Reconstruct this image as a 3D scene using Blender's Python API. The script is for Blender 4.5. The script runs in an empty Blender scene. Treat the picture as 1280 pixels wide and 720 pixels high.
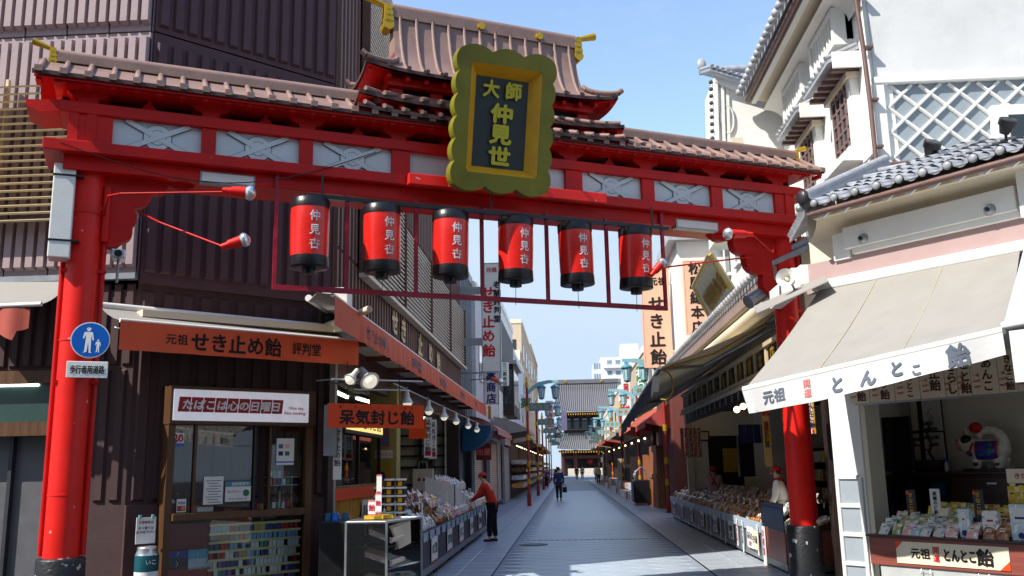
import bpy, math, random
from mathutils import Vector, Matrix, Euler
random.seed(7)
C = bpy.context.scene
PI = math.pi
# ---------------------------------------------------------------- camera
F_PX = 1133.0
PITCH, ROLL, YAW = map(math.radians, (11.18, -1.128, -3.30))
fwd = Vector((math.sin(YAW)*math.cos(PITCH), math.cos(YAW)*math.cos(PITCH), math.sin(PITCH)))
rgt0 = Vector((math.cos(YAW), -math.sin(YAW), 0))
up0 = rgt0.cross(fwd)
rgt = rgt0*math.cos(ROLL) + up0*math.sin(ROLL)
upv = -rgt0*math.sin(ROLL) + up0*math.cos(ROLL)
EYE = Vector((0, 0, 1.6))
cam = bpy.data.cameras.new('camera')
cam.sensor_width = 36; cam.lens = 36*F_PX/1280; cam.clip_end = 2000; cam.clip_start = .1
camo = bpy.data.objects.new('camera', cam); C.collection.objects.link(camo)
mw = Matrix((rgt, upv, -fwd)).transposed().to_4x4(); mw.translation = EYE
camo.matrix_world = mw; C.camera = camo
# ---------------------------------------------------------------- light
SUN_EL = math.radians(47)
sdir = Vector((-0.81, -0.585, 0)).normalized()*math.cos(SUN_EL) + Vector((0, 0, math.sin(SUN_EL)))  # towards the sun
w = bpy.data.worlds.new('World'); C.world = w; w.use_nodes = True
nt = w.node_tree; bg = nt.nodes['Background']
sky = nt.nodes.new('ShaderNodeTexSky'); sky.sky_type = 'NISHITA'; sky.sun_disc = False
sky.sun_elevation = SUN_EL; sky.sun_rotation = math.atan2(sdir.x, sdir.y)
sky.air_density = 1.0; sky.dust_density = .7; sky.ozone_density = 3.0
# thin procedural cirrus mixed into the sky
tc = nt.nodes.new('ShaderNodeTexCoord'); mp = nt.nodes.new('ShaderNodeMapping'); mp.inputs['Scale'].default_value = (1.2, 1.2, 3.2)
ns = nt.nodes.new('ShaderNodeTexNoise'); ns.inputs['Scale'].default_value = 2.6; ns.inputs['Detail'].default_value = 9; ns.inputs['Roughness'].default_value = .62
rp = nt.nodes.new('ShaderNodeValToRGB'); rp.color_ramp.elements[0].position = .5; rp.color_ramp.elements[1].position = .92
rp.color_ramp.elements[1].color = (.5, .5, .5, 1)
mx = nt.nodes.new('ShaderNodeMixRGB'); mx.inputs[2].default_value = (1.6, 1.77, 1.95, 1)
dk = nt.nodes.new('ShaderNodeMixRGB'); dk.blend_type = 'DARKEN'; dk.inputs[0].default_value = 1; dk.inputs[2].default_value = (1.22, 1.53, 1.89, 1)
nt.links.new(tc.outputs['Generated'], mp.inputs[0]); nt.links.new(mp.outputs[0], ns.inputs['Vector'])
nt.links.new(ns.outputs['Fac'], rp.inputs[0]); nt.links.new(rp.outputs[0], mx.inputs[0])
tn = nt.nodes.new('ShaderNodeMixRGB'); tn.blend_type = 'MULTIPLY'; tn.inputs[0].default_value = 1; tn.inputs[2].default_value = (.71, .66, 1.0, 1)
nt.links.new(sky.outputs[0], tn.inputs[1]); nt.links.new(tn.outputs[0], dk.inputs[1]); nt.links.new(dk.outputs[0], mx.inputs[1]); nt.links.new(mx.outputs[0], bg.inputs[0])
bg.inputs[1].default_value = 0.15
sl = bpy.data.lights.new('sun', 'SUN'); sl.energy = 2.05; sl.angle = math.radians(.5); sl.color = (1, .95, .87)
so = bpy.data.objects.new('sun', sl); C.collection.objects.link(so)
so.rotation_euler = sdir.to_track_quat('Z', 'Y').to_euler()
C.view_settings.view_transform = 'Standard'; C.view_settings.look = 'None'
C.view_settings.exposure = 1.8; C.view_settings.gamma = 1
# ---------------------------------------------------------------- materials
def lin(c):
    return tuple(((x/255)/12.92 if x/255 <= .04045 else ((x/255+.055)/1.055)**2.4) for x in c)
MATS = {}
def pm(name, rgb, rough=.6, var=.12, scale=6, bump=.08, metal=0, spec=.4, dirt=0, emit=0, alpha=1, coat=0, stretch=(1, 1, 1), bs=None, wear=None):
    """procedural paint / plaster / wood / cloth: base colour with noise, large dirt patches, fine bump"""
    if name in MATS: return MATS[name]
    m = bpy.data.materials.new(name); m.use_nodes = True; MATS[name] = m
    t = m.node_tree; N = t.nodes; L = t.links; b = N['Principled BSDF']
    col = lin(rgb)
    b.inputs['Roughness'].default_value = rough; b.inputs['Metallic'].default_value = metal
    b.inputs['Specular IOR Level'].default_value = spec; b.inputs['Coat Weight'].default_value = coat
    if alpha < 1: b.inputs['Alpha'].default_value = alpha
    tc = N.new('ShaderNodeTexCoord'); mp = N.new('ShaderNodeMapping'); mp.inputs['Scale'].default_value = stretch
    L.new(tc.outputs['Object'], mp.inputs[0])
    n1 = N.new('ShaderNodeTexNoise'); n1.inputs['Scale'].default_value = scale; n1.inputs['Detail'].default_value = 5
    L.new(mp.outputs[0], n1.inputs['Vector'])
    oi = N.new('ShaderNodeObjectInfo')
    r = N.new('ShaderNodeMapRange'); r.inputs[1].default_value = .25; r.inputs[2].default_value = .75
    r.inputs[3].default_value = 1-var; r.inputs[4].default_value = 1+var
    L.new(n1.outputs['Fac'], r.inputs[0])
    r2 = N.new('ShaderNodeMapRange'); r2.inputs[3].default_value = 1-var*.5; r2.inputs[4].default_value = 1+var*.5
    L.new(oi.outputs['Random'], r2.inputs[0])
    mul = N.new('ShaderNodeMath'); mul.operation = 'MULTIPLY'; L.new(r.outputs[0], mul.inputs[0]); L.new(r2.outputs[0], mul.inputs[1])
    vm = N.new('ShaderNodeVectorMath'); vm.operation = 'SCALE'; vm.inputs[0].default_value = col
    L.new(mul.outputs[0], vm.inputs['Scale'])
    out = vm.outputs[0]
    if dirt:
        n2 = N.new('ShaderNodeTexNoise'); n2.inputs['Scale'].default_value = 1.3; n2.inputs['Detail'].default_value = 8; n2.inputs['Roughness'].default_value = .7
        L.new(mp.outputs[0], n2.inputs['Vector'])
        rr = N.new('ShaderNodeMapRange'); rr.inputs[1].default_value = .5; rr.inputs[2].default_value = .8; rr.inputs[4].default_value = dirt
        L.new(n2.outputs['Fac'], rr.inputs[0])
        mm = N.new('ShaderNodeMixRGB'); mm.inputs[2].default_value = (*[c*.35+.01 for c in col], 1)
        L.new(rr.outputs[0], mm.inputs[0]); L.new(out, mm.inputs[1]); out = mm.outputs[0]
    if wear:                                   # chips showing another colour
        n3 = N.new('ShaderNodeTexNoise'); n3.inputs['Scale'].default_value = wear[1]; n3.inputs['Detail'].default_value = 7
        L.new(mp.outputs[0], n3.inputs['Vector'])
        rr = N.new('ShaderNodeMapRange'); rr.inputs[1].default_value = wear[2]; rr.inputs[2].default_value = wear[2]+.02
        L.new(n3.outputs['Fac'], rr.inputs[0])
        mm = N.new('ShaderNodeMixRGB'); mm.inputs[2].default_value = (*lin(wear[0]), 1)
        L.new(rr.outputs[0], mm.inputs[0]); L.new(out, mm.inputs[1]); out = mm.outputs[0]
    L.new(out, b.inputs['Base Color'])
    if bump:
        bn = N.new('ShaderNodeBump'); bn.inputs['Strength'].default_value = bump; bn.inputs['Distance'].default_value = .02
        n4 = N.new('ShaderNodeTexNoise'); n4.inputs['Scale'].default_value = bs or scale*6; n4.inputs['Detail'].default_value = 6
        L.new(mp.outputs[0], n4.inputs['Vector']); L.new(n4.outputs['Fac'], bn.inputs['Height']); L.new(bn.outputs[0], b.inputs['Normal'])
        rg = N.new('ShaderNodeMapRange'); rg.inputs[3].default_value = max(0, rough-.12); rg.inputs[4].default_value = min(1, rough+.12)
        L.new(n1.outputs['Fac'], rg.inputs[0]); L.new(rg.outputs[0], b.inputs['Roughness'])
    if emit:
        b.inputs['Emission Color'].default_value = (*col, 1); b.inputs['Emission Strength'].default_value = emit
    return m
def glass_mat(name, tint=(225, 235, 235), rough=.02, mixf=.82):
    if name in MATS: return MATS[name]
    m = bpy.data.materials.new(name); m.use_nodes = True; MATS[name] = m
    t = m.node_tree; N = t.nodes; L = t.links
    for n in list(N): N.remove(n)
    o = N.new('ShaderNodeOutputMaterial'); mix = N.new('ShaderNodeMixShader'); tr = N.new('ShaderNodeBsdfTransparent'); gl = N.new('ShaderNodeBsdfGlossy')
    tr.inputs[0].default_value = (*lin(tint), 1); gl.inputs['Roughness'].default_value = rough
    fr = N.new('ShaderNodeFresnel'); fr.inputs[0].default_value = 1.5
    ma = N.new('ShaderNodeMath'); ma.operation = 'ADD'; ma.inputs[1].default_value = 0; L.new(fr.outputs[0], ma.inputs[0])
    L.new(ma.outputs[0], mix.inputs[0]); L.new(tr.outputs[0], mix.inputs[1]); L.new(gl.outputs[0], mix.inputs[2]); L.new(mix.outputs[0], o.inputs[0])
    return m
def wood(name, rgb, rough=.5, axis=2):
    st = [7, 7, 7]; st[axis] = .6
    return pm(name, rgb, rough, var=.3, scale=2.5, bump=.15, stretch=tuple(st))
RED = pm('red lacquer paint', (196, 22, 18), .45, var=.16, scale=2.2, bump=.08, dirt=.55, spec=.25, wear=((150, 90, 80), 7, .70))
REDL = pm('red lacquer paint sunlit tone', (222, 32, 24), .42, spec=.3, var=.12, scale=3, bump=.05, dirt=.25, wear=((205, 150, 140), 9, .7))  # sunlight on the posts is put into this brighter red
REDPIPE = pm('weathered magenta red pipe paint', (160, 28, 52), .45, var=.2, scale=12, dirt=.3, wear=((80, 30, 30), 14, .68))
TILE = pm('copper brown roof sheet', (138, 111, 102), .55, var=.16, scale=5, bump=.12, dirt=.45, wear=((96, 92, 100), 2.6, .73))
TILED = pm('dark brown eave edge', (74, 52, 48), .6, var=.2)
GOLD = pm('gold leaf paint', (196, 158, 36), .35, var=.15, metal=.45, spec=.6)
GOLDG = pm('olive gold frame paint', (122, 116, 26), .5, var=.22, scale=3, dirt=.4)
GOLDY = pm('ochre gold inner bevel', (205, 150, 20), .45, var=.1)
WPANEL = pm('pale plaster panel', (205, 212, 216), .6, var=.05, scale=2, dirt=.18)
BLACK = pm('black satin paint', (20, 20, 24), .35, var=.2)
BLACKW = pm('worn black post sleeve', (30, 32, 36), .45, var=.25, scale=5, dirt=.3, wear=((170, 170, 165), 9, .64), bump=.3)
DARK = pm('near black void shade and joint', (14, 9, 8), .8, var=.2)  # near black stands in for shade in the gate openings; also paving joints
LANT = pm('glossy red lantern skin', (214, 34, 26), .3, var=.06, scale=3, coat=.25)
SILV = pm('silver white lettering', (235, 228, 225), .5, var=.05)
WHITE = pm('white enamel', (226, 226, 222), .4, var=.05, dirt=.12)
PLASTER = pm('white lime plaster', (232, 231, 226), .8, var=.05, scale=1.5, bump=.1, dirt=.10)
STUCCO = pm('mottled grey white stucco', (214, 214, 214), .85, var=.08, scale=1.2, bump=.2, dirt=.28)
CREAM = pm('cream plaster', (215, 204, 182), .75, var=.06, scale=2, dirt=.12)
PINK = pm('dusty pink fascia', (172, 146, 144), .6, var=.06, scale=2, dirt=.12)
NAMAKO = pm('blue grey namako tile', (152, 162, 170), .5, var=.08, scale=3, dirt=.15)
GTILE = pm('grey smoked roof tile', (158, 160, 166), .4, var=.25, scale=9, bump=.15, spec=.5, dirt=.3)
GUTTER = pm('brown copper gutter', (112, 88, 82), .45, var=.12, metal=.2)
GREYM = pm('grey galvanised metal', (150, 154, 158), .4, var=.1, metal=.5)
SILVM = pm('brushed steel', (190, 192, 195), .3, var=.08, metal=.8)
PURP = pm('plum precast panel sunlit tone', (164, 144, 146), .75, var=.06, scale=4, bump=.15, dirt=.25)  # lit copy: sunlight on the cross street wall is put into the colour
PURPD = pm('plum cladding shaded tone', (84, 58, 62), .7, var=.12, scale=4, bump=.12, dirt=.3)  # darker copy of the plum panels with the shade put into the colour
LOWP = pm('plum cladding in shadow tone', (68, 46, 46), .7, var=.15, scale=4, bump=.12, dirt=.3)  # shadow over the lower walls is painted in as this darker colour
BROWNR = pm('brown ribbed metal cladding', (106, 74, 64), .6, var=.15, dirt=.3)
SLAT = pm('pale weathered louver slat', (222, 204, 182), .6, var=.14, scale=5, dirt=.25)
TAN = pm('tan aluminium louver', (205, 184, 146), .45, var=.06)
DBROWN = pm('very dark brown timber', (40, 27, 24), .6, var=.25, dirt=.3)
KWOOD = wood('kiosk brown timber', (88, 58, 34))
ORANGE = pm('orange awning vinyl', (240, 98, 52), .5, var=.08, scale=3, bump=.12, dirt=.2)
ORSIGN = pm('bright orange sign board', (232, 74, 16), .5, var=.05, dirt=.05)
ORF = pm('sun faded orange awning cloth', (214, 96, 66), .7, var=.08, scale=3, dirt=.15)
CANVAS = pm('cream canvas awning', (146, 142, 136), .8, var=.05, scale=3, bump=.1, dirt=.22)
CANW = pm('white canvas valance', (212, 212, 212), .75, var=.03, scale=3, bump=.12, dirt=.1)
CANG = pm('greyed cream canvas', (176, 164, 140), .8, var=.1, scale=2, dirt=.35)
DGREY = pm('charcoal canvas', (58, 58, 62), .8, var=.15)
INK = pm('black ink lettering', (18, 16, 16), .6, var=.05, bump=0)
GINK = pm('faded grey blue ink', (96, 104, 118), .7, var=.1, bump=0)
RINK = pm('red ink lettering', (190, 24, 36), .6, var=.05, bump=0)
PINKINK = pm('faded red ink', (226, 110, 104), .7, var=.05, bump=0)
BINK = pm('navy ink lettering', (28, 36, 110), .6, var=.05, bump=0)
GRINK = pm('green ink lettering', (30, 120, 70), .6, var=.05, bump=0)
WINK = pm('white lettering', (240, 240, 240), .5, var=.02, bump=0)
PAPER = pm('white paper card', (228, 226, 222), .7, var=.03, bump=0)
PAPERC = pm('cream paper', (232, 216, 190), .7, var=.04, bump=0)
PEACH = pm('peach sign board', (232, 178, 150), .6, var=.05, scale=2, dirt=.1)
SBLUE = pm('traffic sign blue', (20, 98, 190), .35, var=.04, bump=0)
TEAL = pm('teal lamp paint', (128, 178, 190), .45, var=.08)
TEALD = pm('deep teal lamp paint', (70, 132, 150), .45, var=.08)
BLUEB = pm('blue round awning vinyl', (18, 74, 108), .45, var=.08)
ASPH = pm('asphalt', (62, 62, 64), .85, var=.15, scale=30, bump=.3)
STONE = pm('paving stone in skylight blue', (166, 178, 190), .36, var=.14, scale=7, bump=.14, dirt=.32, spec=.5)  # the blue of the skylight is put into the stone colour
STONE2 = pm('warm grey paving stone', (160, 168, 178), .4, var=.14, scale=7, bump=.14, dirt=.3)
GROUT = pm('dark paving joint', (132, 142, 154), .7, var=.2)
COUNTERG = pm('dark grey stall board', (62, 66, 74), .55, var=.15, scale=5, dirt=.25)
COUNTERB = pm('blue grey stall boarding', (118, 124, 132), .5, var=.12, dirt=.2)
REDWOOD = wood('reddish brown laminate', (142, 76, 64), .4, axis=0)
CABW = wood('dark walnut veneer', (70, 40, 34), .35, axis=0)
GLASS = glass_mat('clear shop glass', (252, 254, 253))
GLASSD = pm('dark window glass', (34, 42, 50), .08, var=.1, bump=0, spec=.8)
SKIN = pm('skin', (205, 150, 120), .55, var=.05, bump=.02)
INTW = pm('interior off white wall', (228, 220, 202), .8, var=.04)
INTY = pm('yellow green painted column', (170, 156, 88), .7, var=.06)
TUBE = pm('lit fluorescent tube', (230, 245, 225), .5, var=0, bump=0, emit=2)
BULB = pm('lit warm bulb glass', (255, 226, 170), .5, var=0, bump=0, emit=2.2)
LITP = pm('backlit cream sign face', (235, 205, 120), .5, var=.03, bump=0, emit=.35)
BULBG = pm('mirrored bulb glass', (210, 214, 218), .12, var=.03, metal=.7, bump=0)
# ---------------------------------------------------------------- frames and builders
class Fr:
    """an upright wall plane: s runs along it, t behind it, z up"""
    def __init__(s, ox, oy, deg):
        a = math.radians(deg); s.O = Vector((ox, oy, 0)); s.a = a
        s.d = Vector((math.cos(a), math.sin(a), 0)); s.n = Vector((-math.sin(a), math.cos(a), 0))
    def q(s, u, v, t=0):
        r = rgt*(u-640) + upv*(360-v) + fwd*F_PX
        k = (s.O + s.n*t - EYE).dot(s.n)/r.dot(s.n); P = EYE + r*k
        return ((P-s.O).dot(s.d), P.z)
    def w(s, a, t, z): return s.O + s.d*a + s.n*t + Vector((0, 0, z))
    def loc(s, P): P = Vector(P)-s.O; return (P.dot(s.d), P.dot(s.n), P.z)
W = Fr(0, 0, 0)
def tag(o, label=None, cat=None, group=None, kind=None):
    if label: o['label'] = label
    if cat: o['category'] = cat
    if group: o['group'] = group
    if kind: o['kind'] = kind
    return o
class T:
    """a thing: an Empty at its base; children are built in its frame"""
    def __init__(s, f, name, label, cat, base=(0, 0, 0), group=None, kind=None):
        s.f = f; s.base = Vector(base)
        o = bpy.data.objects.new(name, None); C.collection.objects.link(o); s.o = o
        o.empty_display_size = .1
        o.location = f.w(*base); o.rotation_euler = (0, 0, f.a)
        tag(o, label, cat, group, kind)
class MB:
    def __init__(s): s.v = []; s.f = []; s.sm = []
    def add(s, vs, fs, smooth=False):
        n = len(s.v); s.v += [tuple(p) for p in vs]; s.f += [tuple(i+n for i in f) for f in fs]; s.sm += [smooth]*len(fs); return s
    def box(s, a0, a1, b0, b1, c0, c1):
        if a0 > a1: a0, a1 = a1, a0
        if b0 > b1: b0, b1 = b1, b0
        if c0 > c1: c0, c1 = c1, c0
        return s.add([(a0, b0, c0), (a1, b0, c0), (a1, b1, c0), (a0, b1, c0), (a0, b0, c1), (a1, b0, c1), (a1, b1, c1), (a0, b1, c1)],
              [(0, 3, 2, 1), (4, 5, 6, 7), (0, 1, 5, 4), (1, 2, 6, 5), (2, 3, 7, 6), (3, 0, 4, 7)])
    def hexa(s, P):   # 8 corners, bottom ring then top ring
        return s.add(P, [(0, 3, 2, 1), (4, 5, 6, 7), (0, 1, 5, 4), (1, 2, 6, 5), (2, 3, 7, 6), (3, 0, 4, 7)])
    def slab(s, P, th, d=(0, 1, 0)):   # quad/poly with thickness along d
        n = len(P); d = Vector(d)*th
        return s.add([tuple(p) for p in P]+[tuple(Vector(p)+d) for p in P],
              [tuple(range(n)), tuple(reversed(range(n, 2*n)))]+[(i, i+n, (i+1) % n+n, (i+1) % n) for i in range(n)])
    def prism(s, poly, t0, t1):         # poly in (s,z)
        return s.slab([(p[0], t0, p[1]) for p in poly], t1-t0)
    def cyl(s, p0, p1, r0, r1=None, n=14, caps=True):
        r1 = r0 if r1 is None else r1; p0 = Vector(p0); p1 = Vector(p1); d = (p1-p0).normalized()
        x = d.orthogonal().normalized(); y = d.cross(x); vs = []
        for p, r in ((p0, r0), (p1, r1)):
            for i in range(n):
                a = 2*PI*i/n; vs.append(p+x*r*math.cos(a)+y*r*math.sin(a))
        s.add(vs, [(i, (i+1) % n, (i+1) % n+n, i+n) for i in range(n)], True)
        if caps: s.add(vs, [tuple(reversed(range(n))), tuple(range(n, 2*n))])
        return s
    def tube(s, pts, r, n=8):
        for a, b in zip(pts[:-1], pts[1:]): s.cyl(a, b, r, n=n)
        return s
    def lathe(s, prof, c=(0, 0), z0=0, n=20):
        vs = [];  k = len(prof)
        for r, z in prof:
            for i in range(n):
                a = 2*PI*i/n; vs.append((c[0]+r*math.cos(a), c[1]+r*math.sin(a), z0+z))
        fs = [(j*n+i, j*n+(i+1) % n, (j+1)*n+(i+1) % n, (j+1)*n+i) for j in range(k-1) for i in range(n)]
        s.add(vs, fs, True); s.add(vs, [tuple(reversed(range(n))), tuple(range((k-1)*n, k*n))]); return s
    def grid(s, fn, nu, nv, smooth=True):
        vs = [fn(i/nu, j/nv) for j in range(nv+1) for i in range(nu+1)]
        return s.add(vs, [(j*(nu+1)+i, j*(nu+1)+i+1, (j+1)*(nu+1)+i+1, (j+1)*(nu+1)+i) for j in range(nv) for i in range(nu)], smooth)
    def ball(s, c, r, n=14, m=9, sc=(1, 1, 1)):
        return s.grid(lambda u, v: (c[0]+r*sc[0]*math.sin(PI*v)*math.cos(2*PI*u), c[1]+r*sc[1]*math.sin(PI*v)*math.sin(2*PI*u), c[2]-r*sc[2]*math.cos(PI*v)), n, m)
    def mesh(s, name, mat, off=(0, 0, 0)):
        m = bpy.data.meshes.new(name)
        o = Vector(off); m.from_pydata([tuple(Vector(v)-o) for v in s.v], [], s.f)
        m.polygons.foreach_set('use_smooth', s.sm); 
        if mat: m.materials.append(mat)
        m.update(); return m
    def build(s, name, mat, t, label=None, parent=None, kind=None, bevel=0):
        """link as one part of thing t (or a sub-part of object parent)"""
        if isinstance(t, T): m = s.mesh(name, mat, t.base); par = parent or t.o
        else: m = s.mesh(name, mat); par = parent
        o = bpy.data.objects.new(name, m); C.collection.objects.link(o)
        if par: o.parent = par
        if label: o['label'] = label
        if kind: o['kind'] = kind
        if bevel:
            b = o.modifiers.new('bevel', 'BEVEL'); b.width = bevel; b.segments = 2; b.limit_method = 'ANGLE'
        return o
def box(t, name, mat, a0, a1, b0, b1, c0, c1, **k): return MB().box(a0, a1, b0, b1, c0, c1).build(name, mat, t, **k)
def dupe(o, parent, loc=None, rot=None, scale=None, label=None):
    c = o.copy(); C.collection.objects.link(c); c.parent = parent
    if loc is not None: c.location = loc
    if rot is not None: c.rotation_euler = rot
    if scale is not None: c.scale = scale
    if label: c['label'] = label
    return c
def children(o): return [x for x in C.collection.objects if x.parent == o]
def copy_tree(o, parent=None, kids=None):
    c = o.copy(); C.collection.objects.link(c); c.parent = parent
    for ch in (kids if kids is not None else list(o.children)): copy_tree(ch, c)
    return c
def thing_mesh(f, name, mat, label, cat, mb, base, group=None, bevel=0, rz=0):
    """a thing that is one mesh"""
    m = mb.mesh(name, mat, base); o = bpy.data.objects.new(name, m); C.collection.objects.link(o)
    o.location = f.w(*base); o.rotation_euler = (0, 0, f.a+rz); tag(o, label, cat, group)
    if bevel:
        b = o.modifiers.new('bevel', 'BEVEL'); b.width = bevel; b.segments = 2; b.limit_method = 'ANGLE'
    return o
# text ---------------------------------------------------------------
_tc = {}
def glyphs(txt, off=.02, shear=0):
    k = (txt, off, shear)
    if k not in _tc:
        c = bpy.data.curves.new('lettering', 'FONT'); c.body = txt; c.offset = off; c.resolution_u = 2; c.shear = shear
        o = bpy.data.objects.new('lettering', c); m = bpy.data.meshes.new_from_object(o)
        _tc[k] = ([tuple(v.co) for v in m.vertices], [tuple(p.vertices) for p in m.polygons])
        bpy.data.objects.remove(o); bpy.data.curves.remove(c); bpy.data.meshes.remove(m)
    return _tc[k]
def lettering(t, txt, s, tt, z, h, mat, wide=None, vertical=False, off=.02, shear=0, name='lettering', parent=None, pitch=1.08, fn=None, th=.004, wx=1.0, label=None):
    """txt centred at (s,z) just in front of plane t; h = glyph height; wide = total width. fn maps (s,t,z) to bend or tilt"""
    mb = MB()
    if vertical:
        n = len(txt)
        for i, ch in enumerate(txt):
            if ch == ' ': continue
            v, f = glyphs(ch, 0, shear)
            x0 = min(p[0] for p in v); x1 = max(p[0] for p in v); y0 = min(p[1] for p in v); y1 = max(p[1] for p in v)
            cz = z+((n-1)/2-i)*h*pitch
            P = [(s+(p[0]-(x0+x1)/2)*h*wx*1.02, tt, cz+(p[1]-(y0+y1)/2)*h*1.02) for p in v]
            mb.add(P, f)
    else:
        v, f = glyphs(txt, 0, shear)
        if not v: return None
        x0 = min(p[0] for p in v); x1 = max(p[0] for p in v); y0 = min(p[1] for p in v); y1 = max(p[1] for p in v)
        kz = h/(y1-y0); kx = wide/(x1-x0) if wide else kz
        mb.add([(s+(p[0]-(x0+x1)/2)*kx, tt, z+(p[1]-(y0+y1)/2)*kz) for p in v], f)
    if off > 0:                                  # heavier strokes: the same outline laid again, slightly shifted
        b = list(mb.v); fs = list(mb.f); e = h*off*.8
        for k, (dx, dz) in enumerate(((-e, 0), (e, 0), (0, -e), (0, e))):
            mb.add([(x+dx, y-.0004*(k+1), zz+dz) for x, y, zz in b], fs)
    if fn: mb.v = [tuple(fn(*p)) for p in mb.v]
    return mb.build(name, mat, t, parent=parent, label=label)
# ================================================================ SETTING
def struct(name, mb, mat): 
    o = mb.build(name, mat, None); o['kind'] = 'structure'; return o
struct('ground', MB().grid(lambda u, v: (-400+800*u, -60+700*v, -.02), 2, 2, False), ASPH)
pave = struct('pavement', MB().box(-4.2, 4.6, 12.4, 160, -.06, 0), GROUT)
struct('cross_street', MB().box(-40, 40, -20, 12.38, -.06, -.004), ASPH)
# paving stones laid as separate pieces near the camera, joined beyond
def stone_mesh(name, hx, hy, diamond, mat):
    mb = MB(); e = .012
    if diamond: ring = [(0, -hy), (hx, 0), (0, hy), (-hx, 0)]
    else: ring = [(-hx, -hy), (hx, -hy), (hx, hy), (-hx, hy)]
    lo = [(x, y, 0) for x, y in ring]; hi = [(x*(1-e/max(hx, hy)), y*(1-e/max(hx, hy)), .008) for x, y in ring]
    mb.add(lo+hi, [(4, 5, 6, 7)]+[(i, (i+1) % 4, (i+1) % 4+4, i+4) for i in range(4)])
    return mb.mesh(name, mat)
XL, XR = -1.2, 2.07
dm = stone_mesh('paving_stone', .405, .275, True, STONE); ed = stone_mesh('paving_stone', .265, .265, False, STONE2)
nst = 0; far = MB(); fare = MB()
def put(me, x, y, jig=1):
    o = bpy.data.objects.new('paving_stone', me); C.collection.objects.link(o); o.parent = pave
    o.location = (x, y, .001*random.random()); o.rotation_euler = (random.uniform(-.0015, .0015), random.uniform(-.0015, .0015), 0)
row = 0; y = 12.6
while y < 110:
    for c in range(5):
        x = XL + .41 + c*.818 - (.409 if row % 2 else 0)
        if row % 2 and c == 0: continue
        if x > XR-.36: continue
        if y < 25.5 and nst < 240: put(dm, x, y); nst += 1
        else: far.box(x-.2, x+.2, y-.13, y+.13, 0, .006+.001*random.random()) if y > 60 else far.add([(x, y-.27, .006), (x+.4, y, .006), (x, y+.27, .006), (x-.4, y, .006)], [(0, 1, 2, 3)])
    row += 1; y += .28
for x in (-2.02, -1.48, 2.36, 2.9):
    for k in range(170):
        y = 12.7+k*.55
        if y < 19: put(ed, x, y)
        else: fare.add([(x-.262, y-.262, .006), (x+.262, y-.262, .006), (x+.262, y+.262, .006), (x-.262, y+.262, .006)], [(0, 1, 2, 3)])
far.build('far_paving_stones', STONE, None, parent=pave, kind='stuff'); fare.build('far_edge_stones', STONE2, None, parent=pave, kind='stuff')
for x in (XL-.02, XR+.02):
    MB().box(x-.02, x+.02, 12.5, 110, 0, .0045).build('long_joint', DARK, None, parent=pave)
mc = MB().cyl((0, 0, .006), (0, 0, .022), .3, n=28); mc.cyl((0, 0, .022), (0, 0, .026), .24, n=28)
thing_mesh(W, 'manhole_cover', pm('worn iron cover', (88, 84, 80), .5, var=.3, metal=.5), 'round iron manhole cover set in the paving left of centre', 'manhole cover', MB().cyl((-.78, 19.5, .006), (-.78, 19.5, .02), .3, n=28).cyl((-.78, 19.5, .02), (-.78, 19.5, .024), .22, n=28), (-.78, 19.5, 0))
drain = T(W, 'drain_grate', 'narrow slotted steel drain line across the paving', 'drain grate', (0.4, 20.6, 0))
box(drain, 'frame', STONE2, -1.15, 2.0, 20.53, 20.67, .006, .014)
for i in range(24): box(drain, 'slot', BLACK, -1.1+i*.13, -1.04+i*.13, 20.57, 20.63, .014, .017)
# ================================================================ THE GATE
G = Fr(-5.23, 9.3, 25.6)
TF = -.28                       # front plane of the beam
def gq(u, v, t=TF): return G.q(u, v, t)
gate = T(G, 'town_gate', 'red lacquered town gate with tiled roof spanning the shopping street', 'gate', (0, 0, 0))
SL, SR = .03, 9.42
for sx in (SL, SR):
    m = MB().lathe([(.175, .6), (.172, 2.5), (.17, 5.0)], (sx, 0), 0, 28)
    for z in (1.4, 3.0, 4.4): m.lathe([(.178, z), (.178, z+.02)], (sx, 0), 0, 28)
    p = m.build('post', REDL, gate)
    MB().lathe([(.235, 0), (.235, .76 if sx < 1 else .7), (.225, .78 if sx < 1 else .72), (.18, .785 if sx < 1 else .725)], (sx, 0), 0, 28).build('post_sleeve', BLACKW, gate)
    for k, (dx, zt) in enumerate(((.2, 4.9), (-.2, 4.9) if sx < 1 else (.14, 4.9))):
        dd = -.04 if k == 0 else .06
        q = MB().cyl((sx+dx, dd, .8), (sx+dx, dd, zt), .028, n=8)
        q.build('conduit', RED, gate)
    for z in (2.55, 3.75, 4.45):
        MB().box(sx-.19, sx+.24, -.09, -.03, z, z+.035).build('clamp', RED, gate)
    MB().cyl((sx+.2, -.07, 4.1), (sx+.2, -.07, 4.72), .045, n=12).build('conduit', RED, gate)
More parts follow.
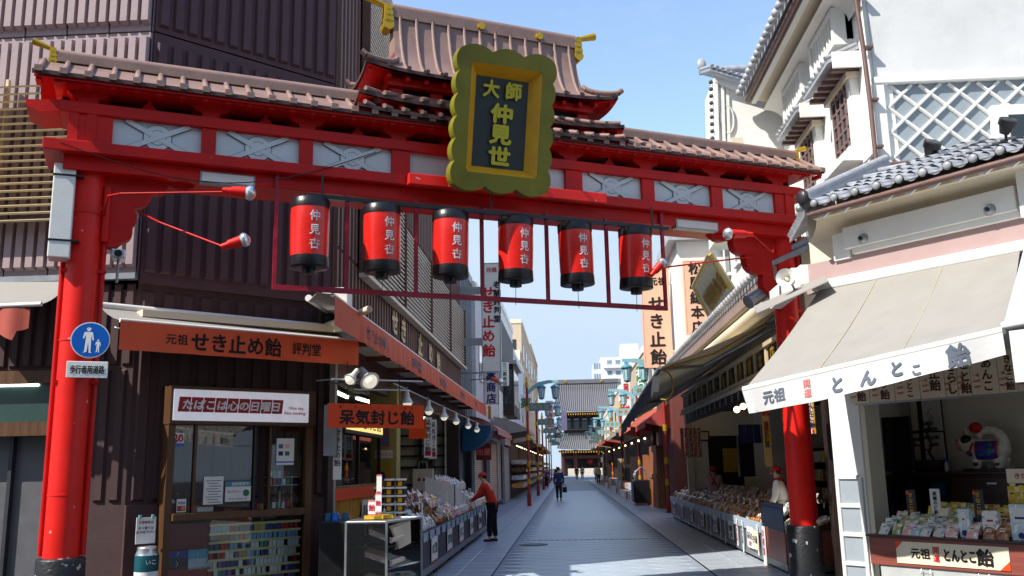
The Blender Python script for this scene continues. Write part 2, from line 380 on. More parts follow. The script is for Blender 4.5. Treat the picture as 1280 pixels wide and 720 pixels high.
# scalloped bracket wings
def bracket(pts, name='bracket'):
    poly = [gq(u, v, 0) for u, v in pts]
    MB().prism(poly, -.07, .07).build(name, RED, gate, bevel=.008)
def scallop(pts):   # rounds the outline between notch points
    out = []
    for i, (a, b) in enumerate(zip(pts[:-1], pts[1:])):
        ax, ay = a; bx, by = b; mx_, my_ = (ax+bx)/2, (ay+by)/2; nx, ny = -(by-ay), (bx-ax); L = math.hypot(nx, ny) or 1
        for k in range(5):
            f = k/5; h = .22*L*math.sin(PI*f); out.append((ax+(bx-ax)*f-nx/L*h, ay+(by-ay)*f-ny/L*h))
    out.append(pts[-1]); return out
lw = [(245, 233), (216, 236), (190, 243), (168, 261), (152, 290)]
rw = [(942, 385), (928, 346), (915, 322), (893, 296), (880, 283)]
bracket([(128, 212), (248, 225)] + scallop([(247, 232), (212, 234), (190, 244), (167, 262), (166, 284), (150, 306), (132, 309)]) + [(126, 300)])
bracket([(880, 282), (988, 290), (984, 378), (966, 372)] + scallop([(966, 372), (950, 345), (928, 320), (912, 300), (884, 292)]))
# beams
zb0, zb1 = 5.00, 5.13
MB().box(-.42, 9.72, TF-.1, .38, zb0, zb1).build('lower_beam', RED, gate, bevel=.01)
MB().box(-.22, 9.60, TF+.03, .30, 4.84, zb0-.002).build('soffit_beam', RED, gate, bevel=.008)
MB().box(3.55, 6.25, TF-.2, TF-.102, 4.985, 5.125).build('centre_ledge', REDL, gate, bevel=.01)
MB().box(-.3, 9.62, TF-.02, .3, 5.47, 5.60).build('upper_beam', RED, gate, bevel=.008)
MB().box(-.36, 9.7, TF-.16, .36, 5.735, 5.80).build('wall_plate', RED, gate, bevel=.006)
MB().box(-.3, 9.62, -.03, .03, 5.6, 5.735).build('clerestory_backing', DARK, gate)  # dark sheet in place of the shade inside the clerestory
# end fretted beam tips
for a, b in ((-.62, -.3), (9.62, 9.9)):
    MB().prism([(a if a < 0 else b, 5.5), (a if a < 0 else b, 5.56), (-.3 if a < 0 else 9.62, 5.6), (-.3 if a < 0 else 9.62, 5.47), ((a+.14) if a < 0 else b-.14, 5.44)], TF, .26).build('beam_tip', RED, gate)
spans = []
for (u0, v0, u1, v1) in ((142, 145, 251, 194), (271, 160, 374, 207), (392, 173, 490, 217), (513, 184, 600, 225), (621, 190, 708, 240), (728, 211, 804, 253), (818, 224, 891, 263), (903, 233, 971, 272)):
    spans.append((gq(u0, v0)[0], gq(u1, v1)[0]))
# infill panels with crossed battens and discs
edges = [-.3]
for i, (a, b) in enumerate(spans):
    MB().box(a-.02, b+.02, TF+.06, TF+.09, 5.12, 5.48).build('panel', WPANEL, gate)
    for bz in (1,):
        MB().box(a-.02, b+.02, .22, .25, 5.12, 5.48).build('panel', WPANEL, gate)
    if i not in (3, 4):
        c = (a+b)/2; zc = 5.30; hw = (b-a)*.36; hh = .172; th = .028
        t0, t1 = TF+.035, TF+.06
        MB().cyl((c, TF+.05, zc), (c, TF+.06, zc), .155, n=28).build('disc_edge', pm('grey batten edge', (104, 110, 116), .7), gate); MB().cyl((c, TF+.042, zc), (c, TF+.06, zc), .145, n=28).build('panel_disc', WPANEL, gate); MB().cyl((c, TF+.0405, zc), (c, TF+.042, zc), .09, n=24).build('disc_edge', pm('grey batten edge', 0), gate); MB().cyl((c, TF+.039, zc), (c, TF+.0405, zc), .083, n=24).build('panel_disc', WPANEL, gate)
        for sg in (1, -1):
            dx, dz = hw, hh*sg; L = math.hypot(dx, dz); nx, nz = -dz/L*th, dx/L*th
            tt = t0-.004*(sg > 0)
            o_ = 1.28; MB().prism([(c-dx+nx*o_, zc-dz+nz*o_), (c+dx+nx*o_, zc+dz+nz*o_), (c+dx-nx*o_, zc+dz-nz*o_), (c-dx-nx*o_, zc-dz-nz*o_)], tt+.012+.0015*(sg > 0), t1-.001).build('batten_edge', pm('grey batten edge', (104, 110, 116), .7), gate)
            MB().prism([(c-dx+nx, zc-dz+nz), (c+dx+nx, zc+dz+nz), (c+dx-nx, zc+dz-nz), (c-dx-nx, zc-dz-nz)], tt, t1).build('cross_batten', WPANEL, gate)
for a, b in [(-.2, spans[0][0])]+[(spans[i][1], spans[i+1][0]) for i in range(7)]+[(spans[7][1], 9.5)]:
    if b-a < .06: a -= .02; b += .02
    MB().box(a, b, TF+.005, .28, 5.131, 5.469).build('stud', RED, gate, bevel=.006)
for a in (-.2, -.02, 9.32):
    MB().box(a, a+.1, TF-.012, TF+.004, 5.131, 5.469).build('stud_strip', RED, gate)
k = 0; s = .7
for i in range(9):
    s = (-.02 if i == 0 else spans[i-1][1]+.09)
    s = min(s, 9.45)
    MB().prism([(s-.22, 5.735), (s-.16, 5.68), (s-.1, 5.66), (s-.09, 5.601), (s+.09, 5.601), (s+.1, 5.66), (s+.16, 5.68), (s+.22, 5.735)], TF+.03, .26).build('bracket_block', RED, gate)
    if i < 8:
        s2 = s+.62
        MB().prism([(s2-.1, 5.601), (s2-.05, 5.68), (s2-.02, 5.7), (s2-.02, 5.735), (s2+.02, 5.735), (s2+.02, 5.7), (s2+.05, 5.68), (s2+.1, 5.601)], TF+.08, TF+.13).build('frog_leg_strut', RED, gate)
# main roof
EV, RZ, EZ = .50, 6.16, 5.83
def roof_pt(t): f = abs(t)/EV; return RZ-(RZ-EZ)*(f*1.25-.25*f*f)
for sg in (-1, 1):
    MB().grid(lambda u, v, sg=sg: (-.56+10.46*u, sg*EV*v, roof_pt(EV*v)), 1, 6).build('roof_sheet', TILE, gate)
    MB().box(-.56, 9.9, sg*EV-.012, sg*EV+.012, EZ-.05, EZ-.004).build('eave_fascia', TILED, gate)
    MB().slab([(-.54, 0, RZ-.05), (9.88, 0, RZ-.05), (9.88, sg*(EV-.02), EZ-.05), (-.54, sg*(EV-.02), EZ-.05)], -.03, (0, 0, 1)).build('roof_boarding', RED, gate)
rib = None; capm = None
for sg in (-1, 1):
    for i in range(44):
        s0 = -.5+i*.241
        if rib is None:
            mb = MB()
            P = [(0, -EV*v, roof_pt(EV*v)+.012) for v in (0.12, .4, .7, 1.02)]
            mb.tube(P, .034, 6); mb.box(-.04, .04, -EV-.035, -EV-.005, EZ-.03, EZ+.035)
            rib = mb.mesh('roof_rib', TILE); 
            r2 = MB().box(-.028, .028, -EV+.05, -.3, EZ-.105, EZ-.055).mesh('rafter', RED)
        for me, nm, dz in ((rib, 'roof_rib', 0), (r2, 'rafter', 0)):
            if sg > 0 and nm == 'rafter' and i % 2: continue
            o = bpy.data.objects.new(nm, me); C.collection.objects.link(o); o.parent = gate.o
            o.location = (s0, 0, dz)
            if sg > 0: o.rotation_euler = (0, 0, PI)
mb = MB(); 
for a, b in ((-.38, 3.3), (6.4, 9.78)):
    mb = MB().box(a, b, -.075, .075, RZ-.03, RZ+.06); mb.cyl((a, 0, RZ+.065), (b, 0, RZ+.065), .07, n=12)
    mb.build('ridge', TILE, gate)
# raised centre roofs
CX_ = 4.75
def ring_roof(Sv, Tv, Zv, lift, nv, name_mat, cx=CX_, tag_='roof_sheet', gable=None):
    NS = 20
    def P(side, f, v):
        S, Tt, z = Sv(v), Tv(v), Zv(v)
        f2 = 2*f-1
        zl = z+lift*(abs(f2)**5)*(v**3)
        if side == 0: return (cx+S*f2, -Tt, zl)
        if side == 1: return (cx+S*f2, Tt, zl)
        if side == 2: return (cx-S, Tt*f2, z+lift*(abs(f2)**3)*(v**3))
        return (cx+S, Tt*f2, z+lift*(abs(f2)**3)*(v**3))
    for side in range(4):
        MB().grid(lambda u, v, side=side: P(side, u, v), NS, nv).build(tag_, TILE, gate)
        # dark eave edge and red boarding under it
        MB().grid(lambda u, v, side=side: tuple(Vector(P(side, u, 1))-Vector((0, 0, .045*v))), NS, 1).build('eave_fascia', TILED, gate)
        MB().grid(lambda u, v, side=side: tuple(Vector(P(side, u, .35+.64*v))-Vector((0, 0, .05+.02*v))), NS, 5).build('roof_boarding', RED, gate)
    return P
sm = lambda a, b, v: a+(b-a)*max(0, min(1, v))
# tier 1: the tall hipped and gabled roof
Z1T, Z1E = 7.38, 6.45
S1 = lambda v: 1.30+ (0 if v < .62 else .44*((v-.62)/.38)**1.6)
T1 = lambda v: .06+.41*(v**1.35)
Z1 = lambda v: Z1T-(Z1T-Z1E)*(1-(1-v)**1.75)
P1 = ring_roof(S1, T1, Z1, .09, 14, TILE)
for sg in (-1, 1):
    for i in range(12):
        s0 = -1.21+i*.22
        pts = [(CX_+s0, sg*(T1(v)+.006), Z1(v)+.012) for v in [j/10 for j in range(11)]]
        MB().tube(pts, .026, 6).build('roof_rib', TILE, gate)
    for i in range(15):
        f = i/14; p = P1(0 if sg < 0 else 1, f*.96+.02, 1.0)
        MB().box(p[0]-.022, p[0]+.022, p[1]-.012*1, p[1]+.03, p[2]-.01, p[2]+.04).build('tile_cap', TILED, gate)
        MB().box(p[0]-.025, p[0]+.025, p[1]+(.06 if sg < 0 else -.25), p[1]+(.25 if sg < 0 else -.06), p[2]-.12, p[2]-.07).build('rafter', RED, gate)
for sx in (-1, 1):   # swept corner ridges
    for sy in (0, 1):
        pts = []
        for v in (.62, .7, .78, .86, .94, 1.0):
            p = Vector(P1(sy, 0 if sx < 0 else 1, v)); pts.append(p+Vector((0, 0, .03)))
        pts.append(pts[-1]+Vector((sx*.06, 0, .05)))
        MB().tube(pts, .04, 8).build('corner_ridge', TILE, gate)
mb = MB().box(CX_-1.33, CX_+1.33, -.09, .09, Z1T-.04, Z1T+.09); mb.cyl((CX_-1.33, 0, Z1T+.1), (CX_+1.33, 0, Z1T+.1), .085, n=12)
mb.build('main_ridge', TILE, gate)
for s0 in (-.1, .75):
    MB().cyl((CX_+s0, -.13, Z1T+.03), (CX_+s0, -.07, Z1T+.03), .05, n=12).build('ridge_boss', GOLD, gate)
def finial(sx, z, sg, k=1.0):
    mb = MB()
    for j in range(4): mb.cyl((sx, -.1*k, z-.22*k+j*.08*k), (sx, .1*k, z-.22*k+j*.08*k), (.07-.008*j)*k, n=12)
    mb.box(sx-.03*k, sx+.05*k*sg, -.09*k, .09*k, z-.26*k, z+.06*k)
    mb.cyl((sx, 0, z+.06*k), (sx+sg*.3*k, 0, z+.16*k), .03*k, .055*k, n=12)
    mb.build('ridge_finial', GOLD, gate)
finial(CX_-1.36, Z1T+.07, -1); finial(CX_+1.36, Z1T+.07, 1)
finial(-.42, RZ+.08, -1, .72); finial(9.8, RZ+.08, 1, .72)
# tier 1 body
MB().box(CX_-1.42, CX_+1.42, -.32, .32, 6.30, 6.40).build('gable_beam', RED, gate)
MB().box(CX_-1.3, CX_+1.3, -.22, .22, 5.95, 6.30).build('roof_body', DARK, gate)  # dark block in place of the shade between the body posts
for i in range(6):
    s0 = CX_-1.38+i*.52
    MB().box(s0, s0+.16, -.26, .26, 5.95, 6.285).build('body_post', RED, gate)
# tier 2 and 3 skirts
for (ze, zt, Sa, Sb, Ta, Tb, lf) in ((6.06, 6.2, 1.5, 1.82, .3, .47, .07), (5.87, 5.98, 1.62, 1.84, .35, .54, .05)):
    Pn = ring_roof(lambda v: sm(Sa, Sb, v), lambda v: sm(Ta, Tb, v), lambda v: zt-(zt-ze)*(1-(1-v)**1.5), lf, 5, TILE)
    for sy in (0, 1):
        sg = -1 if sy == 0 else 1
        for i in range(16):
            f = .02+.96*i/15; a = Vector(Pn(sy, f, .3)); b = Vector(Pn(sy, f, 1.0))
            MB().tube([a+Vector((0, 0, .012)), b+Vector((0, sg*.02, .016))], .03, 6).build('roof_rib', TILE, gate)
            if sy == 0: MB().box(b.x-.025, b.x+.025, b.y+.05, b.y+.18, b.z-.115, b.z-.07).build('rafter', RED, gate)
    MB().box(CX_-Sa-.05, CX_+Sa+.05, -Ta+.02, Ta-.02, ze-.14, ze-.03).build('skirt_beam', RED, gate)
# ---------------------------------------------------------------- plaque
def solve_off(u, v, s_target):
    lo, hi = -2.6, .5
    best = min((abs(G.q(u, v, lo+(hi-lo)*i/400)[0]-s_target), lo+(hi-lo)*i/400) for i in range(401)); return best[1]
tb = TF-.36; sb, zb = G.q(622, 238, tb); tt_ = solve_off(632, 67, sb); _, zt = G.q(632, 67, tt_)
tt_ = max(tt_, tb-.95); _, zt = G.q(632, 67, tt_)
GOLDT = pm('yellow gold plaque lettering', (186, 174, 40), .45, var=.1)
plq = T(G, 'gate_plaque', 'large green and gold scalloped name plaque leaning forward on the gate', 'plaque', (sb, tb, zb))
PH = math.hypot(zt-zb, tt_-tb); lean = math.atan2(tb-tt_, zt-zb)
half = (G.q(684, 245, tb)[0]-G.q(562, 236, tb)[0])/2
def tilt(s, t, z):   # local plaque coords -> frame coords; t<0 towards viewer
    return (sb+s, tb - z*math.sin(lean) + t*math.cos(lean), zb + z*math.cos(lean) + t*math.sin(lean)*1.0)
def outline(w, h, nx=3, ny=6, r=.1):
    P = []
    def side(x0, y0, x1, y1, n):
        L = math.hypot(x1-x0, y1-y0); dx, dy = (x1-x0)/L, (y1-y0)/L
        for i in range(n):
            for k in range(8):
                a = k/8; P.append((x0+dx*L*(i+a)/n + dy*math.sin(PI*a)**.8*L/n*.17, y0+dy*L*(i+a)/n - dx*math.sin(PI*a)**.8*L/n*.17))
    side(-w, 0, w, 0, nx); side(w, 0, w, h, ny); side(w, h, -w, h, nx); side(-w, h, -w, 0, ny)
    return P
wO = half*.95; hO = PH*.965; wI = half*.64; hI0, hI1 = PH*.135, PH*.86
ol = outline(wO, hO)
ol = [(x, y+PH*.012) for x, y in ol]
inn = []
for (x, y) in ol:      # ray to inner rectangle
    cx, cy = 0, PH/2; dx, dy = x-cx, y-cy; hw_, hh_ = wI+.05, (hI1-hI0)/2+.05; cyI = (hI0+hI1)/2
    k = min(hw_/abs(dx) if dx else 9, hh_/abs(y-cyI) if y != cyI else 9); inn.append((dx*k, cyI+(y-cyI)*k))
n = len(ol); mb = MB()
vs = [tilt(x, -.11, y) for x, y in ol]+[tilt(x, -.11, y) for x, y in inn]+[tilt(x, .06, y) for x, y in ol]
mb.add(vs, [(i, (i+1) % n, (i+1) % n+n, i+n) for i in range(n)]+[(i, i+2*n, (i+1) % n+2*n, (i+1) % n) for i in range(n)]+[tuple(range(2*n, 3*n))])
mb.build('scalloped_frame', GOLDG, plq)
mb = MB()
vs = [tilt(x, -.102, y) for x, y in ol]+[tilt(x*1.0, .03, y) for x, y in ol]
# inner bevel
a_ = [(-wI-.05, hI0-.05), (wI+.05, hI0-.05), (wI+.05, hI1+.05), (-wI-.05, hI1+.05)]; b_ = [(-wI+.07, hI0+.05), (wI-.07, hI0+.05), (wI-.07, hI1-.07), (-wI+.07, hI1-.07)]
for i in range(4):
    j = (i+1) % 4
    MB().add([tilt(a_[i][0], -.1105, a_[i][1]), tilt(a_[j][0], -.1105, a_[j][1]), tilt(b_[j][0], .05, b_[j][1]), tilt(b_[i][0], .05, b_[i][1])], [(0, 1, 2, 3)]).build('inner_bevel', GOLDY, plq)
MB().add([tilt(-wI, .045, hI0), tilt(wI, .045, hI0), tilt(wI, .045, hI1), tilt(-wI, .045, hI1)], [(0, 1, 2, 3)]).build('name_board', pm('dark slate green board', (44, 52, 52), .5, var=.2, scale=2, dirt=.2), plq)
hc = (hI1-hI0)
lf = lambda s, t, z: tilt(s, t, z)
lettering(plq, '大', -.155, .01, hI1-.215, .22, GOLDT, off=.05, fn=lf, vertical=True)
lettering(plq, '師', .145, .01, hI1-.215, .22, GOLDT, off=.05, fn=lf, vertical=True)
lettering(plq, '仲見世', 0, .01, hI0+hc*.375, hc*.2, GOLDT, off=.06, fn=lf, vertical=True, pitch=1.06, wx=1.2)
for x in (-.3, .3):
    MB().tube([(sb+x, -.25, 5.9), tilt(x, .09, PH*.8)], .02).build('stay_rod', RED, plq)
# ---------------------------------------------------------------- lantern frame and lanterns
lf_ = T(G, 'lantern_frame', 'magenta red pipe frame hung below the gate beam behind the lanterns', 'frame', (4.6, TF, 3.6))
s0, zlo = gq(340, 357); s1, _ = gq(834, 385)
mb = MB().box(s0, s1, TF-.02, TF+.02, 3.63, 3.69); mb.build('bottom_rail', REDPIPE, lf_)
for u, v, zt_ in ((342, 205, 5.05), (434, 260, 4.84), (520, 270, 4.84), (602, 280, 4.84), (683, 290, 4.84), (758, 300, 4.84), (834, 290, 5.05)):
    s = gq(u, v)[0]
    if u == 342: s = s0+.02
    if u == 834: s = s1-.02
    MB().box(s-.022, s+.022, TF-.018, TF+.018, 3.69, zt_).build('upright', REDPIPE, lf_)
MB().box(s0+.5*0+.35, s1-.05, TF-.23, TF-.17, 4.69, 4.735).build('hanging_bar', BLACK, lf_)
for s in (s0+.5, 4.6, s1-.3):
    MB().box(s, s+.02, TF-.21, TF-.19, 4.735, 5.0).build('hanger', BLACK, lf_)
ltl = ['leftmost red paper lantern below the gate beam, beside the building wall', 'second red lantern from the left under the gate beam', 'third red lantern from the left, left edge of the sky gap',
       'fourth red lantern from the left, below the gold plaque', 'fifth red lantern from the left with plain red shade', 'rightmost red lantern with a bright streak of sun']
LT = -.2
lsrc = None
for i, (u, v) in enumerate(((387, 297), (478, 303), (563, 310), (644, 317), (721, 324), (794, 329))):
    s, z = gq(u, v, TF+LT)
    if lsrc is None:
        lt = T(G, 'red_lantern', ltl[0], 'lantern', (s, TF+LT, 3.86), 'red lanterns hanging in a row under the gate')
        z0 = 3.86
        MB().lathe([(.212, z0+.12), (.216, z0+.2), (.22, z0+.45), (.22, z0+.62), (.216, z0+.70)], (s, TF+LT), 0, 32).build('lantern_skin', LANT, lt)
        MB().lathe([(.15, z0-.005), (.218, z0), (.222, z0+.01), (.216, z0+.125)], (s, TF+LT), 0, 32).build('bottom_cap', BLACK, lt)
        MB().lathe([(.222, z0+.69), (.224, z0+.79), (.2, z0+.81)], (s, TF+LT), 0, 32).build('top_cap', BLACK, lt)
        MB().lathe([(.075, z0-.07), (.078, z0-.004)], (s, TF+LT), 0, 16).build('lamp_socket', BLACK, lt)
        MB().cyl((s, TF+LT, z0+.79), (s, TF+LT, 4.74), .012, n=6).build('hook', BLACK, lt)
        MB().cyl((s, TF+LT, z0-.3), (s, TF+LT, z0-.07), .004, n=4).build('tie_wire', BLACK, lt)
        R_ = .2245
        def bend(a, t, z, s=s): th = (a-s)/R_; return (s+R_*math.sin(th), TF+LT-R_*math.cos(th), z)
        for j, ch in enumerate('仲見卋'):
            lettering(lt, ch, s+.02, 0, z0+.57-.165*j, .125, SILV, vertical=True, off=.02, fn=bend)
        lsrc = lt.o
    else:
        c = copy_tree(lsrc); c.location = G.w(s, TF+LT, 3.86); c['label'] = ltl[i]; c.rotation_euler = (math.radians([0, .8, -1, .6, -.5, 1.2][i]), math.radians([0, -1, .7, .9, -1.1, .5][i]), G.a+math.radians([0, 4, -3, 2, -5, 3][i]))
# ---------------------------------------------------------------- spot lamps on arms
def aim_lamp(f, p0, p1, arm, label, k=1.0, name='spot_lamp', base=None, housing=RED):
    """p0 back of the housing, p1 front of the bulb (frame coords); arm = list of points"""
    t = T(f, name, label, 'spotlight', base or arm[0])
    a, b = Vector(p0), Vector(p1); d = (b-a)
    MB().cyl(a, a+d*.28, .032*k, .04*k, 14).build('socket', REDL if housing is RED else housing, t)
    MB().cyl(a+d*.26, a+d*.68, .052*k, .062*k, 16).build('housing', REDL if housing is RED else housing, t)
    m = MB(); c = a+d*.8; x = d.normalized(); pr = [(.058, -.5), (.078, -.1), (.082, .15), (.07, .5), (.04, .8), (.01, .95)]
    for (r1, h1), (r2, h2) in zip(pr[:-1], pr[1:]):
        m.cyl(c+x*h1*.075*k, c+x*h2*.075*k, r1*k, r2*k, 18, caps=False)
    m.build('bulb', BULBG, t)
    if len(arm) > 1: MB().tube(arm, .011, 6).build('arm', RED, t)
    return t
def gp(u, v, t): s, z = G.q(u, v, t); return (s, t, z)
aim_lamp(G, gp(278, 238, -1.15), gp(320, 242, -1.2), [(.2, -.02, 4.35), gp(135, 245, -.4), gp(150, 242, -.7), gp(278, 240, -1.15)], 'red spotlight on the upper curved arm left of the gate', 1.0)
aim_lamp(G, gp(276, 309, -1.15), gp(312, 298, -1.2), [gp(172, 264, -.05), gp(200, 278, -.5), gp(276, 307, -1.15)], 'red spotlight on the lower straight arm left of the gate', .95)
aim_lamp(G, gp(940, 293, -.9), gp(903, 292, -.95), [gp(968, 306, -.2), gp(966, 316, -.4), gp(940, 293, -.9)], 'red spotlight beside the right post of the gate', 1.0)
aim_lamp(G, gp(814, 344, -.7), gp(831, 325, -.75), [gp(940, 321, -.05), gp(832, 334, -.6), gp(822, 338, -.7)], 'red spotlight on a thin arm beyond the last lantern', .9)
# strip light boxes below the beam
for (a, b, lab) in (((250, 218), (318, 234), 'flat white strip light under the gate beam, left end'), ((842, 276), (895, 290), 'flat white strip light under the gate beam, right end')):
    s_a, z_a = G.q(*a, -.2); s_b, z_b = G.q(*b, -.2); zz = (z_a+z_b)/2
    t = T(G, 'strip_light', lab, 'light', (s_a, -.2, zz-.06))
    box(t, 'casing', GREYM, s_a, s_b, -.26, -.14, zz-.06, zz+.07); box(t, 'diffuser', WHITE, s_a+.02, s_b-.02, -.268, -.261, zz-.045, zz+.055)
    for x in (s_a+.06, s_b-.06): MB().cyl((x, -.2, zz+.07), (x, -.2, 4.84), .01, n=6).build('hanger', BLACK, t)
# white box light strapped to left post
s_a, _ = G.q(64, 270, -.1); s_b, _ = G.q(92, 270, -.1); z0 = G.q(80, 325, -.1)[1]; z1 = G.q(80, 208, -.1)[1]
t = T(G, 'box_light', 'long white strapped box light on the left post of the gate', 'light', ((s_a+s_b)/2, -.1, z0))
box(t, 'casing', WHITE, s_a, s_b, -.22, .02, z0, z1, bevel=.012)
for z in (z0+.18, z1-.14): box(t, 'strap', BLACK, s_a-.005, s_b+.08, -.226, .03, z, z+.02)
# cctv
t = T(G, 'security_camera', 'small silver security camera beside the left post of the gate', 'security camera', gp(148, 335, .1))
p = gp(148, 319, .0); box(t, 'housing', SILVM, p[0]-.07, p[0]+.07, -.1, .14, p[2]-.05, p[2]+.05, bevel=.01)
MB().cyl((p[0]-.0, -.105, p[2]), (p[0]-.0, -.09, p[2]), .04, n=14).build('lens', BLACK, t)
MB().cyl((p[0], .05, p[2]-.3), (p[0], .05, p[2]-.05), .015, n=8).build('mount', GREYM, t)
# pedestrian sign
p = gp(113, 425, -.34); rr = (G.q(138, 425, -.34)[0]-G.q(88, 425, -.34)[0])/2
t = T(G, 'pedestrian_sign', 'round blue footpath sign with a walking adult and child on the red post', 'road sign', (p[0], -.34, p[2]-rr))
MB().cyl((p[0], -.34, p[2]), (p[0], -.325, p[2]), rr, n=40).build('rim', WHITE, t)
MB().cyl((p[0], -.3425, p[2]), (p[0], -.34, p[2]), rr*.94, n=40).build('sign_face', SBLUE, t)
def figure(px, pz, h, adult):
    m = MB(); y = -.3445
    def pl(P): m.add([(px+a*h, y, pz+b*h) for a, b in P], [tuple(range(len(P)))])
    pl([(.07*math.cos(a*PI/6), .92+.075*math.sin(a*PI/6)) for a in range(12)])
    if adult: pl([(-.1, .93), (.1, .93), (.06, .985), (-.05, .985)])
    pl([(-.13, .82), (.12, .82), (.15, .78), (.2, .5), (.15, .49), (.1, .7), (.1, .42), (-.1, .42), (-.09, .7), (-.16, .55), (-.2, .57), (-.16, .78)])
    pl([(-.1, .43), (.0, .43), (-.04, .03), (-.12, .03), (-.14, .0), (-.17, .0), (-.12, .08)])
    pl([(.0, .43), (.1, .43), (.1, .05), (.14, .0), (.04, .0)])
    m.build('pictogram', WINK, t)
figure(p[0]-rr*.1, p[2]-rr*.72, rr*1.42, True); figure(p[0]+rr*.4, p[2]-rr*.68, rr*.72, False)
p = gp(109, 462, -.34); hw = (G.q(135, 462, -.34)[0]-G.q(83, 462, -.34)[0])/2
t = T(G, 'sign_plate', 'white supplementary plate below the round blue sign', 'road sign', (p[0], -.34, p[2]-.08))
box(t, 'plate', WHITE, p[0]-hw, p[0]+hw, -.345, -.333, p[2]-.085, p[2]+.085, bevel=.005)
lettering(t, '歩行者用道路', p[0], -.349, p[2], .085, INK, wide=hw*1.65, off=.03)
for z in (.02,): box(t, 'clamp', GREYM, p[0]-.1, p[0]+.1, -.333, -.15, p[2]-.02, p[2]+.02)
# loose cables
t = T(G, 'power_cable', 'thin black cable looping across the front of the gate beam', 'cable', gp(130, 195, TF-.12))
c0 = Vector(gp(75, 178, TF-.12)); c1 = Vector(gp(470, 190, TF-.12)); pts = []
for i in range(17): f = i/16; q_ = c0.lerp(c1, f); q_.z -= .42*math.sin(PI*f)*(1); pts.append(q_)
MB().tube(pts, .006, 5).build('cable', BLACK, t)
# ================================================================ LEFT CORNER BUILDING
B = Fr(-3.6, 13.5, 44.5)            # splayed wall facing the crossing
A = Fr(-5.64, 11.5, 0)              # wall facing the cross street
S = Fr(-3.6, 0, 90)                 # street wall, s = distance up the street
lb = T(W, 'corner_building', 'plum brown ribbed panel building on the left corner of the crossing', 'building', (-5.6, 13, 0))
lbf = lambda f: type('K', (), {})()
class Sub:
    """build parts of thing t in another frame f"""
    def __init__(s, t, f): s.t, s.f = t, f
def sub(mb, t, f):                 # move frame-f coordinates into the frame of t
    mb.v = [t.f.loc(f.w(*v)) for v in mb.v]; return mb
def part(mb, name, mat, t, f, **k): return sub(mb, t, f).build(name, mat, t, **k)
TOP = 11.7; ZF = 3.62               # top of wall, underside of upper storeys
foot = [(-24, 11.5), (-5.64, 11.5), (-3.6, 13.5), (-3.6, 30.4), (-24, 30.4)]
m = MB(); n = len(foot)
m.add([(x, y, ZF+.4) for x, y in foot]+[(x, y, TOP) for x, y in foot], [(0, 1, n+1, n), (1, 2, n+2, n+1), (2, 3, n+3, n+2), (3, 4, n+4, n+3), tuple(range(n, 2*n)), tuple(reversed(range(n)))])
m.build('upper_wall', PURPD, lb)
def rib_mesh(wd, dp, h, mat, name='wall_rib', tp=.14):
    return MB().add([(0, 0, 0), (wd, 0, 0), (wd*(1-tp), -dp, .03), (wd*tp, -dp, .03), (0, 0, h), (wd, 0, h), (wd*(1-tp), -dp, h-.03), (wd*tp, -dp, h-.03)],
        [(0, 3, 2, 1), (4, 5, 6, 7), (3, 7, 6, 2), (0, 4, 7, 3), (1, 2, 6, 5)]).mesh(name, mat)
def ribs(t, f, name, me, s0, n, pitch, z, off=0.0):
    for i in range(n):
        o = bpy.data.objects.new(name, me); C.collection.objects.link(o); o.parent = t.o
        P = f.w(s0+i*pitch, off, z); o.location = t.f.loc(P)-t.base if False else Vector(t.f.loc(P))-t.base
        o.rotation_euler = (0, 0, f.a-t.f.a)
# wall facing the cross street: precast panels with sunlight put into their colour
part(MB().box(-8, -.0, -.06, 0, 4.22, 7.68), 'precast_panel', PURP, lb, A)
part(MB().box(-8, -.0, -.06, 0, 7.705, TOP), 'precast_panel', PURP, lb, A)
for i in range(7): part(MB().box(-.02-i*.61, -.0-i*.61, -.063, -.055, 4.22, TOP), 'panel_joint', DBROWN, lb, A)
rA = rib_mesh(.105, .10, 2.55, PURP, tp=.04); rA2 = rib_mesh(.105, .10, 3.9, PURP, tp=.04)
ribs(lb, A, 'wall_rib', rA, -2.72, 18, .1525, 5.05, -.06)
ribs(lb, A, 'wall_rib', rA2, -2.72, 18, .1525, 7.79, -.06)
ribs(lb, A, 'wall_rib', rib_mesh(.105, .10, .68, PURP, tp=.04), -2.72, 18, .1525, 4.3, -.06)
part(MB().box(-8, -.0, -.12, -.0, 4.14, 4.22), 'sill_band', GREYM, lb, A)
# splayed wall
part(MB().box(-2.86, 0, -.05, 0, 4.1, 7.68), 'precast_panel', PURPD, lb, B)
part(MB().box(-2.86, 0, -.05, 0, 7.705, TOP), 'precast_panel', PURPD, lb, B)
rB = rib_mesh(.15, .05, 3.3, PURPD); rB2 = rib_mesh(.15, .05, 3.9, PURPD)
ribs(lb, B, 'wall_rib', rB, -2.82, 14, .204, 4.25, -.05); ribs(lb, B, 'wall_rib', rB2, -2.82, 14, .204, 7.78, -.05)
# lower ribbed cladding on the splay and its plinth
part(MB().box(-2.86, 0, 0, .1, 1.22, 4.1), 'cladding', LOWP, lb, B); part(MB().box(-2.86, 0, -.06, .1, 0, 1.22), 'plinth', LOWP, lb, B)
ribs(lb, B, 'wall_rib', rib_mesh(.17, .035, 2.75, LOWP), -2.8, 11, .262, 1.26)
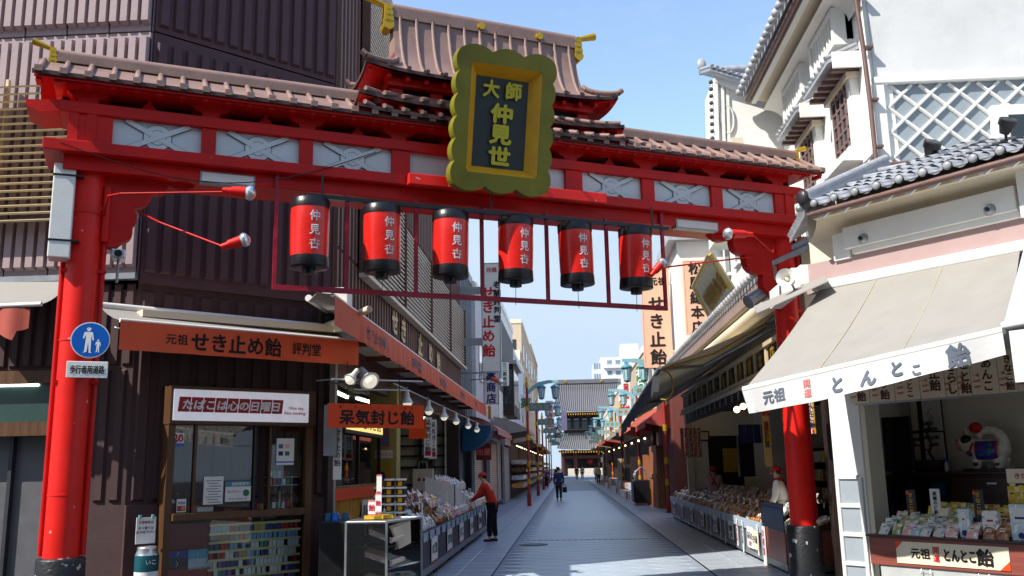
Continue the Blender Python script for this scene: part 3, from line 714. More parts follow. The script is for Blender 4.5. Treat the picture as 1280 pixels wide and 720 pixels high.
# street wall: narrow brown ribs over the open shop
part(MB().box(13.55, 30.4, -.04, 0, ZF, TOP), 'street_cladding', BROWNR, lb, S)
rS = rib_mesh(.13, .05, 1.42, BROWNR); ribs(lb, S, 'wall_rib', rS, 13.6, 67, .25, ZF, -.04)
rS2 = rib_mesh(.13, .05, 7.0, BROWNR); ribs(lb, S, 'wall_rib', rS2, 13.6, 6, .25, 5.04, -.04)
ribs(lb, S, 'wall_rib', rib_mesh(.13, .05, 4.6, BROWNR), 19.0, 45, .25, 7.0, -.04)
# louver screens
part(MB().box(15.1, 30.35, -.12, -.1, 4.96, 6.85), 'louver_backing', pm('dark blue grey glazing', (26, 28, 34), .4, bump=0), lb, S)
part(MB().box(15.1, 18.9, -.12, -.1, 6.85, 11.4), 'louver_backing', MATS['dark blue grey glazing'], lb, S)
sl1 = MB().box(0, 15.25, -.012, .012, 0, .03).mesh('louver_slat', SLAT); sl2 = MB().box(0, 3.8, -.012, .012, 0, .03).mesh('louver_slat', SLAT)
for i in range(20+47):
    z = 4.97+i*.094
    o = bpy.data.objects.new('louver_slat', sl1 if z < 6.85 else sl2); C.collection.objects.link(o); o.parent = lb.o
    o.location = Vector(lb.f.loc(S.w(15.1, -.19, z)))-lb.base; o.rotation_euler = (0, 0, S.a)
for y in (15.06, 18.9, 22.7, 26.5, 30.3): part(MB().box(y, y+.05, -.25, -.1, 4.93, 11.4 if y < 19 else 6.87), 'louver_frame', BROWNR, lb, S)
part(MB().box(15.06, 30.4, -.27, -.1, 4.86, 4.93), 'louver_frame', SLAT, lb, S)
# shop front opening on the street: end walls, ceiling, floor, back wall
m = MB(); m.box(13.6, 30.3, .02, 4.2, 3.3, ZF); part(m, 'shop_ceiling', pm('brown board ceiling', (92, 70, 52), .7, var=.2), lb, S)
part(MB().box(13.6, 30.3, 4.2, 4.3, 0, 3.6), 'back_wall', INTW, lb, S)
part(MB().box(30.0, 30.4, -.02, 4.2, 0, ZF+.4), 'party_wall', DBROWN, lb, S)
part(MB().box(13.55, 30.4, -.03, .12, 3.05, ZF+.02), 'shop_lintel', BROWNR, lb, S)
part(MB().box(13.5, 30.3, 0, 4.2, 0, .03), 'shop_floor', pm('grey tile floor', (96, 92, 88), .4), lb, S)
part(MB().box(13.42, 13.75, -.06, .3, 0, ZF+.45), 'corner_pillar', DBROWN, lb, S)
part(MB().box(13.77, 13.93, -.05, .1, .0, 3.5), 'pilaster', pm('pale grey pilaster', (168, 160, 150), .6), lb, S)
# eaves canopy round the corner
zc = 3.6
def BW(s, t, z): P = B.w(s, t, z); return (P.x, P.y, P.z)
cano = [BW(-2.9, 0, zc), BW(-2.9, -.35, zc), BW(-.2, -.5, zc), (-3.05, 12.7, zc), (-3.02, 30.3, zc), (-3.6, 30.3, zc), (-3.6, 13.5, zc)]
MB().slab(cano, .09, (0, 0, 1)).build('canopy', CREAM, lb)
for y in (14, 16, 18, 20, 22, 24, 26, 28, 30): part(MB().box(y, y+.08, -.5, 0, zc-.09, zc-.002), 'canopy_beam', pm('rust brown beam', (120, 62, 36), .6), lb, S)
MB().box(-3.35, -3.0, 12.2, 12.5, 3.84, 4.1).build('junction_box', WHITE, lb)
MB().cyl((-3.6, 13.2, 3.7), (-2.7, 12.3, 3.8), .05).build('duct', CREAM, lb)
# lower wall facing the cross street with shop door
part(MB().box(-8, 0, 0, .12, 2.98, 4.14), 'lower_wall', LOWP, lb, A)
part(MB().box(-.9, 0, 0, .12, 0, 2.98), 'lower_wall', LOWP, lb, A)
ribs(lb, A, 'wall_rib', rib_mesh(.13, .035, 1.7, LOWP), -.84, 4, .21, 1.26)
ribs(lb, A, 'wall_rib', rib_mesh(.12, .035, 1.1, LOWP), -2.7, 16, .17, 3.0)
part(MB().box(-8, -.9, .3, .4, 0, 3), 'shop_recess', pm('grey sliding door panel', (92, 92, 96), .5, var=.1), lb, A)
for s in (-2.3, -1.72, -1.12): part(MB().box(s, s+.05, .22, .3, 0, 2.15), 'door_stile', pm('dark grey door frame', (54, 54, 60), .5), lb, A)
part(MB().box(-8, -.9, -.02, .3, 2.12, 2.30), 'door_lintel', KWOOD, lb, A)
part(MB().box(-8, -.9, -.02, .1, 2.80, 2.97), 'door_lintel', KWOOD, lb, A)
part(MB().box(-8, -.98, .12, .14, 2.30, 2.80), 'transom_glass', pm('green tinted transom', (52, 74, 70), .2), lb, A)
part(MB().box(-.98, -.9, -.02, .3, 0, 2.97), 'door_jamb', DBROWN, lb, A)
q0 = A.q(0, 481, .1); q1 = A.q(48, 481, .1)
part(MB().cyl((q0[0]-.6, .1, q0[1]), (q1[0], .1, q0[1]-.01), .022, n=8), 'tube_light', TUBE, lb, A)
# tan louvered window screen
scr = T(A, 'louver_screen', 'tan horizontal louver screen over the window beside the gate', 'louver', (-1.5, -.3, 4.9))
for i in range(19):
    z = A.q(0, 110+i*9.3, -.35)[1]
    MB().add([(-4, -.40, z), (-.62, -.40, z), (-.62, -.30, z+.045), (-4, -.30, z+.045), (-4, -.38, z-.02), (-.62, -.38, z-.02)], [(0, 1, 2, 3), (4, 5, 1, 0), (5, 4, 3, 2)]).build('slat', TAN, scr)
for s in (-3.2, -1.9, -.66): MB().box(s, s+.04, -.30, -.24, 4.85, 6.95).build('screen_post', TAN, scr)
part(MB().box(-3.4, -1.2, -.08, -.065, 5.2, 6.6), 'window_pane', GLASSD, lb, A)
# ---------------------------------------------------------------- awnings of the left building
def awning(f, name, label, s0, s1, t0, z0, t1, z1, drop, canvas, valance, ripple=.012, side=True, group=None, zr=None, scal=False, cat='awning'):
    """top sheet from the wall (t0,z0) to the front bar (t1,z1) with hanging valance"""
    t = T(f, name, label, cat, ((s0+s1)/2, t0, z1), group)
    zr = zr if zr is not None else z1
    zf = lambda u: z1+(zr-z1)*u
    MB().grid(lambda u, v: (s0+(s1-s0)*u, t0+(t1-t0)*v, z0+(zf(u)-z0)*v-.03*math.sin(PI*v)), 12, 6).build('top_sheet', canvas, t)
    MB().cyl((s0, t1, z1), (s1, t1, zr), .028, n=10).build('front_bar', WHITE, t)
    MB().cyl((s0, t0, z0+.02), (s1, t0, z0+.02), .05, n=10).build('roller_case', WHITE, t)
    n = max(20, int(abs(s1-s0)*8))
    def val(u, v):
        x = s0+(s1-s0)*u; dz = drop*v
        if scal: dz *= (1-.22*abs(math.sin(u*n*.25*PI)))
        return (x, t1-.03+ripple*v*math.sin(u*n*1.7)+ripple*.6*v*math.sin(u*n*.63+1), zf(u)-.01-dz)
    MB().grid(val, n*2, 4).build('valance', valance, t)
    t.fn = lambda x, y, z: (x, val((x-s0)/(s1-s0), max(0, min(1, (zf((x-s0)/(s1-s0))-.01-z)/drop)))[1]-.007-.2*min(0, 0), z)
    for u in (.06, .94):
        x = s0+(s1-s0)*u
        MB().tube([(x, t0, z0-.25), (x+(.25 if u < .5 else -.25), (t0+t1)/2, (z0+z1)/2-.2), (x, t1, zf(u)-.02)], .018, 6).build('folding_arm', GREYM, t)
    return t
q0 = B.q(150, 398, -.85); q1 = B.q(447, 426, -.85); d = q0[1]-B.q(150, 436, -.85)[1]
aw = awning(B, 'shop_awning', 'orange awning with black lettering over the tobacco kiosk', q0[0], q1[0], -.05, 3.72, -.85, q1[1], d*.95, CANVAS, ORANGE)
zc_ = q1[1]-d*.5
lettering(aw, '元祖', B.q(222, 421, -.9)[0], -.905, zc_, .13, INK, off=.02, fn=aw.fn)
lettering(aw, 'せき止め飴', B.q(298, 430, -.9)[0], -.905, zc_-.01, .24, INK, wide=B.q(354, 430, -.9)[0]-B.q(242, 430, -.9)[0], off=.035, fn=aw.fn)
lettering(aw, '評判堂', B.q(384, 440, -.9)[0], -.905, zc_, .17, INK, wide=.43, off=.02, fn=aw.fn)
# long street awning
XA = -2.9; SA = Fr(XA, 0, 90)
y0, za = atp = SA.q(415, 368, 0); y1, zb_ = SA.q(607, 503, 0); zl = SA.q(416, 408, 0)[1]
aw2 = awning(S, 'shop_awning', 'long faded orange street awning running up the left side of the lane', 12.4, y1, .0, 3.98, -.7, za, .38, CANVAS, ORF, ripple=.02)
aw2b = None
MB().slab([(11.05, -.7, za), (12.4, -.7, za), (12.4, .0, 3.95), (11.05, -.5, 3.8)], .01, (0, 0, 1)).build('end_sheet', CANVAS, aw2)
MB().grid(lambda u, v: (11.05+1.36*u, -.73, za-.01-.38*v), 4, 2).build('end_valance', ORF, aw2)
MB().cyl((11.05, -.7, za), (12.4, -.7, za), .028, n=10).build('front_bar', WHITE, aw2)
for yy, tx in ((13.6, 'せき止め飴'), (17.3, '評判堂'), (21.0, 'せき飴'), (25, '評判堂'), (28.6, 'せき飴')):
    lettering(aw2, tx, yy, -.76, za-.2, .2, GINK, wide=1.5 if yy < 14 else 1.1, off=.02, fn=aw2.fn)
# gold characters on the brown wall
for i, (u, ch) in enumerate(((492, 'せ'), (503, 'き'), (524, '止'), (537, 'め'), (547, '飴'))):
    v = (410, 420, 437, 447, 458)[i]
    s_, z_ = S.q(u, v, -.1); hgt = .55
    t = T(S, 'wall_letter', ['first', 'second', 'third', 'fourth', 'fifth'][i]+' raised gold character from the left on the brown wall above the street awning', 'sign letter', (s_, -.1, z_-.3), 'raised gold characters on the brown wall')
    lettering(t, ch, s_, -.13, z_+.12, hgt, pm('pale gold letter', (206, 178, 130), .5), off=.05, vertical=True, wx=1.2)
# left neighbour's white awning and torn valance
an = T(A, 'shop_awning', 'cream canvas awning of the shop at the far left edge behind the red post', 'awning', (-1.6, -.2, 3.4))
a0 = gpA = lambda u, v, t: (A.q(u, v, t)[0], t, A.q(u, v, t)[1])
P = [a0(-60, 352, -.1), a0(88, 351, -.1), a0(52, 380, -.9), a0(-60, 385, -.9)]
m = MB(); 
m.grid(lambda u, v: tuple((Vector(P[0]).lerp(Vector(P[1]), u)).lerp(Vector(P[3]).lerp(Vector(P[2]), u), v)-Vector((0, 0, .06*math.sin(PI*v)))), 8, 6)
m.build('top_sheet', CANVAS, an); MB().cyl(P[3], P[2], .03, n=10).build('front_bar', WHITE, an)
V0, V1 = Vector(a0(-60, 388, -.92)), Vector(a0(36, 385, -.92))
MB().grid(lambda u, v: tuple(V0.lerp(V1, u)+Vector((0, .03*math.sin(u*14), -(.34+.06*math.sin(u*9)-(.12*(u > .85)))*v))), 24, 4).build('torn_valance', pm('faded brick red cloth', (176, 84, 70), .8, dirt=.3), an)
# ================================================================ TOBACCO KIOSK
K = Fr(*(B.w(0, -.12, 0).xy), 44.5)
kq = lambda u, v, t=-.1: K.q(u, v, t)
k0 = kq(207, 600)[0]; k1 = kq(388, 600)[0]; zt_ = kq(390, 488)[1]; 
kb = T(K, 'tobacco_kiosk', 'tobacco shop window with packed shelves and a lit header sign', 'kiosk', ((k0+k1)/2, 0, 0))
zh1 = 2.74; zh0 = kq(300, 532)[1]; zled = kq(290, 643)[1]
box(kb, 'header_box', KWOOD, k0-.02, k1+.02, -.18, .1, zh0, zh1, bevel=.01)
h0 = kq(217, 505, -.2); h1 = kq(386, 512, -.2)
box(kb, 'sign_face', pm('white backlit header face', (214, 214, 224), .4, bump=0, emit=.12), h0[0], h1[0], -.20, -.19, zh0+.05, zh1-.05, bevel=.004)
r0 = kq(222, 510, -.2)[0]; r1 = kq(353, 515, -.2)[0]; zc_ = (zh0+zh1)/2+.005
for i in range(9):
    a = r0+(r1-r0)*i/9; b = r0+(r1-r0)*(i+1)/9-.008
    MB().add([(a, -.203, zc_-.095), (b, -.203, zc_-.095), (b+.02, -.203, zc_+.10), (a+.02, -.203, zc_+.10)], [(0, 1, 2, 3)]).build('red_tile', pm('crimson header tile', (168, 18, 40), .5, bump=0), kb)
lettering(kb, 'たばこは心の日曜日', (r0+r1)/2+.01, -.206, zc_, .125, WINK, wide=(r1-r0)*.93, off=.05, shear=.15)
lettering(kb, 'Nice day,', h1[0]-.2, -.206, zc_-.015, .05, RINK, wide=.24, shear=.3, off=.03); lettering(kb, 'Nice smoking.', h1[0]-.22, -.206, zc_-.085, .055, RINK, wide=.34, shear=.3, off=.03)
for a, b in ((k0-.01, k0+.08), (k1-.1, k1)): box(kb, 'side_post', KWOOD, a, b, -.14, .1, 0, zh0)
box(kb, 'counter_ledge', KWOOD, k0+.08, k1-.1, -.2, .1, zled-.045, zled+.045, bevel=.006)
box(kb, 'base', DBROWN, k0, k1, -.12, .1, 0, .12)
box(kb, 'kiosk_back', pm('brown kiosk interior', (104, 84, 66), .7), k0, k1, .6, .64, 0, zh1)
box(kb, 'kiosk_side', DBROWN, k0-.01, k0+.02, .1, .6, 0, zh1); box(kb, 'kiosk_side', DBROWN, k1-.02, k1, .1, .6, 0, zh1)
box(kb, 'kiosk_roof', DBROWN, k0, k1, .1, .6, zh1-.05, zh1); box(kb, 'kiosk_floor', DBROWN, k0, k1, .1, .6, zled-.1, zled-.05)
gx = [k0+.09, kq(243, 590)[0], kq(318, 590)[0], kq(337, 590)[0], k1-.11]
for i, x in enumerate(gx[1:4]): box(kb, 'sash_bar', KWOOD if i != 1 else BLACK, x-.015, x+.02, -.1, -.04, zled+.045, zh0)
for i in (0, 1, 3):
    MB().box(gx[i]+.02, gx[i+1]-.015, -.07, -.062, zled+.045, zh0).build('window_pane', GLASS, kb)
MB().box(k0+.08, k1-.1, -.10, -.092, .12, zled-.045).build('display_pane', GLASS, kb)
# shelves and cigarette packs
shz = [.50, .63, .76, .89]
px0 = kq(262, 680)[0]; npk = 0
pcol = [pm('pack white', (222, 224, 226), .4, bump=0), pm('pack pale blue', (128, 170, 205), .4, bump=0), pm('pack navy', (40, 62, 120), .4, bump=0), pm('pack green', (62, 140, 110), .4, bump=0), pm('pack red', (176, 40, 44), .4, bump=0), pm('pack gold', (190, 160, 90), .4, bump=0), pm('pack violet', (110, 90, 160), .4, bump=0)]
pmesh = [MB().box(0, .052, 0, .022, 0, .085).mesh('cigarette_pack', m_) for m_ in pcol]
labm = pm('cream shelf label', (214, 200, 150), .6, bump=0)
grp = 'cigarette packs on the kiosk shelves'
rng = random.Random(3)
for r, z in enumerate([.14+.113*j for j in range(8)]):
    box(kb, 'shelf', pm('shelf glass edge', (176, 180, 170), .3), px0, k1-.12, -.06, .12, z-.008, z)
    box(kb, 'price_strip', labm, px0, k1-.12, -.068, -.062, z-.03, z+.002)
    x = px0+.02; c_ = rng.randrange(7)
    while x < k1-.18:
        if rng.random() < .3: c_ = rng.choice([0, 0, 0, 1, 1, 2, 3, 4, 5, 6])
        if z+.09 < zled-.04 and rng.random() < .93:
            o = bpy.data.objects.new('cigarette_pack', pmesh[c_]); C.collection.objects.link(o); o.location = K.w(x, -.05, z+.001); o.rotation_euler = (0, 0, K.a)
            tag(o, ['white', 'pale blue', 'navy', 'green', 'red', 'gold', 'violet'][c_]+' cigarette pack on the '+['lowest', 'second', 'third', 'fourth', 'fifth', 'sixth', 'seventh', 'highest'][r]+' kiosk display shelf, '+['left third', 'middle', 'right third'][min(2, int(3*(x-px0)/(k1-px0)))], 'cigarette pack', grp)
        x += rng.choice([.056, .057, .058, .075])
for (u0, v0, u1, v1, col, lab) in ((208, 655, 264, 686, (112, 24, 34), None), (210, 687, 234, 697, (54, 52, 140), None), (235, 687, 265, 697, (86, 170, 200), None), (209, 699, 234, 711, (38, 46, 60), None), (235, 699, 265, 710, (190, 200, 210), None), (208, 712, 262, 722, (150, 50, 46), None)):
    a = kq(u0, v0, -.02); b = kq(u1, v1, -.02)
    box(kb, 'carton', pm('carton %d %d %d' % col, col, .35, bump=0), a[0], b[0], -.03, .1, b[1], a[1], bevel=.004)
    if v0 in (687, 699):
        MB().tube([(a[0]+.08+.05*math.cos(t_), -.034, (a[1]+b[1])/2+.04*math.sin(t_)) for t_ in [-.9+i*.25 for i in range(8)]], .005, 4).build('swoosh', WINK, kb)
# notices on the kiosk glass
def notice(t, f, u0, v0, u1, v1, off, mat=PAPER, name='notice', label=None):
    a = f.q(u0, v0, off); b = f.q(u1, v1, off); box(t, name, mat, a[0], b[0], off-.004, off, b[1], a[1], label=label); return a[0], b[0], b[1], a[1]
a0_, a1_, b0_, b1_ = notice(kb, K, 216, 541, 229, 558, -.074, WHITE)
lettering(kb, '20', (a0_+a1_)/2, -.08, (b0_+b1_)/2+.02, .1, RINK, off=.05); box(kb, 'sticker_band', SBLUE, a0_, a1_, -.082, -.079, b0_, b0_+.04)
MB().add([(a0_+.02, -.083, b0_+.03), (a0_+.04, -.083, b0_+.03), (a1_-.02, -.083, b1_-.02), (a1_-.04, -.083, b1_-.02)], [(0, 1, 2, 3)]).build('red_slash', RINK, kb)
a0_, a1_, b0_, b1_ = notice(kb, K, 255, 596, 278, 630, -.074)
for i in range(9): box(kb, 'print_line', GINK, a0_+.03+.02*(i % 3), a1_-.03-.04*(i % 2), -.079, -.077, b1_-.06-i*.035, b1_-.05-i*.035)
a0_, a1_, b0_, b1_ = notice(kb, K, 282, 602, 313, 626, -.074)
box(kb, 'print_band', TEALD, a0_, a1_, -.0785, -.077, b1_-.07, b1_); lettering(kb, '好評発売中!', (a0_+a1_)/2+.03, -.08, b1_-.035, .045, WINK, off=.02)
lettering(kb, 'ライブラリー', (a0_+a1_)/2-.06, -.08, b0_+.13, .04, RINK, wide=.2); lettering(kb, 'サマージャンボ', (a0_+a1_)/2, -.08, b0_+.035, .03, GINK, wide=.26)
MB().cyl((a1_-.07, -.082, b0_+.11), (a1_-.07, -.078, b0_+.11), .045, n=20).build('print_disc', GRINK, kb)
a0_, a1_, b0_, b1_ = notice(kb, K, 346, 548, 367, 581, -.074)
for i, cc in enumerate((GINK, PEACH, BINK, GRINK)): box(kb, 'print_block', cc, a0_+.03+(i % 2)*.1, a0_+.1+(i % 2)*.1, -.0785, -.077, b1_-.14-(i//2)*.1, b1_-.08-(i//2)*.1)
box(kb, 'print_band', SBLUE, a0_, a1_, -.0785, -.077, b0_+.03, b0_+.05)
a0_, a1_, b0_, b1_ = notice(kb, K, 221, 624, 232, 640, -.074)
lettering(kb, 'VISA', (a0_+a1_)/2, -.08, b1_-.05, .035, BINK, off=.04); box(kb, 'card_logo_ground', BINK, a0_+.01, a1_-.01, -.0795, -.077, b0_+.015, b0_+.08)
for dx, cc in ((-.022, RINK), (.022, GOLDY)): MB().cyl(((a0_+a1_)/2+dx, -.081-.001*(dx > 0), b0_+.048), ((a0_+a1_)/2+dx, -.079, b0_+.048), .028, n=18).build('card_logo_disc', cc, kb)
# things behind the glass
a = kq(243, 569, .2); b = kq(282, 596, .2)
pos = thing_mesh(K, 'poster', pm('dark violet poster', (58, 52, 86), .6, bump=0), 'dark violet guidebook poster hanging inside the tobacco window', 'poster', MB().box(a[0], b[0], .2, .21, b[1], a[1]), (a[0], .2, b[1]))
t = T(K, 'price_tray', 'red tray of small goods behind the left kiosk pane', 'tray', (kq(240, 640, .1)[0], .1, zled+.05))
s_ = kq(250, 635, .1)[0]; box(t, 'tray', pm('red plastic tray', (180, 40, 34), .4), s_-.2, s_+.14, .02, .3, zled+.05, zled+.13); box(t, 'front_card', PAPER, s_-.08, s_+.14, .0, .015, zled+.05, zled+.11)
box(t, 'lighters', GRINK, s_-.1, s_+.04, .1, .2, zled+.13, zled+.17)
t = T(K, 'flower_vase', 'pink flowers in a pale vase behind the left kiosk pane', 'vase', (kq(216, 640, .15)[0], .15, zled+.05))
s_ = kq(214, 635, .15)[0]; MB().lathe([(.04, 0), (.055, .1), (.03, .2)], (s_, .15), zled+.05, 12).build('vase', WHITE, t)
m = MB(); 
for i in range(9): m.ball((s_+rng.uniform(-.06, .06), .15+rng.uniform(-.05, .05), zled+.3+rng.uniform(-.05, .1)), .03, 8, 6)
m.build('blooms', pm('pink petals', (214, 90, 140), .6), t)
MB().tube([(s_, .15, zled+.2), (s_+.02, .15, zled+.34)], .01, 5).build('stems', GRINK, t)
t = T(K, 'lighter_row', 'row of coloured lighters on the kiosk ledge', 'lighters', (kq(330, 640, -.0)[0], .0, zled+.05))
for i, cc in enumerate((BINK, RINK, GRINK, GOLDY, BINK, GRINK)): s_ = kq(318, 635, 0)[0]+i*.035; box(t, 'lighter', cc, s_, s_+.025, .0, .02, zled+.045, zled+.12)
for r in range(4):
    zz = zled+.1+r*.3; box(kb, 'rear_shelf', KWOOD, gx[1]+.05, gx[2]-.05, .42, .6, zz, zz+.02)
    for i in range(7): a = gx[1]+.08+i*.12; box(kb, 'rear_carton', [pcol[0], pcol[1], pcol[5], WPANEL, pcol[4], pcol[3], pcol[2]][(i*3+r) % 7], a, a+.1, .45, .55, zz+.02, zz+.1+.05*((i+r) % 3))
# small shelf of goods top right of kiosk window
for r, v in enumerate((596, 606, 640)):
    z = kq(350, v, .1)[1]
    if v != 640: box(kb, 'shelf', pm('shelf glass edge', (176, 180, 170), .3), gx[3]+.03, gx[4]-.02, .02, .2, z-.01, z)
    for i in range(5):
        o = bpy.data.objects.new('cigarette_pack', pmesh[(i*3+r) % 5]); C.collection.objects.link(o); o.location = K.w(gx[3]+.06+i*.07, .05, max(z, zled+.047)); o.rotation_euler = (0, 0, K.a)
        tag(o, ['white', 'pale blue', 'navy', 'green', 'red', 'gold', 'violet'][(i*3+r) % 5]+' cigarette pack at the right of the kiosk window, '+['upper', 'middle', 'lowest'][r]+' row', 'cigarette pack', grp)
# dim street reflections are handled by the glass; wooden partitions inside
for u, w_ in ((300, .05), (312, .03), (330, .06)):
    s_ = kq(u, 590, .3)[0]; box(kb, 'inner_post', KWOOD, s_, s_+w_, .3, .34, zled+.05, zh0)
# ---------------------------------------------------------------- ashtray stand and notice
s_, z_ = K.q(184, 690, -.35)
t = T(K, 'ashtray_stand', 'steel and teal cylindrical ashtray stand beside the tobacco kiosk', 'ashtray', (s_, -.35, 0))
MB().lathe([(.13, 0), (.14, .05), (.14, .44)], (s_, -.35), 0, 24).build('body', WHITE, t)
MB().lathe([(.142, .44), (.142, .62), (.14, .63)], (s_, -.35), 0, 24).build('teal_band', pm('deep teal printed band', (16, 74, 84), .35), t)
MB().lathe([(.14, .63), (.115, .70), (.12, .72), (.1, .73)], (s_, -.35), 0, 24).build('steel_top', SILVM, t)
lettering(t, 'いこ', s_, -.496, .55, .05, WINK)
s_, z_ = K.q(182, 663, -.2)
t = T(K, 'notice_card', 'white handwritten notice clipped above the ashtray stand', 'notice', (s_, -.2, z_-.17))
box(t, 'card', PAPER, s_-.12, s_+.12, -.21, -.2, z_-.16, z_+.16)
for dx in (-.08, .08): box(t, 'clip', TEAL, s_+dx-.015, s_+dx+.015, -.22, -.195, z_+.14, z_+.19)
lettering(t, 'お客様各位', s_, -.212, z_+.1, .035, RINK); lettering(t, 'ポイ捨ては', s_, -.212, z_+.03, .035, INK); lettering(t, 'おやめ下さい', s_, -.212, z_-.02, .035, INK)
box(t, 'peg', BLACK, s_-.01, s_+.01, -.2, -.05, z_-.01, z_+.01)
# ================================================================ GOODS, STALLS AND PEOPLE: SHARED BUILDERS
def P3(u, v, X=None, Y=None, Z=None):
    r = rgt*(u-640) + upv*(360-v) + fwd*F_PX
    k = X/r.x if X is not None else (Y/r.y if Y is not None else (Z-1.6)/r.z)
    return EYE + r*k
def speckle(name, a, b, c3, sc=40):
    """printed wrapper or sweets seen through film: three colours broken up by cells"""
    if name in MATS: return MATS[name]
    m = pm(name, a, .32, var=.12, scale=20, bump=.25, spec=.6, coat=.3, bs=40, wear=(b, sc*.4, .53))
    return m
WR = [speckle('clear film over brown crackers', (140, 80, 40), (196, 146, 92), 0), speckle('white and red wrapper', (222, 216, 208), (190, 50, 40), 0),
      speckle('amber sweets in film', (196, 118, 36), (236, 196, 120), 0), speckle('green tea sweets in film', (150, 170, 110), (226, 230, 214), 0),
      speckle('pale blue and white wrapper', (186, 206, 218), (236, 238, 240), 0), speckle('pink and white sweets', (222, 170, 168), (240, 234, 226), 0),
      speckle('dark bean sweets in film', (70, 40, 30), (150, 110, 80), 0), speckle('yellow packet', (226, 186, 50), (240, 226, 170), 0),
      speckle('white paper packet', (224, 222, 216), (150, 150, 160), 0)]
def bag_mesh(mat, wd=.16, h=.2, d=.06, tie=False, name='candy_bag'):
    mb = MB()
    def fr(u, v, sg):
        x = (u-.5)*wd; z = v*h; e = max(0, 4*u*(1-u))**.5*max(0, 4*v*(1-v))**.5
        return (x, sg*d*.5*e*(1+.25*math.sin(9*u+5*v)), z)
    mb.grid(lambda u, v: fr(u, v, -1), 5, 6); mb.grid(lambda u, v: fr(1-u, v, 1), 5, 6)
    if tie: mb.grid(lambda u, v: ((u-.5)*wd*(.18+.45*v), .012*math.sin(u*12), h*.93+v*h*.22), 4, 2)
    nb = len(mb.f); lw = wd*.62; z0, z1 = h*.45, h*.8      # printed label on the front
    mb.grid(lambda u, v: (fr(.5+(u-.5)*.42, .46+.24*v, -1)[0], fr(.5+(u-.5)*.42, .46+.24*v, -1)[1]-.0025, fr(.5+(u-.5)*.42, .46+.24*v, -1)[2]), 3, 2)
    nl = len(mb.f); mb.grid(lambda u, v: (fr(.5+(u-.5)*.34, .54+.08*v, -1)[0], fr(.5+(u-.5)*.34, .54+.08*v, -1)[1]-.004, fr(.5+(u-.5)*.34, .54+.08*v, -1)[2]), 3, 1)
    m = mb.mesh(name, mat); k = WR.index(mat); m.materials.append(LABS[k % 4]); m.materials.append(PRTS[k % 3])
    m.polygons.foreach_set('material_index', [0]*nb+[1]*(nl-nb)+[2]*(len(mb.f)-nl)); m.update(); return m
LABS = [PAPER, PAPERC, pm('pale green label', (190, 214, 180), .6, bump=0), pm('yellow label', (226, 200, 110), .6, bump=0)]; PRTS = [RINK, INK, GRINK]
BAGS = [bag_mesh(m_) for m_ in WR]; TBAGS = [bag_mesh(m_, .13, .19, .08, True) for m_ in WR]
def put_thing(name, me, P, rot, label, cat, group, sc=None):
    o = bpy.data.objects.new(name, me); C.collection.objects.link(o); o.location = P; o.rotation_euler = rot
    if sc: o.scale = (sc, sc, sc) if not isinstance(sc, tuple) else sc
    tag(o, label, cat, group); return o
WN = ['brown cracker bag', 'red and white bag', 'amber sweet bag', 'green sweet bag', 'pale blue bag', 'pink sweet bag', 'dark bean sweet bag', 'yellow packet', 'white packet']
HEAP = []
def heap(f, s0, s1, t0, t1, z, zb, label, group, kinds, rnd, dx=.15, dt=.13, tie=.3, lean=.5, sc=1.0, stuff=False):
    """bags standing and leaning in rows over a raked bed from (t0,z) at the front to (t1,zb) at the back"""
    s = s0+dx/2
    while s < s1:
        t = t0; k = rnd.choice(kinds)
        while t < t1:
            me = (TBAGS if rnd.random() < tie else BAGS)[k]
            fz = z+(zb-z)*(t-t0)/(t1-t0)
            P_ = f.w(s+rnd.uniform(-.015, .015), t, fz); r_ = (rnd.uniform(-lean-.14, -lean+.14), rnd.uniform(-.07, .07), f.a+rnd.uniform(-.12, .12)); k_ = sc*rnd.uniform(.9, 1.1)
            if stuff: HEAP.append((k, me, Matrix.LocRotScale(P_, Euler(r_), (k_,)*3)))
            else:
                ri = int((t-t0)/dt+.5); ci = int(3*(s-s0)/(s1-s0)+.0001)
                put_thing('candy_bag', me, P_, r_, WN[k]+' '+['in front', 'second row', 'third row', 'fourth row', 'fifth row', 'at the back', 'at the back'][min(ri, 6)]+', '+['one end', 'middle', 'other end'][min(2, ci)]+', '+label, 'candy bag', group, k_)
            t += dt*rnd.uniform(.85, 1.2)
            if rnd.random() < .3: k = rnd.choice(kinds)
        s += dx*rnd.uniform(.85, 1.15)
def price_card(f, s, t, z, w_, h, label, txt='特価', col=INK, border=True, lean=0, cat='price card', group=None, bars=4):
    tt = T(f, 'price_card', label, cat, (s, t, z-h/2), group)
    box(tt, 'card', PAPER, s-w_/2, s+w_/2, t-.006, t, z-h/2, z+h/2)
    if border:
        for a, b, c_, d in ((-w_/2, w_/2, h/2-.02, h/2), (-w_/2, w_/2, -h/2, -h/2+.02)): box(tt, 'border', PINKINK, s+a, s+b, t-.008, t-.006, z+c_, z+d)
    n = len(txt)
    if n: lettering(tt, txt, s, t-.0085, z, min(h*.42, w_*.85/n), col, off=.04)
    return tt
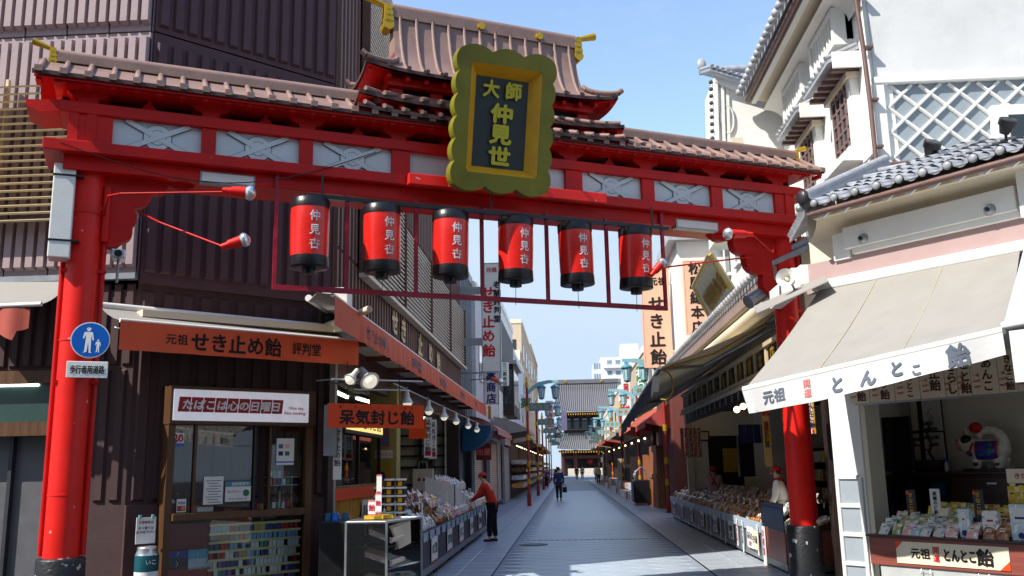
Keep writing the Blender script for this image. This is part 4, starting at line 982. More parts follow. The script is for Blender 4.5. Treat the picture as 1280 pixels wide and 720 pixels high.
# --------------------------------------------------------------- people
def skin_obj(name, pts, edges, radii, mat, root, lvl=2, parent=None, flat=None, smooth=True):
    me = bpy.data.meshes.new(name); me.from_pydata([tuple(p) for p in pts], edges, []); me.materials.append(mat)
    o = bpy.data.objects.new(name, me); C.collection.objects.link(o)
    sk = o.modifiers.new('skin', 'SKIN'); sk.use_smooth_shade = True
    if not me.skin_vertices:
        return o
    for i, r in enumerate(radii):
        d = me.skin_vertices[0].data[i]; d.radius = r if isinstance(r, tuple) else (r, r); d.use_root = (i == root)
    sb = o.modifiers.new('subdivision', 'SUBSURF'); sb.levels = lvl; sb.render_levels = lvl
    o.parent = parent
    return o
def person(label, loc, rz, h, jacket, trousers, hatc=None, hairc=(24, 20, 18), step=0, stoop=0, arms=((.12, .0), (.12, .0)), apron=None, hand_z=None, cap='cap', skin=SKIN, sleeves=None):
    """local +x is the way the person faces, y to the person's left; arms = per side (forward reach, lift) of the hand, in heights"""
    root = bpy.data.objects.new('person', None); C.collection.objects.link(root); root.location = loc; root.rotation_euler = (0, 0, rz)
    tag(root, label, 'person')
    H = h; V = lambda x, y, z: Vector((x*H, y*H, z*H))
    lx = stoop
    pel, spi, che, nek = V(0, 0, .52), V(lx*.3, 0, .62), V(lx*.8, 0, .74), V(lx*1.25, 0, .825)
    hd0, hd1 = V(lx*1.4+.012, 0, .885), V(lx*1.5+.02, 0, .935)
    pts = [pel, spi, che, nek, hd0, hd1]; ed = [(0, 1), (1, 2), (2, 3), (3, 4), (4, 5)]
    rad = [.075*H, .066*H, .078*H, .034*H, (.05*H, .043*H), (.048*H, .043*H)]
    joints = {}
    for k, sg in enumerate((1, -1)):
        st = step*sg
        hip, kne, ank, toe = V(0, .05*sg, .49), V(st*.5+.012, .052*sg, .27), V(st, .052*sg, .04), V(st+.085, .058*sg, .015)
        b = len(pts); pts += [hip, kne, ank, toe]; ed += [(0, b), (b, b+1), (b+1, b+2), (b+2, b+3)]; rad += [.052*H, .036*H, .024*H, .02*H]
        fx, lz = arms[k]
        sh = V(lx*1.1, .105*sg, .80); hand = V(lx+fx, (.13 if fx < .15 else .07)*sg, .46+lz)
        mid = (sh+hand)/2; L = (hand-sh).length; bend = max(0, (.33*H)**2-L*L)**.5*.5 if L < .33*H else 0
        elb = mid+Vector((-bend*.7, .02*sg*H, -bend*.7))
        wr = hand
        b2 = len(pts); pts += [sh, elb, wr]; ed += [(2, b2), (b2, b2+1), (b2+1, b2+2)]; rad += [.036*H, .025*H, .017*H]
        dirn = (wr-elb).normalized(); palm = wr+dirn*.04*H
        pts.append(palm); ed.append((b2+2, b2+3)); rad.append((.02*H, .011*H)); pi = b2+3
        side = Vector((0, 1, 0)).cross(dirn); side = side.normalized() if side.length > .1 else Vector((1, 0, 0))
        for j in range(4):
            o1 = palm+side*(j-1.5)*.0115*H+dirn*.018*H; o2 = o1+dirn*(.028-.004*abs(j-1.3))*H+Vector((0, -sg*.008*H, -.004*H))
            c0 = len(pts); pts += [o1, o2]; ed += [(pi, c0), (c0, c0+1)]; rad += [.0052*H, .0045*H]
        c0 = len(pts); th = wr+dirn*.012*H+side*(-.02)*H; pts += [th, th+dirn*.024*H+side*-.006*H]; ed += [(b2+2, c0), (c0, c0+1)]; rad += [.006*H, .0048*H]
        joints[sg] = (hip, kne, ank, toe, sh, elb, wr)
    skin_obj('body', pts, ed, rad, skin, 0, 2, root)
    # jacket
    J = [pel+V(-.0, 0, -.05), pel+V(0, 0, .03), spi, che, (che+nek)/2]; je = [(0, 1), (1, 2), (2, 3), (3, 4)]; jr = [(.082*H, .105*H), (.078*H, .10*H), (.074*H, .095*H), (.078*H, .105*H), (.05*H, .06*H)]
    for sg in (1, -1):
        _, _, _, _, sh, elb, wr = joints[sg]; b = len(J); J += [sh, elb, elb.lerp(wr, .88)]; je += [(3, b), (b, b+1), (b+1, b+2)]; jr += [.046*H, .036*H, .028*H]
    skin_obj('jacket', J, je, jr, jacket, 0, 2, root)
    Tt = [pel+V(0, 0, .0)]; te = []; tr = [(.07*H, .085*H)]
    for sg in (1, -1):
        hip, kne, ank, toe, *_ = joints[sg]; b = len(Tt); Tt += [hip, kne, kne.lerp(ank, .9)]; te += [(0, b), (b, b+1), (b+1, b+2)]; tr += [.064*H, .047*H, .038*H]
    skin_obj('trousers', Tt, te, tr, trousers, 0, 2, root)
    for sg in (1, -1):
        _, _, ank, toe, *_ = joints[sg]; a = ank.copy(); a.z = .022*H
        skin_obj('shoe', [a+V(-.03, 0, 0), a+V(.03, 0, .0), toe+V(.01, 0, .0)], [(0, 1), (1, 2)], [.026*H, .027*H, .021*H], pm('black shoe leather', (22, 20, 20), .4), 1, 2, root)
    hc = (hd0+hd1)/2+V(.003, 0, .002)
    m = MB(); m.ball((hc.x-.008*H, 0, hc.z+.012*H), .058*H, 18, 12, (1.02, .84, 1.0))
    m.v = [v for v in m.v]
    # hair: keep the back and top of the shell
    keep = []
    for fct in m.f:
        c = sum((Vector(m.v[i]) for i in fct), Vector())/len(fct)
        if c.x < hc.x+.012*H or c.z > hc.z+.038*H: keep.append(fct)
    m.f = keep; m.sm = [True]*len(keep); m.build('hair', pm('hair %d' % hairc[0], hairc, .6), None, parent=root)
    for sg in (1, -1):
        MB().ball((hc.x+.047*H, sg*.018*H, hc.z+.004*H), .0065*H, 8, 6).build('eye', BLACK, None, parent=root)
        MB().ball((hc.x-.002*H, sg*.046*H, hc.z-.004*H), .013*H, 8, 6, (1, .4, 1.3)).build('ear', skin, None, parent=root)
    MB().ball((hc.x+.053*H, 0, hc.z-.008*H), .010*H, 8, 6, (1.1, .8, 1.4)).build('nose', skin, None, parent=root)
    MB().box(hc.x+.047*H, hc.x+.051*H, -.012*H, .012*H, hc.z-.028*H, hc.z-.024*H).build('mouth', pm('lips', (150, 70, 60), .5), None, parent=root)
    if hatc:
        mm = MB(); mm.grid(lambda u, v: (hc.x-.006*H+.064*H*math.sin(PI*.5*v)**.8*math.cos(2*PI*u), .054*H*math.sin(PI*.5*v)**.8*math.sin(2*PI*u), hc.z+.022*H+.05*H*math.cos(PI*.5*v)), 18, 6)
        mm.build('cap', hatc, None, parent=root)
        if cap == 'cap':
            MB().grid(lambda u, v: (hc.x+(.045+.05*v*math.sin(PI*u))*H, (u-.5)*.09*H, hc.z+(.024-.012*v)*H), 8, 3).build('cap_brim', BLACK, None, parent=root)
        else: MB().box(hc.x-.075*H, hc.x-.06*H, -.02*H, .02*H, hc.z-.01*H, hc.z+.03*H).build('knot', hatc, None, parent=root)
    if apron:
        mm = MB(); mm.grid(lambda u, v: (.089*H*math.cos((u-.5)*2.4)+lx*H*(1-v)*.6+.004, .112*H*math.sin((u-.5)*2.4), (.80-.42*v)*H), 10, 6)
        mm.build('apron', apron, None, parent=root)
        for sg in (1, -1): MB().tube([V(lx*1.1+.05, .05*sg, .83), V(lx-.02, .045*sg, .845), V(-.088, -.03*sg, .68)], .012*H, 6).build('apron_strap', apron, None, parent=root)
    return root
# ================================================================ LEFT SHOP INSIDE
lsI = T(S, 'shop_counter', 'shop counter with orange band and yellow wave panel inside the open corner shop', 'counter', (15.8, .1, 0))
WAVE = pm('yellow wave pattern panel', (190, 142, 50), .5, var=.3, scale=2, stretch=(8, 8, .7))
m = MB(); m.grid(lambda u, v: (13.95+3.8*u, .06+.03*math.sin(u*70+2.5*math.sin(v*5)), .35+.78*v), 90, 6); m.build('wave_panel', WAVE, lsI)
box(lsI, 'orange_band', ORSIGN, 13.95, 17.75, .02, .08, 1.13, 1.32); box(lsI, 'counter_top', pm('brown counter top', (120, 86, 54), .3), 13.95, 17.75, .02, .7, 1.32, 1.35)
box(lsI, 'counter_body', DBROWN, 13.95, 17.75, .11, .7, 0, 1.32); box(lsI, 'menu_card', PAPER, 16.0, 16.9, -.0, .015, .75, 1.08)
for i in range(5): box(lsI, 'menu_print', INK, 16.08+i*.16, 16.17+i*.16, -.004, -.001, .8, 1.0)
box(lsI, 'window_pane', GLASS, 13.95, 17.75, .08, .09, 1.36, 2.45); 
for y in (13.95, 15.9, 17.72): box(lsI, 'window_post', DBROWN, y, y+.05, .05, .11, 1.36, 2.5)
box(lsI, 'window_head', DBROWN, 13.95, 17.77, .04, .12, 2.45, 2.52)
t = T(S, 'shop_light_sign', 'backlit cream sign over the shop window behind the orange sign board', 'sign', (16.2, .0, 2.3))
box(t, 'box', DGREY, 14.6, 17.6, -.02, .03, 2.2, 2.56); box(t, 'face', LITP, 14.65, 17.55, -.03, -.02, 2.26, 2.53); lettering(t, 'とんこ飴', 16.6, -.034, 2.4, .2, INK, wide=1.5)
# column with posters, facing the camera
t = T(W, 'poster_column', 'yellow green painted column with posters inside the open corner shop', 'column', (-3.75, 18.2, 0))
box(t, 'shaft', INTY, -3.98, -3.42, 18.2, 18.6, 0, 3.3)
box(t, 'poster', pm('red and blue fuji poster', (160, 90, 84), .5, wear=((80, 120, 160), 5, .5), bump=0), -3.86, -3.56, 18.18, 18.195, 2.05, 2.42)
box(t, 'poster', PAPERC, -3.9, -3.5, 18.18, 18.195, 1.82, 1.98)
box(t, 'poster', pm('mustard poster', (190, 150, 40), .5, bump=0), -3.84, -3.52, 18.18, 18.195, 1.3, 1.75); 
m = MB(); m.lathe([(.07, 0), (.06, .1), (.03, .16)], (-3.7, 18.175), 1.4, 12); m.v = [(x, 18.172+(y-18.175)*.05, z) for x, y, z in m.v]; m.build('poster_figure', BINK, t)
for i in range(5): MB().cyl((-3.86+i*.08, 18.178, 1.9), (-3.86+i*.08, 18.176, 1.9), .03, n=12).build('print_dot', PEACH, t)
# shelf unit
t = T(W, 'shelf_unit', 'tall dark shelf unit with bare shelves at the end of the open shop', 'shelves', (-4.4, 27.4, 0))
box(t, 'back_panel', INTW, -5.2, -3.68, 27.55, 27.6, 0, 3.0)
for z in (2.55, 2.25, 1.95, 1.62, 1.1): box(t, 'shelf', DBROWN, -5.2, -3.68, 27.3, 27.55, z, z+.06)
for x in (-5.2, -4.45, -3.74): box(t, 'upright', DBROWN, x, x+.05, 27.3, 27.56, 0, 3.0)
for x in (-4.25, -4.05): put_thing('tin', MB().lathe([(.07, 0), (.07, .2)], (0, 0), 0, 14).mesh('tin', pm('dark green tin', (60, 70, 44), .4)), (x, 27.4, 1.68), (0, 0, 0), ('left' if x < -4.2 else 'right')+' small tin standing on the dark shelf of the open shop', 'tin', None)
t = T(W, 'paper_bag', 'pale carrier bag with red and black print on the low shelf behind the stalls', 'bag', (-4.3, 27.2, .9))
box(t, 'bag', PAPERC, -4.62, -4.0, 27.1, 27.25, .95, 1.6, bevel=.02); box(t, 'print', RINK, -4.45, -4.38, 27.09, 27.1, 1.25, 1.35); box(t, 'print', INK, -4.3, -4.15, 27.09, 27.1, 1.25, 1.32)
MB().tube([(-4.45, 27.17, 1.6), (-4.42, 27.17, 1.8), (-4.22, 27.17, 1.8), (-4.18, 27.17, 1.6)], .012, 5).build('handle', PAPERC, t)
# ceiling fluorescent tubes
for i, (u0, v0, u1, v1) in enumerate(((412, 487, 434, 497), (446, 498, 470, 505), (528, 522, 545, 528))):
    a = P3(u0, v0, Z=3.2); b = P3(u1, v1, Z=3.2)
    if a.x > -3.65: a = P3(u0, v0, X=-3.75); b = P3(u1, v1, X=-3.75)
    t = T(W, 'ceiling_tube', ['near', 'middle', 'far'][i]+' lit fluorescent tube under the ceiling of the open corner shop', 'ceiling light', tuple(a))
    MB().cyl(a, b, .03, n=10).build('tube', TUBE, t); MB().slab([a+Vector((-.06, 0, .03)), b+Vector((-.06, 0, .03)), b+Vector((.06, 0, .03)), a+Vector((.06, 0, .03))], .03, (0, 0, 1)).build('batten', WHITE, t)
# orange sign board
oc = P3(470, 520, Y=13.0); OS = Fr(oc.x, oc.y, 40)
a = OS.q(410, 504); b = OS.q(529, 507); zt_ = (a[1]+b[1])/2; zb_ = (OS.q(409, 533)[1]+OS.q(528, 537)[1])/2
t = T(OS, 'hanging_sign', 'bright orange sign board with brushed black characters at the corner shop', 'sign', (0, 0, zb_))
box(t, 'board', ORSIGN, a[0], b[0], -.02, .02, zb_, zt_, bevel=.006)
lettering(t, '呆気封じ飴', (a[0]+b[0])/2, -.024, (zt_+zb_)/2-.02, (zt_-zb_)*.6, INK, wide=(b[0]-a[0])*.78, off=.045)
for dx, tx in ((-.37, 'ぼ'), (-.22, 'け'), (-.06, 'ふ'), (.02, 'う'), (.3, 'あ'), (.38, 'め')): lettering(t, tx, dx*(b[0]-a[0]), -.026, zt_-.045, .035, INK)
for dx in (-.3, .25): MB().cyl((dx*(b[0]-a[0]), 0, zt_), (dx*(b[0]-a[0]), 0, zt_+.6), .006, n=5).build('cord', BLACK, t)
# white lamps under the long awning
LAMPW = pm('white lamp enamel', (214, 214, 208), .35)
ordn = ['first', 'second', 'third', 'fourth', 'fifth', 'sixth', 'seventh']
def cone_lamp(P, aim, label, k=1.0, rail=None):
    t = T(W, 'spot_lamp', label, 'spotlight', tuple(P)); P = Vector(P); d = Vector(aim).normalized()
    MB().cyl(P-d*.16*k, P-d*.02*k, .04*k, .05*k, 14).build('housing', LAMPW, t)
    MB().cyl(P-d*.02*k, P+d*.1*k, .05*k, .12*k, 18).build('shade', LAMPW, t)
    MB().ball(P+d*.09*k, .09*k, 14, 8).build('bulb', pm('dim frosted bulb', (240, 232, 210), .3, bump=0, emit=.2), t)
    if rail: MB().tube([tuple(P-d*.14*k)]+[tuple(r) for r in rail], .014, 6).build('arm', GREYM, t)
for i, (u, v) in enumerate(((509, 498), (536, 509), (555, 517), (570, 523), (585, 529), (596, 534), (605, 537))):
    P = P3(u, v, X=-2.95)
    cone_lamp(P, (0.05, -.05, -1), ordn[i]+' white cone lamp from the near end of the row under the long awning', .95, [(P.x, P.y, P.z+.2), (-3.6, P.y, P.z+.2)])
P = P3(458, 471, X=-2.9); cone_lamp(P, (.5, -.55, -.55), 'large tilted white spot lamp above the orange sign board', 1.25, [(P.x-.2, P.y+.3, P.z-.05), (-3.6, P.y+.4, P.z-.05)])
P = P3(441, 470, X=-2.95); cone_lamp(P, (-.3, -.5, -.6), 'older beige spot lamp turned away, left of the large tilted one', .8, [(P.x-.2, P.y+.3, P.z), (-3.6, P.y+.5, P.z)])
t = T(W, 'lamp_rail', 'thin grey pipe rail carrying the lamps under the long awning', 'rail', (-2.95, 13, 3.3))
a = P3(415, 474, X=-3.1); b = P3(528, 477, X=-2.6); MB().cyl(a, b, .016, n=6).build('pipe', GREYM, t)
a = P3(441, 487, X=-3.2); b = P3(508, 488, X=-2.95); MB().cyl(a, b, .016, n=6).build('pipe', GREYM, t)
MB().cyl((-2.98, 15.5, 3.06), (-2.98, 31, 3.06), .014, n=6).build('pipe', GREYM, t)
# hanging paper strips
for i, (u, v) in enumerate(((535, 548), (541, 550))):
    P = P3(u, v, X=-2.8); t = T(W, 'paper_strip', ['left', 'right'][i]+' of two long printed paper strips hanging under the lamps', 'paper strip', (P.x, P.y, P.z-.35))
    box(t, 'strip', PAPER, P.x-.08, P.x+.08, P.y, P.y+.005, P.z-.38, P.z+.42)
    lettering(t, '呆気封じ飴', P.x, P.y-.004, P.z+.05, .12, INK, vertical=True); box(t, 'red_foot', RINK, P.x-.06, P.x+.06, P.y-.003, P.y-.001, P.z-.34, P.z-.26)
P = P3(422, 555, X=-3.3)
t = T(W, 'paper_strip', 'long white printed strip on the pale pilaster below the orange sign', 'paper strip', (P.x, P.y, P.z-.5)); box(t, 'strip', PAPER, P.x-.06, P.x+.06, P.y, P.y+.01, P.z-.5, P.z+.3); lettering(t, 'せき止め飴', P.x, P.y-.003, P.z-.05, .1, INK, vertical=True)
P = P3(412, 515, X=-3.4); t = T(W, 'meter_box', 'pale grey meter box on the pilaster left of the open shop', 'meter', (P.x, P.y, P.z-.6)); box(t, 'case', GREYM, P.x-.07, P.x+.1, P.y-.05, P.y+.1, P.z-.62, P.z+.1, bevel=.01)
P = P3(522, 531, X=-2.7); t = T(W, 'small_sign', 'small orange hanging sign just behind the orange board', 'sign', tuple(P)); box(t, 'board', ORSIGN, P.x-.16, P.x+.16, P.y, P.y+.01, P.z-.25, P.z+.1)
# blue vinyl end of the next shop's awning
P = P3(596, 545, X=-3.1)
t = T(W, 'blue_awning_end', 'quarter round deep blue vinyl awning end beyond the lamps', 'awning', (P.x, P.y, P.z-.4))
cxx = -3.6; zc_ = P.z+.35; pol = [(cxx, zc_)]+[(cxx+1.0*math.cos(-a*PI/2/10), zc_+.85*math.sin(-a*PI/2/10)) for a in range(11)]
MB().slab([(x, P.y, z) for x, z in pol], 1.5).build('vinyl', BLUEB, t)
# glass display case
Cz = .95; c = T(W, 'display_case', 'silver framed glass display case with tilted trays at the near end of the left stalls', 'display case', (-2.6, 12.2, 0))
base = [(-2.9, 11.95), (-2.36, 11.9), (-2.08, 12.95), (-2.9, 13.1)]
for z in (.02, .34, .62, Cz-.03):
    MB().slab([(x, y, z) for x, y in base], .02, (0, 0, 1)).build('shelf' if z < .9 else 'top', SILVM if z > .9 or z < .1 else GLASS, c)
for x, y in base: box(c, 'corner_post', SILVM, x-.014, x+.014, y-.014, y+.014, 0, Cz)
for (a, b) in zip(base, base[1:]+base[:1]):
    MB().slab([(a[0], a[1], .04), (b[0], b[1], .04), (b[0], b[1], Cz-.03), (a[0], a[1], Cz-.03)], .005, (0, 1, 0)).build('pane', GLASS, c)
    MB().cyl((a[0], a[1], Cz-.01), (b[0], b[1], Cz-.01), .016, n=6).build('top_rail', SILVM, c)
for i, z in enumerate((.08, .40, .68)):
    t = T(W, 'sweet_tray', ['bottom', 'middle', 'top'][i]+' pale tray tilted inside the silver glass display case', 'tray', (-2.6, 12.2, z))
    MB().slab([(-2.72+.05*i, 12.05, z+.12), (-2.3, 12.0, z), (-2.2, 12.35, z+.02), (-2.7, 12.45, z+.14)], .04, (0, 0, 1)).build('tray', PAPERC, t)
    MB().slab([(-2.72+.05*i, 12.04, z+.10), (-2.3, 11.99, z-.02), (-2.3, 11.99, z+.05), (-2.72+.05*i, 12.04, z+.17)], .006).build('tray_label', WR[5], t)
t = T(W, 'display_card', 'cream lined card taped to the street side of the glass display case', 'card', (-2.25, 12.3, .5))
MB().slab([(-2.37, 11.93, .52), (-2.17, 12.6, .62), (-2.18, 12.6, .92), (-2.36, 11.93, .9)], .006, (1, 0, 0)).build('card', PAPERC, t)
for i in range(12): MB().slab([(-2.355, 11.95, .55+i*.03), (-2.175, 12.56, .63+i*.024), (-2.175, 12.56, .637+i*.024), (-2.355, 11.95, .557+i*.03)], .002, (1, 0, 0)).build('ruled_line', CREAM, t)
# stacked cups on the case
cup = MB().lathe([(.06, 0), (.075, .085)], (0, 0), 0, 16).mesh('cup', pm('dark jelly cup', (34, 26, 26), .3)); lid = MB().lathe([(.085, 0), (.085, .025)], (0, 0), .085, 16).mesh('cup_lid', PAPER); lbl = MB().box(-.03, .03, -.078, -.07, .01, .07).mesh('cup_label', GOLDY)
cg = 'dark cups with white lids stacked on the display case'
for cxi, (u, lv) in enumerate(((474, 4), (487, 5), (501, 5))):
    P = P3(u, 640, Y=13.2)
    for j in range(lv):
        r_ = bpy.data.objects.new('sweet_cup', None); C.collection.objects.link(r_); r_.location = (P.x, P.y, .90+j*.115)
        tag(r_, ['left', 'middle', 'right'][cxi]+' stack of dark lidded cups on the display case, cup '+['at the bottom', 'second up', 'third up', 'fourth up', 'at the top'][j if j < lv-1 else 4], 'cup', cg)
        for me, nm in ((cup, 'cup'), (lid, 'lid'), (lbl, 'label')):
            o = bpy.data.objects.new(nm, me); C.collection.objects.link(o); o.parent = r_
t = T(W, 'cup_table', 'low table carrying the stacked cups behind the display case', 'table', (-2.7, 13.3, 0)); box(t, 'top', COUNTERG, -3.2, -2.15, 13.1, 13.5, .84, .9); box(t, 'skirt', BLACK, -3.2, -2.15, 13.12, 13.48, 0, .84)
rr_ = random.Random(11)
for i, (u, v, w_, h_, lab) in enumerate(((473, 624, .08, .26, 'tall white price card leaning on the display case'), (465, 630, .1, .2, 'white and red price card standing on the display case'), (474, 612, .07, .5, 'long beige tongs card behind the white price cards'))):
    P = P3(u, v, Y=12.3+.1*i); tt = price_card(W, P.x, P.y, P.z-.05, w_, h_, lab, '飴', RINK)
for i, (u, v) in enumerate(((468, 641), (479, 638), (475, 634))):
    P = P3(u, v, Y=12.5+.1*i); put_thing('candy_box', MB().box(-.13, .13, -.05, .05, 0, .045).mesh('candy_box', pm('yellow candy box', (214, 170, 30), .4)), (P.x, P.y, Cz+.0), (0, 0, .3*i), ['front', 'middle', 'rear'][i]+' flat yellow candy box on the display case', 'box', None)
# counter board with dark cloth left of the case
t = T(W, 'black_table', 'black draped table between the shop counter and the display case', 'table', (-3.2, 12.7, 0)); box(t, 'drape', BLACK, -3.35, -2.95, 12.3, 13.0, 0, .93, bevel=.01)
for i, (x, cc) in enumerate(((-3.28, BLUEB), (-3.18, SBLUE), (-3.05, BLUEB))): put_thing('tape_roll', MB().lathe([(.05, 0), (.05, .1), (.02, .11)], (0, 0), 0, 14).mesh('tape_roll', cc), (x, 12.5, .93), (0, 0, 0), ['left', 'middle', 'right'][i]+' small blue jar on the black draped table', 'jar', None)
# ---------------------------------------------------------------- row of stalls on the left
XF = -2.1
SF = Fr(XF, 0, 90)
sy = [13.0, 14.9, 16.8, 18.7, 20.6, 22.5, 24.4]
nm = ['first', 'second', 'third', 'fourth', 'fifth', 'last']
rcard = random.Random(2)
for i in range(6):
    y0_, y1_ = sy[i]+.01, sy[i+1]-.01
    t = T(SF, 'market_stall', nm[i]+' dark boarded sweet stall from the near end on the left side of the lane', 'stall', ((y0_+y1_)/2, 0, 0), 'dark boarded stalls along the left shop front')
    n = 5
    for k in range(n):
        a = y0_+(y1_-y0_)*k/n; b = y0_+(y1_-y0_)*(k+1)/n-.012
        box(t, 'front_board', COUNTERG, a, b, 0, .025, .1, .66)
    box(t, 'near_board', COUNTERG, y0_, y0_+.025, .03, .85, .1, .66)
    box(t, 'kick_board', COUNTERB, y0_, y1_, -.012, .0, .1, .2); box(t, 'top_tray', COUNTERG, y0_, y1_, -.02, .9, .66, .69)
    for k in range(3): a = y0_+.1+k*.62; box(t, 'price_tab', pm('pale blue price tab', (150, 170, 184), .5, bump=0), a, a+.42, -.03, -.021, .58, .70)
    for a in (y0_+.06, y1_-.12): box(t, 'foot', BLACK, a, a+.06, .05, .1, 0, .1)
    yc = y0_+[1.2, 1.1, .95, .9, .8, .8][i]
    price_card(SF, yc, -.02, .42, .62, .38, 'white price notice with pink border on the '+nm[i]+' left stall', ['のど飴', '切り飴', 'きなこ', 'さらし飴', '飴各種', '黒飴'][i])
    rnd = random.Random(20+i)
    for j in range(3 if i < 4 else 2):
        yy = y0_+.35+j*.6; price_card(SF, yy, .12+.18*rcard.random(), 1.0+.08*rcard.random(), .13, .17, 'small price card stuck '+['near', 'mid', 'far'][j]+' in the heap of the '+nm[i]+' left stall', ['200円', '350円', '500円'][(i+j) % 3], RINK if j % 2 else INK, border=False)
    kinds = [[4, 8, 3], [0, 6, 1, 2], [1, 8, 5], [1, 8, 0], [1, 8, 4], [3, 2, 5, 1]][i]
    heap(SF, y0_+.05, y1_-.05, .05, .75, .70, .92 if i != 3 else .8, 'on the '+nm[i]+' left stall', 'bags of sweets on the left stalls', kinds, rnd, dx=.2, dt=.16, tie=.35, stuff=i > 1)
t = T(SF, 'raked_box', 'white raked cardboard box full of clear wrapped sweets on the left stalls', 'box', (19.3, .3, .75))
m = MB(); m.slab([(18.2, .15, .8), (20.6, .15, .8), (20.6, .15, .95), (18.2, .15, 1.28)], .02); m.build('front', WHITE, t); m = MB(); m.slab([(18.2, .15, .8), (18.2, .75, .8), (18.2, .75, 1.45), (18.2, .15, 1.28)], .02, (1, 0, 0)); m.build('side', WHITE, t)
heap(SF, 18.3, 20.5, .2, .6, 1.15, 1.3, 'in the white raked box', 'clear bags in the raked box', [8, 8, 1], random.Random(5), dx=.17, dt=.14, tie=.9, stuff=True)
t = T(SF, 'wicker_tub', 'tub of brown sweets with coloured wrappers on the left stalls', 'tub', (15.4, .35, .7))
for k, yy in enumerate((15.2, 15.75)): MB().lathe([(.12, 0), (.14, .3)], (yy, .3), .72, 14).build('tub', WR[6] if k else WR[0], t)
heap(SF, 15.0, 16.0, .15, .5, .98, 1.08, 'in a tub on the left stalls', 'sweets in the tubs', [7, 5, 1], random.Random(6), dx=.16, dt=.14, tie=.8)
# person in red
person('person in a red jacket and red cap leaning over the left stalls', (-1.72, 20.6, 0), PI*.93, 1.53, pm('red orange jacket', (196, 44, 20), .75, var=.1), pm('black trousers', (20, 20, 24), .8), pm('red cap cloth', (206, 56, 30), .8), step=.03, stoop=.09, arms=((.22, .10), (.24, .14)))
# far walker
wk = person('person in a dark blue coat walking up the lane with a black handbag', (-.5, 44, 0), PI/2, 1.6, pm('dark blue coat', (34, 48, 96), .8), pm('charcoal trousers', (34, 34, 40), .8), None, step=.07, arms=((.05, .0), (-.04, .0)))
t = bpy.data.objects.new('handbag', None)
hb = T(W, 'handbag', 'black handbag carried by the person in the blue coat', 'handbag', (-.24, 44, .35)); box(hb, 'bag', BLACK, -.33, -.12, 43.9, 44.02, .38, .64, bevel=.03); MB().tube([(-.29, 43.96, .64), (-.25, 43.96, .76), (-.2, 43.96, .76), (-.16, 43.96, .64)], .012, 5).build('handle', BLACK, hb)
# ================================================================ SIGNS ON THE LEFT
def vsign(name, label, u0, u1, v0, v1, Y, mat, th=.18, cols=(), cat='sign', group=None, arms=True, rim=None):
    a = P3(u0, v0, Y=Y); b = P3(u1, v1, Y=Y); t = T(W, name, label, cat, ((a.x+b.x)/2, Y, b.z), group)
    box(t, 'board', mat, a.x, b.x, Y, Y+th, b.z, a.z, bevel=.02)
    if rim:
        e = .03
        for (x0, x1, z0, z1) in ((a.x, b.x, a.z-e, a.z), (a.x, b.x, b.z, b.z+e), (a.x, a.x+e, b.z+e, a.z-e), (b.x-e, b.x, b.z+e, a.z-e)): box(t, 'rim', rim, x0, x1, Y-.012, Y-.001, z0, z1)
    for (tx, fu, fz, hh, mt, vert) in cols:
        lettering(t, tx, a.x+(b.x-a.x)*fu, Y-.01, b.z+(a.z-b.z)*fz, hh, mt, vertical=vert, off=.04, pitch=1.12)
    return t, a, b
t, a, b = vsign('shop_sign', 'tall white vertical sign with large red characters projecting on the left', 601, 627, 329, 465, 30, WHITE, cols=(('元祖', .56, .935, .17, RINK, False), ('せき止め飴', .36, .46, .44, RINK, True), ('老舗評判堂', .83, .64, .26, INK, True)), rim=GREYM)
for z in (5.75, 7.5): MB().box(-3.6, a.x, 30.02, 30.14, z-.12, z+.12).build('bracket', GREYM, t)
t, a, b = vsign('shop_sign', 'white sign with navy characters hanging just below the tall red lettered sign', 604, 624, 463, 505, 31, WHITE, cols=(('薬商店', .5, .5, .34, BINK, True),), rim=GREYM)
MB().box(-3.6, a.x, 31.02, 31.1, a.z-.1, a.z-.05).build('bracket', GREYM, t)
t, a, b = vsign('shop_sign', 'narrow white sign with green characters beyond the tall left signs', 626, 636, 453, 482, 44, WHITE, cols=(('三二薬商店', .5, .5, .2, GRINK, True),))
MB().box(-3.7, a.x, 44.02, 44.1, b.z+.2, b.z+.3).build('bracket', GREYM, t)
aim = T(W, 'spot_lamp', 'small red spotlight on a long thin arm in front of the navy lettered sign', 'spotlight', tuple(P3(588, 475, Y=29)))
a = P3(588, 475, Y=29); b = P3(614, 473, Y=29); c2 = P3(625, 477, Y=29); MB().cyl(a, b, .015, n=6).build('arm', BLACK, aim); MB().cyl(b, c2, .05, .1, 12).build('housing', ORSIGN, aim)
MB().ball(c2, .11, 12, 8).build('bulb', BULBG, aim)
t, a, b = vsign('carved_sign', 'small gold vertical carved sign below the navy lettered sign', 610, 614, 507, 524, 32, GOLD, th=.05)
